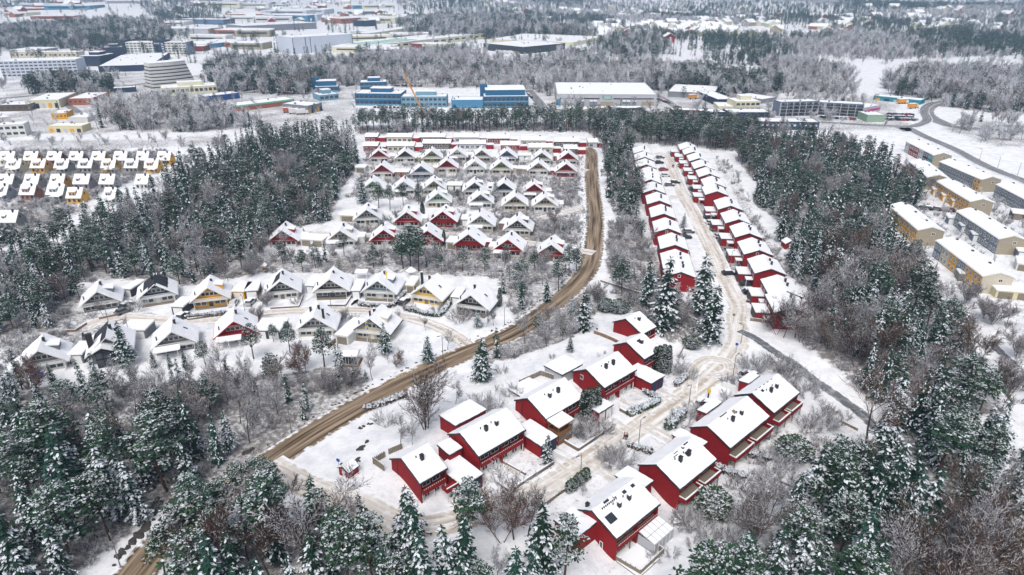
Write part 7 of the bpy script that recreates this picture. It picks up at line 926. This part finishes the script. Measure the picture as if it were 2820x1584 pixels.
# ------------------------------------------------------------ people
def person(k, rz, coat, trouser, lab, step, kids=False):
    o = thing('person', at(k), rz, lab, 'person'); o.location.z += .06
    st = step
    J = dict(pel=(0, 0, .95), wai=(0, .02, 1.1), che=(0, .03, 1.35), nec=(0, .03, 1.5), hea=(0, .05, 1.62), top=(0, .05, 1.74), lh=(-.1, 0, .9), rh=(.1, 0, .9), lk=(-.11, st*.5, .5), rk=(.11, -st*.3, .5), la=(-.11, st*.6, .09), ra=(.11, -st*.8, .12), lt=(-.11, st*.6+.16, .04), rt=(.11, -st*.8+.14, .05), ls=(-.19, .03, 1.43), rs=(.19, .03, 1.43), le=(-.25, -st*.3, 1.15), re=(.25, st*.3, 1.15), lw=(-.24, -st*.2+.08, .92), rw=(.24, st*.5+.1, .95), lf=(-.23, -st*.2+.14, .83), rf=(.23, st*.5+.18, .87))
    Rr = dict(pel=.13, wai=.12, che=.15, nec=.055, hea=.095, top=.07, lh=.09, rh=.09, lk=.06, rk=.06, la=.04, ra=.04, lt=.035, rt=.035, ls=.06, rs=.06, le=.042, re=.042, lw=.03, rw=.03, lf=.02, rf=.02)
    E = 'pel-wai wai-che che-nec nec-hea hea-top pel-lh pel-rh lh-lk lk-la la-lt rh-rk rk-ra ra-rt che-ls che-rs ls-le le-lw lw-lf rs-re re-rw rw-rf'.split()
    def skin(name, edges, grow, m):
        ks = []; 
        for e in edges:
            for j in e.split('-'):
                if j not in ks: ks.append(j)
        me = bpy.data.meshes.new(name); me.from_pydata([J[j] for j in ks], [tuple(ks.index(j) for j in e.split('-')) for e in edges], []); me.materials.append(m)
        p = bpy.data.objects.new(name, me); COL.objects.link(p); p.parent = o
        p.modifiers.new('skin', 'SKIN')
        if not me.skin_vertices: me.attributes.new('skin', 'FLOAT', 'POINT') if False else None
        sv = me.skin_vertices[0].data if len(me.skin_vertices) else None
        if sv:
            for i, j in enumerate(ks): r = Rr[j]*grow; sv[i].radius = (r, r*.8 if j in ('che', 'wai', 'pel') else r); sv[i].use_root = (i == 0)
        s = p.modifiers.new('sub', 'SUBSURF'); s.levels = s.render_levels = 2
        return p
    skin('body', E, 1, M['skin'])
    skin('jacket', ['pel-wai', 'wai-che', 'che-ls', 'che-rs', 'ls-le', 'le-lw', 'rs-re', 're-rw'], 1.28, coat)
    skin('trousers', ['pel-lh', 'pel-rh', 'lh-lk', 'lk-la', 'rh-rk', 'rk-ra'], 1.25, trouser)
    b = MB(); b.hexa([(.11*cos(i*pi/4), .05+.11*sin(i*pi/4), 1.64) for i in range(8)], [(.06*cos(i*pi/4), .05+.06*sin(i*pi/4), 1.8) for i in range(8)]); b.build('hat', M['shirt'], o)
    for j in ('lt', 'rt'): x_, y_, z_ = J[j]; boxo('shoe', x_-.05, y_-.16, z_-.05, x_+.05, y_+.08, z_+.06, M['rubber'], o)
person('couple1', R(45), M['coat'], M['shirt'], 'walking person in a reddish brown coat, left of the couple', .22)
person('couple2', R(40), M['shirt'], M['shirt'], 'walking person in dark clothes, right of the couple', -.2)
person('walk1', R(10), M['shirt'], M['shirt'], 'dark dressed walker far up the street, on the left', .2)
person('walk2', R(5), M['navy'], M['shirt'], 'dark dressed walker far up the street, on the right', -.2)
# ------------------------------------------------------------ trees
def leaf(b, c, d, w, l, m, droop=0, roll=0):
    # a flat spray: centre c, pointing along d
    d = Vector(d).normalized(); side = d.cross(Vector((0, 0, 1)))
    if side.length < 1e-3: side = Vector((1, 0, 0))
    side.normalize(); up = side.cross(d)
    side = (side*cos(roll)+up*sin(roll))*w*.5; t = Vector(c)+d*l+Vector((0, 0, -droop)); c = Vector(c)
    b.face([c-side*.5, c+side*.5, c+d*l*.55+side-Vector((0, 0, droop*.4)), t, c+d*l*.55-side-Vector((0, 0, droop*.4))], m)
def spruce(seed, H=12, Rb=2.3, lev=22, seg=.5, psnow=.42, big=1.0, bare=.07):
    rd = random.Random(seed); T = MB(); C = MB()
    T.tube((0, 0, -.4), (0, 0, H*.5), H*.014, 6, 0, H*.009); T.tube((0, 0, H*.5), (0, 0, H*.99), H*.009, 5, 0, .01)
    lean = rd.uniform(0, 6)
    for i in range(lev):
        t = bare+(1-bare)*(i+rd.uniform(-.3, .3))/lev; z = t*H; nb = max(3, int((8.5 if t < .75 else 6)*(1 if big < 1.5 else .7)))
        r = Rb*((1-t)**.8)*(1+.18*sin(i*1.7+seed))+.12
        if t < bare+.12: r *= .8
        a0 = rd.uniform(0, 6)
        for k in range(nb):
            a = a0+2*pi*k/nb+rd.uniform(-.3, .3); rr = r*rd.uniform(.55, 1.2)*(1+.15*sin(a+lean)); ps = psnow*rd.choice((.25, .7, 1.2, 1.7)); n = max(1, int(rr/(seg*.75)))
            for j in range(n):
                u = (j+.35)/n; q = rr*u; dz = .18*(1-t)*q*.6-.42*q*u*(1-.5*t)
                p = Vector((cos(a)*q, sin(a)*q, z+dz)); sl = -.25-.35*u
                s = seg*rd.uniform(.75, 1.25)*(1.05-.4*u)
                for da in ((0,) if n == 1 else (-.75, 0, .75)):
                    aa = a+da+rd.uniform(-.25, .25); d = (cos(aa), sin(aa), sl+rd.uniform(-.2, .15))
                    C.face_ = None; leaf(C, p, d, s*.55, s*1.25, 0, s*.18, rd.uniform(-.5, .5))
                    if rd.random() < ps*(.35+.9*u): leaf(C, p+Vector((0, 0, .05*big)), d, s*.6, s*1.1, 1, s*.12, rd.uniform(-.35, .35))
                if rd.random() < .6: leaf(C, p, (cos(a)*.3, sin(a)*.3, -1), s*.5, s*.8, 0, 0, rd.uniform(-1, 1))
    for k in range(4): leaf(C, (0, 0, H*.96), (cos(k*1.6)*.5, sin(k*1.6)*.5, .6), .12*big, .5*big, 0)
    return T, C
def pine(seed, H=12, npuff=30, nl=46, psnow=.5, big=1.0):
    rd = random.Random(seed); T = MB(); C = MB(); bend = rd.uniform(-.4, .4)
    def ax(z): return Vector((bend*sin(z/H*2.2), bend*.6*sin(z/H*3), z))
    for i in range(5): T.tube(ax(H*i*.19-.3*(i == 0)), ax(H*(i+1)*.19), H*.017*(1-i*.16), 6, 0, H*.017*(1-(i+1)*.16))
    for i in range(npuff):
        t = .42+.58*(i/npuff)**.8; z = H*t; r = H*.2*math.sin(min(1, (1.04-t)/.42)*pi*.5)**.8*rd.uniform(.35, 1.15); a = i*2.4+rd.uniform(-.5, .5)
        c = ax(z)+Vector((cos(a)*r, sin(a)*r, rd.uniform(-.3, .5)))
        T.tube(ax(z-.25-r*.35), c, .05, 3, 0, .02); pz = psnow*rd.choice((.4, .9, 1.4)); pr = H*.062*rd.uniform(.75, 1.3)*(1.15 if t < .8 else .8)
        for k in range(nl):
            d = Vector((rd.gauss(0, 1), rd.gauss(0, 1), rd.gauss(0, .75)+.15)).normalized(); p = c+Vector((d.x*pr*1.15, d.y*pr*1.15, d.z*pr*.62))*rd.uniform(.35, 1)
            s = pr*rd.uniform(.35, .6)*big
            leaf(C, p, d+Vector((0, 0, .2)), s*.7, s, 0, s*.15, rd.uniform(-.8, .8))
            if d.z > .05 and rd.random() < pz*1.15: leaf(C, p+Vector((0, 0, .06)), (d.x, d.y, .1), s*.75, s*.95, 1, s*.1, rd.uniform(-.3, .3))
    return T, C
def bare(seed, H=9, frost=.4, tw=.02, lv=4, stems=1, spread=.55, dens=1.0):
    rd = random.Random(seed); T = MB(); C = MB()
    def grow(p, d, l, r, lev):
        n = 3 if lev < 2 else 2; q = p
        for i in range(n):
            d = (d+Vector((rd.uniform(-.18, .18), rd.uniform(-.18, .18), rd.uniform(-.05, .16)))).normalized(); e = q+d*l/n
            r2 = r*(.82 if i < n-1 else .7); (T if lev < 2 else C).tube(q, e, max(r, tw), 3 if lev > 0 else 5, (0 if lev < 2 or rd.random() > frost else 1), max(r2, tw*.8)); r = r2
            if lev < lv:
                for k in range(int((2 if lev == 0 else 3)*dens+rd.random())):
                    if lev == 0 and i == 0 and stems == 1: continue
                    a = rd.uniform(0, 2*pi); o = d.orthogonal().normalized(); o2 = d.cross(o); nd = (d*rd.uniform(.5, 1.0)+(o*cos(a)+o2*sin(a))*rd.uniform(.3, .75)+Vector((0, 0, .15))).normalized()
                    grow(q.lerp(e, rd.uniform(.3, 1)), nd, l*rd.uniform(.42, .66), r*.55, lev+1)
            q = e
    for s in range(stems):
        a = 2*pi*s/stems+rd.uniform(-.5, .5); sp = 0 if stems == 1 else spread
        grow(Vector((cos(a)*.08*stems, sin(a)*.08*stems, -.2)), Vector((cos(a)*sp*rd.uniform(.4, 1), sin(a)*sp*rd.uniform(.4, 1), 1)).normalized(), H*(.72 if stems == 1 else .62), H*.013/(1 if stems == 1 else 1.6), 0)
    return T, C
def column(seed, H=5, Rb=.55, n=1500, round_=False, ps=.3):
    rd = random.Random(seed); T = MB(); C = MB(); T.tube((0, 0, -.2), (0, 0, H*.6), .06)
    for i in range(n):
        t = rd.random(); r = Rb*(min(1, t*8+.4)*(1-t**3)**.6 if not round_ else math.sqrt(max(0, 1-(2*t-.9)**2)))*rd.uniform(.6, 1.08)*(1+.12*sin(seed+t*9)); a = rd.uniform(0, 2*pi)
        s = rd.uniform(.14, .28)*(1.6 if round_ else 1); p = (cos(a)*r, sin(a)*r, t*H); d = (cos(a), sin(a), .9 if not round_ else rd.uniform(-.2, .7))
        leaf(C, p, d, s*.7, s*1.3, 0, 0, rd.uniform(-1, 1))
        if rd.random() < ps+(.35*t if round_ else 0): leaf(C, Vector(p)+Vector((0, 0, .04)), (cos(a), sin(a), .1), s*.8, s, 1, s*.1, 0)
    return T, C
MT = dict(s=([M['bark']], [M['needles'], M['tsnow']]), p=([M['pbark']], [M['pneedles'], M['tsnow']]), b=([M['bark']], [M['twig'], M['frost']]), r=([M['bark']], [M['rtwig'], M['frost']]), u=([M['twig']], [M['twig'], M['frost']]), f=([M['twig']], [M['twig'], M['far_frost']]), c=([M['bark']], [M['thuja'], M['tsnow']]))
TH = {}   # kind -> list of (trunk mesh, crown mesh, height of the model)
def add(kind, key, H, TC):
    T, C = TC; nm = dict(u=('stem', 'twigs')).get(kind, ('trunk', 'crown'))
    TH.setdefault(kind, []).append((T.mesh(nm[0], MT[key][0]), C.mesh(nm[1], MT[key][1]), H))
for k in range(5): add('s', 's', 12, spruce(k*7+1, seg=.44, psnow=(.25, .4, .55, .36, .8)[k], Rb=(1.75, 2.05, 1.9, 1.55, 2.3)[k], bare=(.05, .1, .07, .16, .06)[k]))
for k in range(5): add('p', 'p', 12, pine(k*5+2, npuff=(28, 34, 30, 38, 26)[k], psnow=(.45, .6, .72, .52, .66)[k]))
for k in range(5): add('b', 'r' if k == 3 else 'b', 9, bare(k*3+5, frost=(.3, .5, .42, .12, .62)[k], stems=(1, 1, 3, 2, 1)[k]))
for k in range(3): add('b', 'r' if k == 2 else 'b', 9, bare(k*3+55, frost=(.1, .18, .06)[k], stems=(1, 2, 1)[k]))
for k in range(2): add('B', 'r' if k else 'b', 12, bare(41+k, H=12, frost=.15, stems=(4, 1)[k], spread=.22, dens=.85, tw=.017))
for k in range(5): add('u', 'u', 2.2, bare(k*9+3, H=2.6, frost=(.75, .6, .85, .5, .7)[k], stems=9, lv=2, spread=1.1, tw=.014, dens=1.1))
for k in range(3): add('c', 'c', 5, column(k+2, ps=(.12, .25, .35)[k]))
for k in range(1): add('t', 'c', 1.5, column(k+7, H=1.5, Rb=.42, n=420, ps=.4))
for k in range(2): add('e', 'c', 3, column(k+17, H=3, Rb=1.9, n=1500, round_=True, ps=.45))
NAME = dict(s='spruce_tree', p='pine_tree', b='bare_tree', B='bare_tree', u='frosted_shrub', c='columnar_thuja', t='clipped_thuja', e='evergreen_bush')
CAT = dict(s='spruce', p='pine', b='tree', B='tree', u='shrub', c='thuja', t='thuja', e='bush')
DESC = dict(s='snow dusted green spruce', p='snow laden pine', b='bare frosted tree', B='tall bare tree', u='low frosted shrub', c='columnar thuja', t='clipped thuja', e='evergreen bush')
ONE = {}
def plant(kind, x, y, h, lab, group, var=None, wide=1):
    V = TH[kind]; i = (rnd.randrange(len(V)) if kind != 'b' else rnd.choice((0, 0, 0, 1, 1, 1, 2, 2, 4, 4, 4, 3))) if var is None else var; T, C, H = V[i]
    nm = NAME[kind]
    if kind == 'u':
        if i not in ONE:
            me = bpy.data.meshes.new('frosted_shrub'); a, c = T, C; va = [tuple(q.co) for q in a.vertices]; vc = [tuple(q.co) for q in c.vertices]; n0 = len(va)
            me.from_pydata(va+vc, [], [tuple(f.vertices) for f in a.polygons]+[tuple(k+n0 for k in f.vertices) for f in c.polygons])
            for q in (M['twig'], M['frost']): me.materials.append(q)
            me.polygons.foreach_set('material_index', [0]*len(a.polygons)+[f.material_index for f in c.polygons]); ONE[i] = me
        o = bpy.data.objects.new(nm, ONE[i]); COL.objects.link(o); s = h/H; o.location = (x, y, tz(x, y)); o.rotation_euler = (0, 0, rnd.uniform(0, 2*pi)); o.scale = (s, s, s)
        return tag(o, lab, CAT[kind], group)
    o = bpy.data.objects.new(nm, None); COL.objects.link(o); o.empty_display_size = .5
    s = h/H; o.location = (x, y, tz(x, y)); o.rotation_euler = (rnd.uniform(-.03, .03), rnd.uniform(-.03, .03), rnd.uniform(0, 2*pi)); w = s*rnd.uniform(.9, 1.15)*wide; o.scale = (w, w, s)
    tag(o, lab, CAT[kind], group)
    for me, part in ((T, 'trunk' if kind != 'u' else 'stem'), (C, 'crown' if kind != 'u' else 'twigs')):
        p = bpy.data.objects.new(part, me); COL.objects.link(p); p.parent = o
    return o
for x, y, h, k, lab in TREES:
    kk = k
    h = max(1.2, min(h*(1.06 if k == 's' else 1), 19)); 
    if k == 'c': h = min(h, 7)
    if k == 'u': h = min(h, 3.4)
    if k == 'e': h = min(h, 4.5)
    var = (0 if lab and 'multi' in lab else 1) if k == 'B' else None
    if lab is None: lab = f"{DESC[k]} {beside(x, y)}"
    if len(lab.split()) > 16: lab = lab.replace('low frosted shrub', 'shrub')
    plant(k, x, y, h, lab, f'{CAT[k]}s in the open gardens' if k not in 'ct' else 'garden thujas', var, 1.5 if k == 's' else 1); block(x, y, 1.2 if k in 'utc' else 1.8)
# scattered forest: candidate spots in every zone, at least a crown apart
cand = []
for zn, dn, mix, h0, h1, poly in ZONES:
    P = np.array(poly); lo, hi = P.min(0), P.max(0); area = abs(np.dot(P[:, 0], np.roll(P[:, 1], 1))-np.dot(P[:, 1], np.roll(P[:, 0], 1)))/2
    want = int(area/100*dn*4.2); got = []; rd = random.Random(zn); cell = {}
    tries = 0
    while len(got) < want and tries < want*14:
        tries += 1; x = rd.uniform(lo[0], hi[0]); y = rd.uniform(lo[1], hi[1])
        if not inpoly([x], [y], poly)[0]: continue
        if (round(x/2), round(y/2)) in OCC: continue
        kd = rd.choices('spbu', mix)[0]; clump = vnoise(x/14, y/14, 3)
        if kd in 'sp' and clump < .2: kd = 'b' if rd.random() < .5 else 'u'
        gap = {'s': 2.9, 'p': 3.4, 'b': 2.7, 'u': 1.5}[kd]*(.75+.25*h1/14)
        c = (int(x//3), int(y//3))
        if any((x-q[0])**2+(y-q[1])**2 < ((gap+q[2])/2)**2 for i in (-1, 0, 1) for j in (-1, 0, 1) for q in cell.get((c[0]+i, c[1]+j), ())): continue
        cell.setdefault(c, []).append((x, y, gap))
        hh = rd.uniform(h0, h1)*(.85 if kd == 'b' else 1)
        if kd == 'u': hh = rd.uniform(1.0, 2.3)
        if rd.random() < .2 and kd != 'u': hh *= rd.uniform(.5, .8)
        u, v, dp = project(x, y, 0); u2, v2, _ = project(x, y, hh)
        if u < -90 or u > 2910 or v2 > 1600 or dp < 5: continue
        got.append(1); cand.append((hh*(.5 if kd == 'u' else 1)/dp, kd, x, y, hh, zn))
cand.sort(reverse=True)
LIM = dict(s=262, p=240, b=262, u=225); cntk = dict(s=0, p=0, b=0, u=0); rest = []
for sc_, kd, x, y, hh, zn in cand:
    if cntk[kd] < LIM[kd]:
        cntk[kd] += 1
        lab = {'s': 'snow dusted dark spruce', 'p': 'snow laden green pine', 'b': 'leafless tree with frosted twigs', 'u': 'low frosted shrub'}[kd]+' in the '+zn
        plant(kd, x, y, hh, lab, {'s': 'spruces', 'p': 'pines', 'b': 'bare trees', 'u': 'frosted shrubs'}[kd]+' of the '+zn, rnd.choice((0, 0, 5, 5, 6, 1, 4)) if kd == 'b' and ('right' in zn or 'bottom' in zn) else None, rnd.uniform(1.0, 1.35) if kd == 's' and ('bottom' in zn or 'edge' in zn) else 1)
    else: rest.append((kd if kd != 'b' or 'right' not in zn else 'B', x, y, hh))
# ------------------------------------------------------------ the masses beyond: one object per wood, drawn through geometry nodes
VC = {}
def variant_collection(name, items):
    c = bpy.data.collections.new(name)
    for T, C, H, key in items:
        b = MB()
        for me_, off in ((T, 0), (C, 1)):
            i0 = len(b.v); b.v += me_.v; b.f += [tuple(k+i0 for k in f) for f in me_.f]; b.m += [k+off for k in me_.m]
        me = b.mesh('tree_model', MT[key][0]+MT[key][1]); o = bpy.data.objects.new('tree_model', me); c.objects.link(o); o.scale = (1/H,)*3
    return c
def mass(name, label, coll, nvar, pts):
    if not pts: return
    n_ = len(pts); me = bpy.data.meshes.new(name); me.from_pydata([(p[0], p[1], tz(p[0], p[1])) for p in pts], [], [])
    for a, t, v in (('siz', 'FLOAT', [p[2] for p in pts]), ('rot', 'FLOAT', [rnd.uniform(0, 6.28) for _ in pts]), ('vid', 'INT', [p[3] for p in pts])):
        at = me.attributes.new(a, t, 'POINT'); at.data.foreach_set('value', v)
    o = bpy.data.objects.new(name, me); COL.objects.link(o); tag(o, label, 'woodland', kind='stuff')
    g = bpy.data.node_groups.new(name, 'GeometryNodeTree'); g.interface.new_socket('Geometry', in_out='INPUT', socket_type='NodeSocketGeometry'); g.interface.new_socket('Geometry', in_out='OUTPUT', socket_type='NodeSocketGeometry')
    N = g.nodes; gi = N.new('NodeGroupInput'); go = N.new('NodeGroupOutput'); ip = N.new('GeometryNodeInstanceOnPoints'); ci = N.new('GeometryNodeCollectionInfo')
    ci.inputs[0].default_value = coll; ci.inputs['Separate Children'].default_value = True; ip.inputs['Pick Instance'].default_value = True
    def attr(nm, dt): a = N.new('GeometryNodeInputNamedAttribute'); a.data_type = dt; a.inputs[0].default_value = nm; return a.outputs[0]
    cx = N.new('ShaderNodeCombineXYZ'); l = g.links; l.new(attr('rot', 'FLOAT'), cx.inputs[2])
    l.new(gi.outputs[0], ip.inputs['Points']); l.new(ci.outputs[0], ip.inputs['Instance']); l.new(attr('vid', 'INT'), ip.inputs['Instance Index']); l.new(cx.outputs[0], ip.inputs['Rotation']); l.new(attr('siz', 'FLOAT'), ip.inputs['Scale']); l.new(ip.outputs[0], go.inputs[0])
    o.modifiers.new('trees', 'NODES').node_group = g
    return o
E_ = [(*spruce(k+60, H=12, Rb=1.95, lev=14, seg=.9, psnow=.38, big=1.6), 12, 's') for k in range(3)]+[(*pine(k+70, npuff=20, nl=20, big=1.5, psnow=.5), 12, 'p') for k in range(2)]
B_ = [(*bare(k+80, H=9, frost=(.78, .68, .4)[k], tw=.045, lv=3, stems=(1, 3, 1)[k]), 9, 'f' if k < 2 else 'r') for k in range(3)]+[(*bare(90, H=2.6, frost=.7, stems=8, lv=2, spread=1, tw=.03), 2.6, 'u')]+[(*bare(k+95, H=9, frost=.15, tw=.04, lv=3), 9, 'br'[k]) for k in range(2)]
cE = variant_collection('conifer_models', E_); cB = variant_collection('bare_models', B_)
mass('mixed_conifer_forest', 'small conifers filling the woods behind the nearer trees', cE, 5, [(x, y, h, rnd.randrange(3) if k == 's' else 3+rnd.randrange(2)) for k, x, y, h in rest if k in 'sp'])
mass('bare_undergrowth', 'bare frosted thicket between the forest trees', cB, 6, [(x, y, h, rnd.randrange(3) if k == 'b' else (4+rnd.randrange(2) if k == 'B' else 3)) for k, x, y, h in rest if k in 'buB'])
# low twiggy undergrowth on the forest floor
und = []
for zn, dn, mix, h0, h1, poly in ZONES:
    if dn < .8: continue
    P = np.array(poly); lo, hi = P.min(0), P.max(0); area = abs(np.dot(P[:, 0], np.roll(P[:, 1], 1))-np.dot(P[:, 1], np.roll(P[:, 0], 1)))/2
    n_ = int(area*.11*(1.25 if 'forest' in zn or 'wood' in zn else .8)); rs = np.random.RandomState(len(zn)); px = rs.uniform(lo[0], hi[0], n_*2); py = rs.uniform(lo[1], hi[1], n_*2); ok = inpoly(px, py, poly)
    for x, y in list(zip(px[ok], py[ok]))[:n_]:
        if (round(x/2), round(y/2)) in OCC: continue
        u, v, dp = project(x, y, 0)
        if -80 < u < 2900 and v < 1640 and vnoise(x/6, y/6, 8) > .3: und.append((x, y, rnd.uniform(.5, 1.9), 3))
mass('forest_undergrowth', 'frosted twiggy undergrowth covering the forest floor', cB, 4, und)
# far woods
fc, fb = [], []
for zn, dn, mix, h0, h1, poly in FARZONES:
    P = np.array(poly); lo, hi = P.min(0), P.max(0); area = abs(np.dot(P[:, 0], np.roll(P[:, 1], 1))-np.dot(P[:, 1], np.roll(P[:, 0], 1)))/2
    n_ = min(9000, int(area/100*dn*3.2)); rs = np.random.RandomState(7+len(zn)); px = rs.uniform(lo[0], hi[0], n_*4); py = rs.uniform(lo[1], hi[1], n_*4); ok = inpoly(px, py, poly); px = px[ok][:n_]; py = py[ok][:n_]
    for x, y in zip(px, py):
        if (round(x/2), round(y/2)) in OCC: continue
        h = rs.uniform(h0, h1)*(1 if y < 900 else 1.15)
        (fc if rs.rand() < mix[0] else fb).append((x, y, h, rs.randint(0, 5)) if len(fc) < 0 else (x, y, h))
# general far landscape: wooded hills with clearings
rs = np.random.RandomState(2); K = 60000
yy = 700*np.exp(rs.rand(K)*math.log(3900/700)); xx = (rs.rand(K)*2-1)*(yy*.8+60)
keep = np.ones(K, bool)
for poly in CLEARINGS: keep &= ~(inpoly(xx, yy, poly) & (rs.rand(K) > .06))
nn = vnoise(xx/170, yy/260, 5)*.6+vnoise(xx/60, yy/90, 6)*.4; keep &= nn+rs.rand(K)*.25+np.clip((yy-1100)/6000, 0, .15) > .4
con = vnoise(xx/120, yy/200, 9)*.7+rs.rand(K)*.3 > .42
for x, y, c in zip(xx[keep], yy[keep], con[keep]):
    if (round(x/2), round(y/2)) in OCC: continue
    (fc if c else fb).append((x, y, rs.uniform(9, 15) if c else rs.uniform(6, 11)))
mass('far_conifer_forest', 'dark conifer woods fading over the far hills', cE, 5, [(x, y, h, rnd.randrange(5)) for x, y, h in fc])
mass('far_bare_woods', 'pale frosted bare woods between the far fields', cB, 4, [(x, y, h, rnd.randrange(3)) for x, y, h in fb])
print('TREES', {k: v for k, v in cntk.items()}, 'rest', len(rest), 'und', len(und), 'far', len(fc), len(fb), 'objects', len(COL.objects))
# ------------------------------------------------------------ winter haze
hz = MB(); hz.box(-4200, -500, -6, 4200, 5200, 100); o = hz.build('haze', M['snow']); tag(o, kind='stuff')
o.data.materials.clear(); m = bpy.data.materials.new('haze_air'); m.use_nodes = True; n = m.node_tree.nodes; n.clear()
pv = n.new('ShaderNodeVolumePrincipled'); pv.inputs['Density'].default_value = .00029; pv.inputs['Color'].default_value = (.5, .74, 1, 1); pv.inputs['Anisotropy'].default_value = .2
mo = n.new('ShaderNodeOutputMaterial'); m.node_tree.links.new(pv.outputs[0], mo.inputs['Volume']); o.data.materials.append(m)
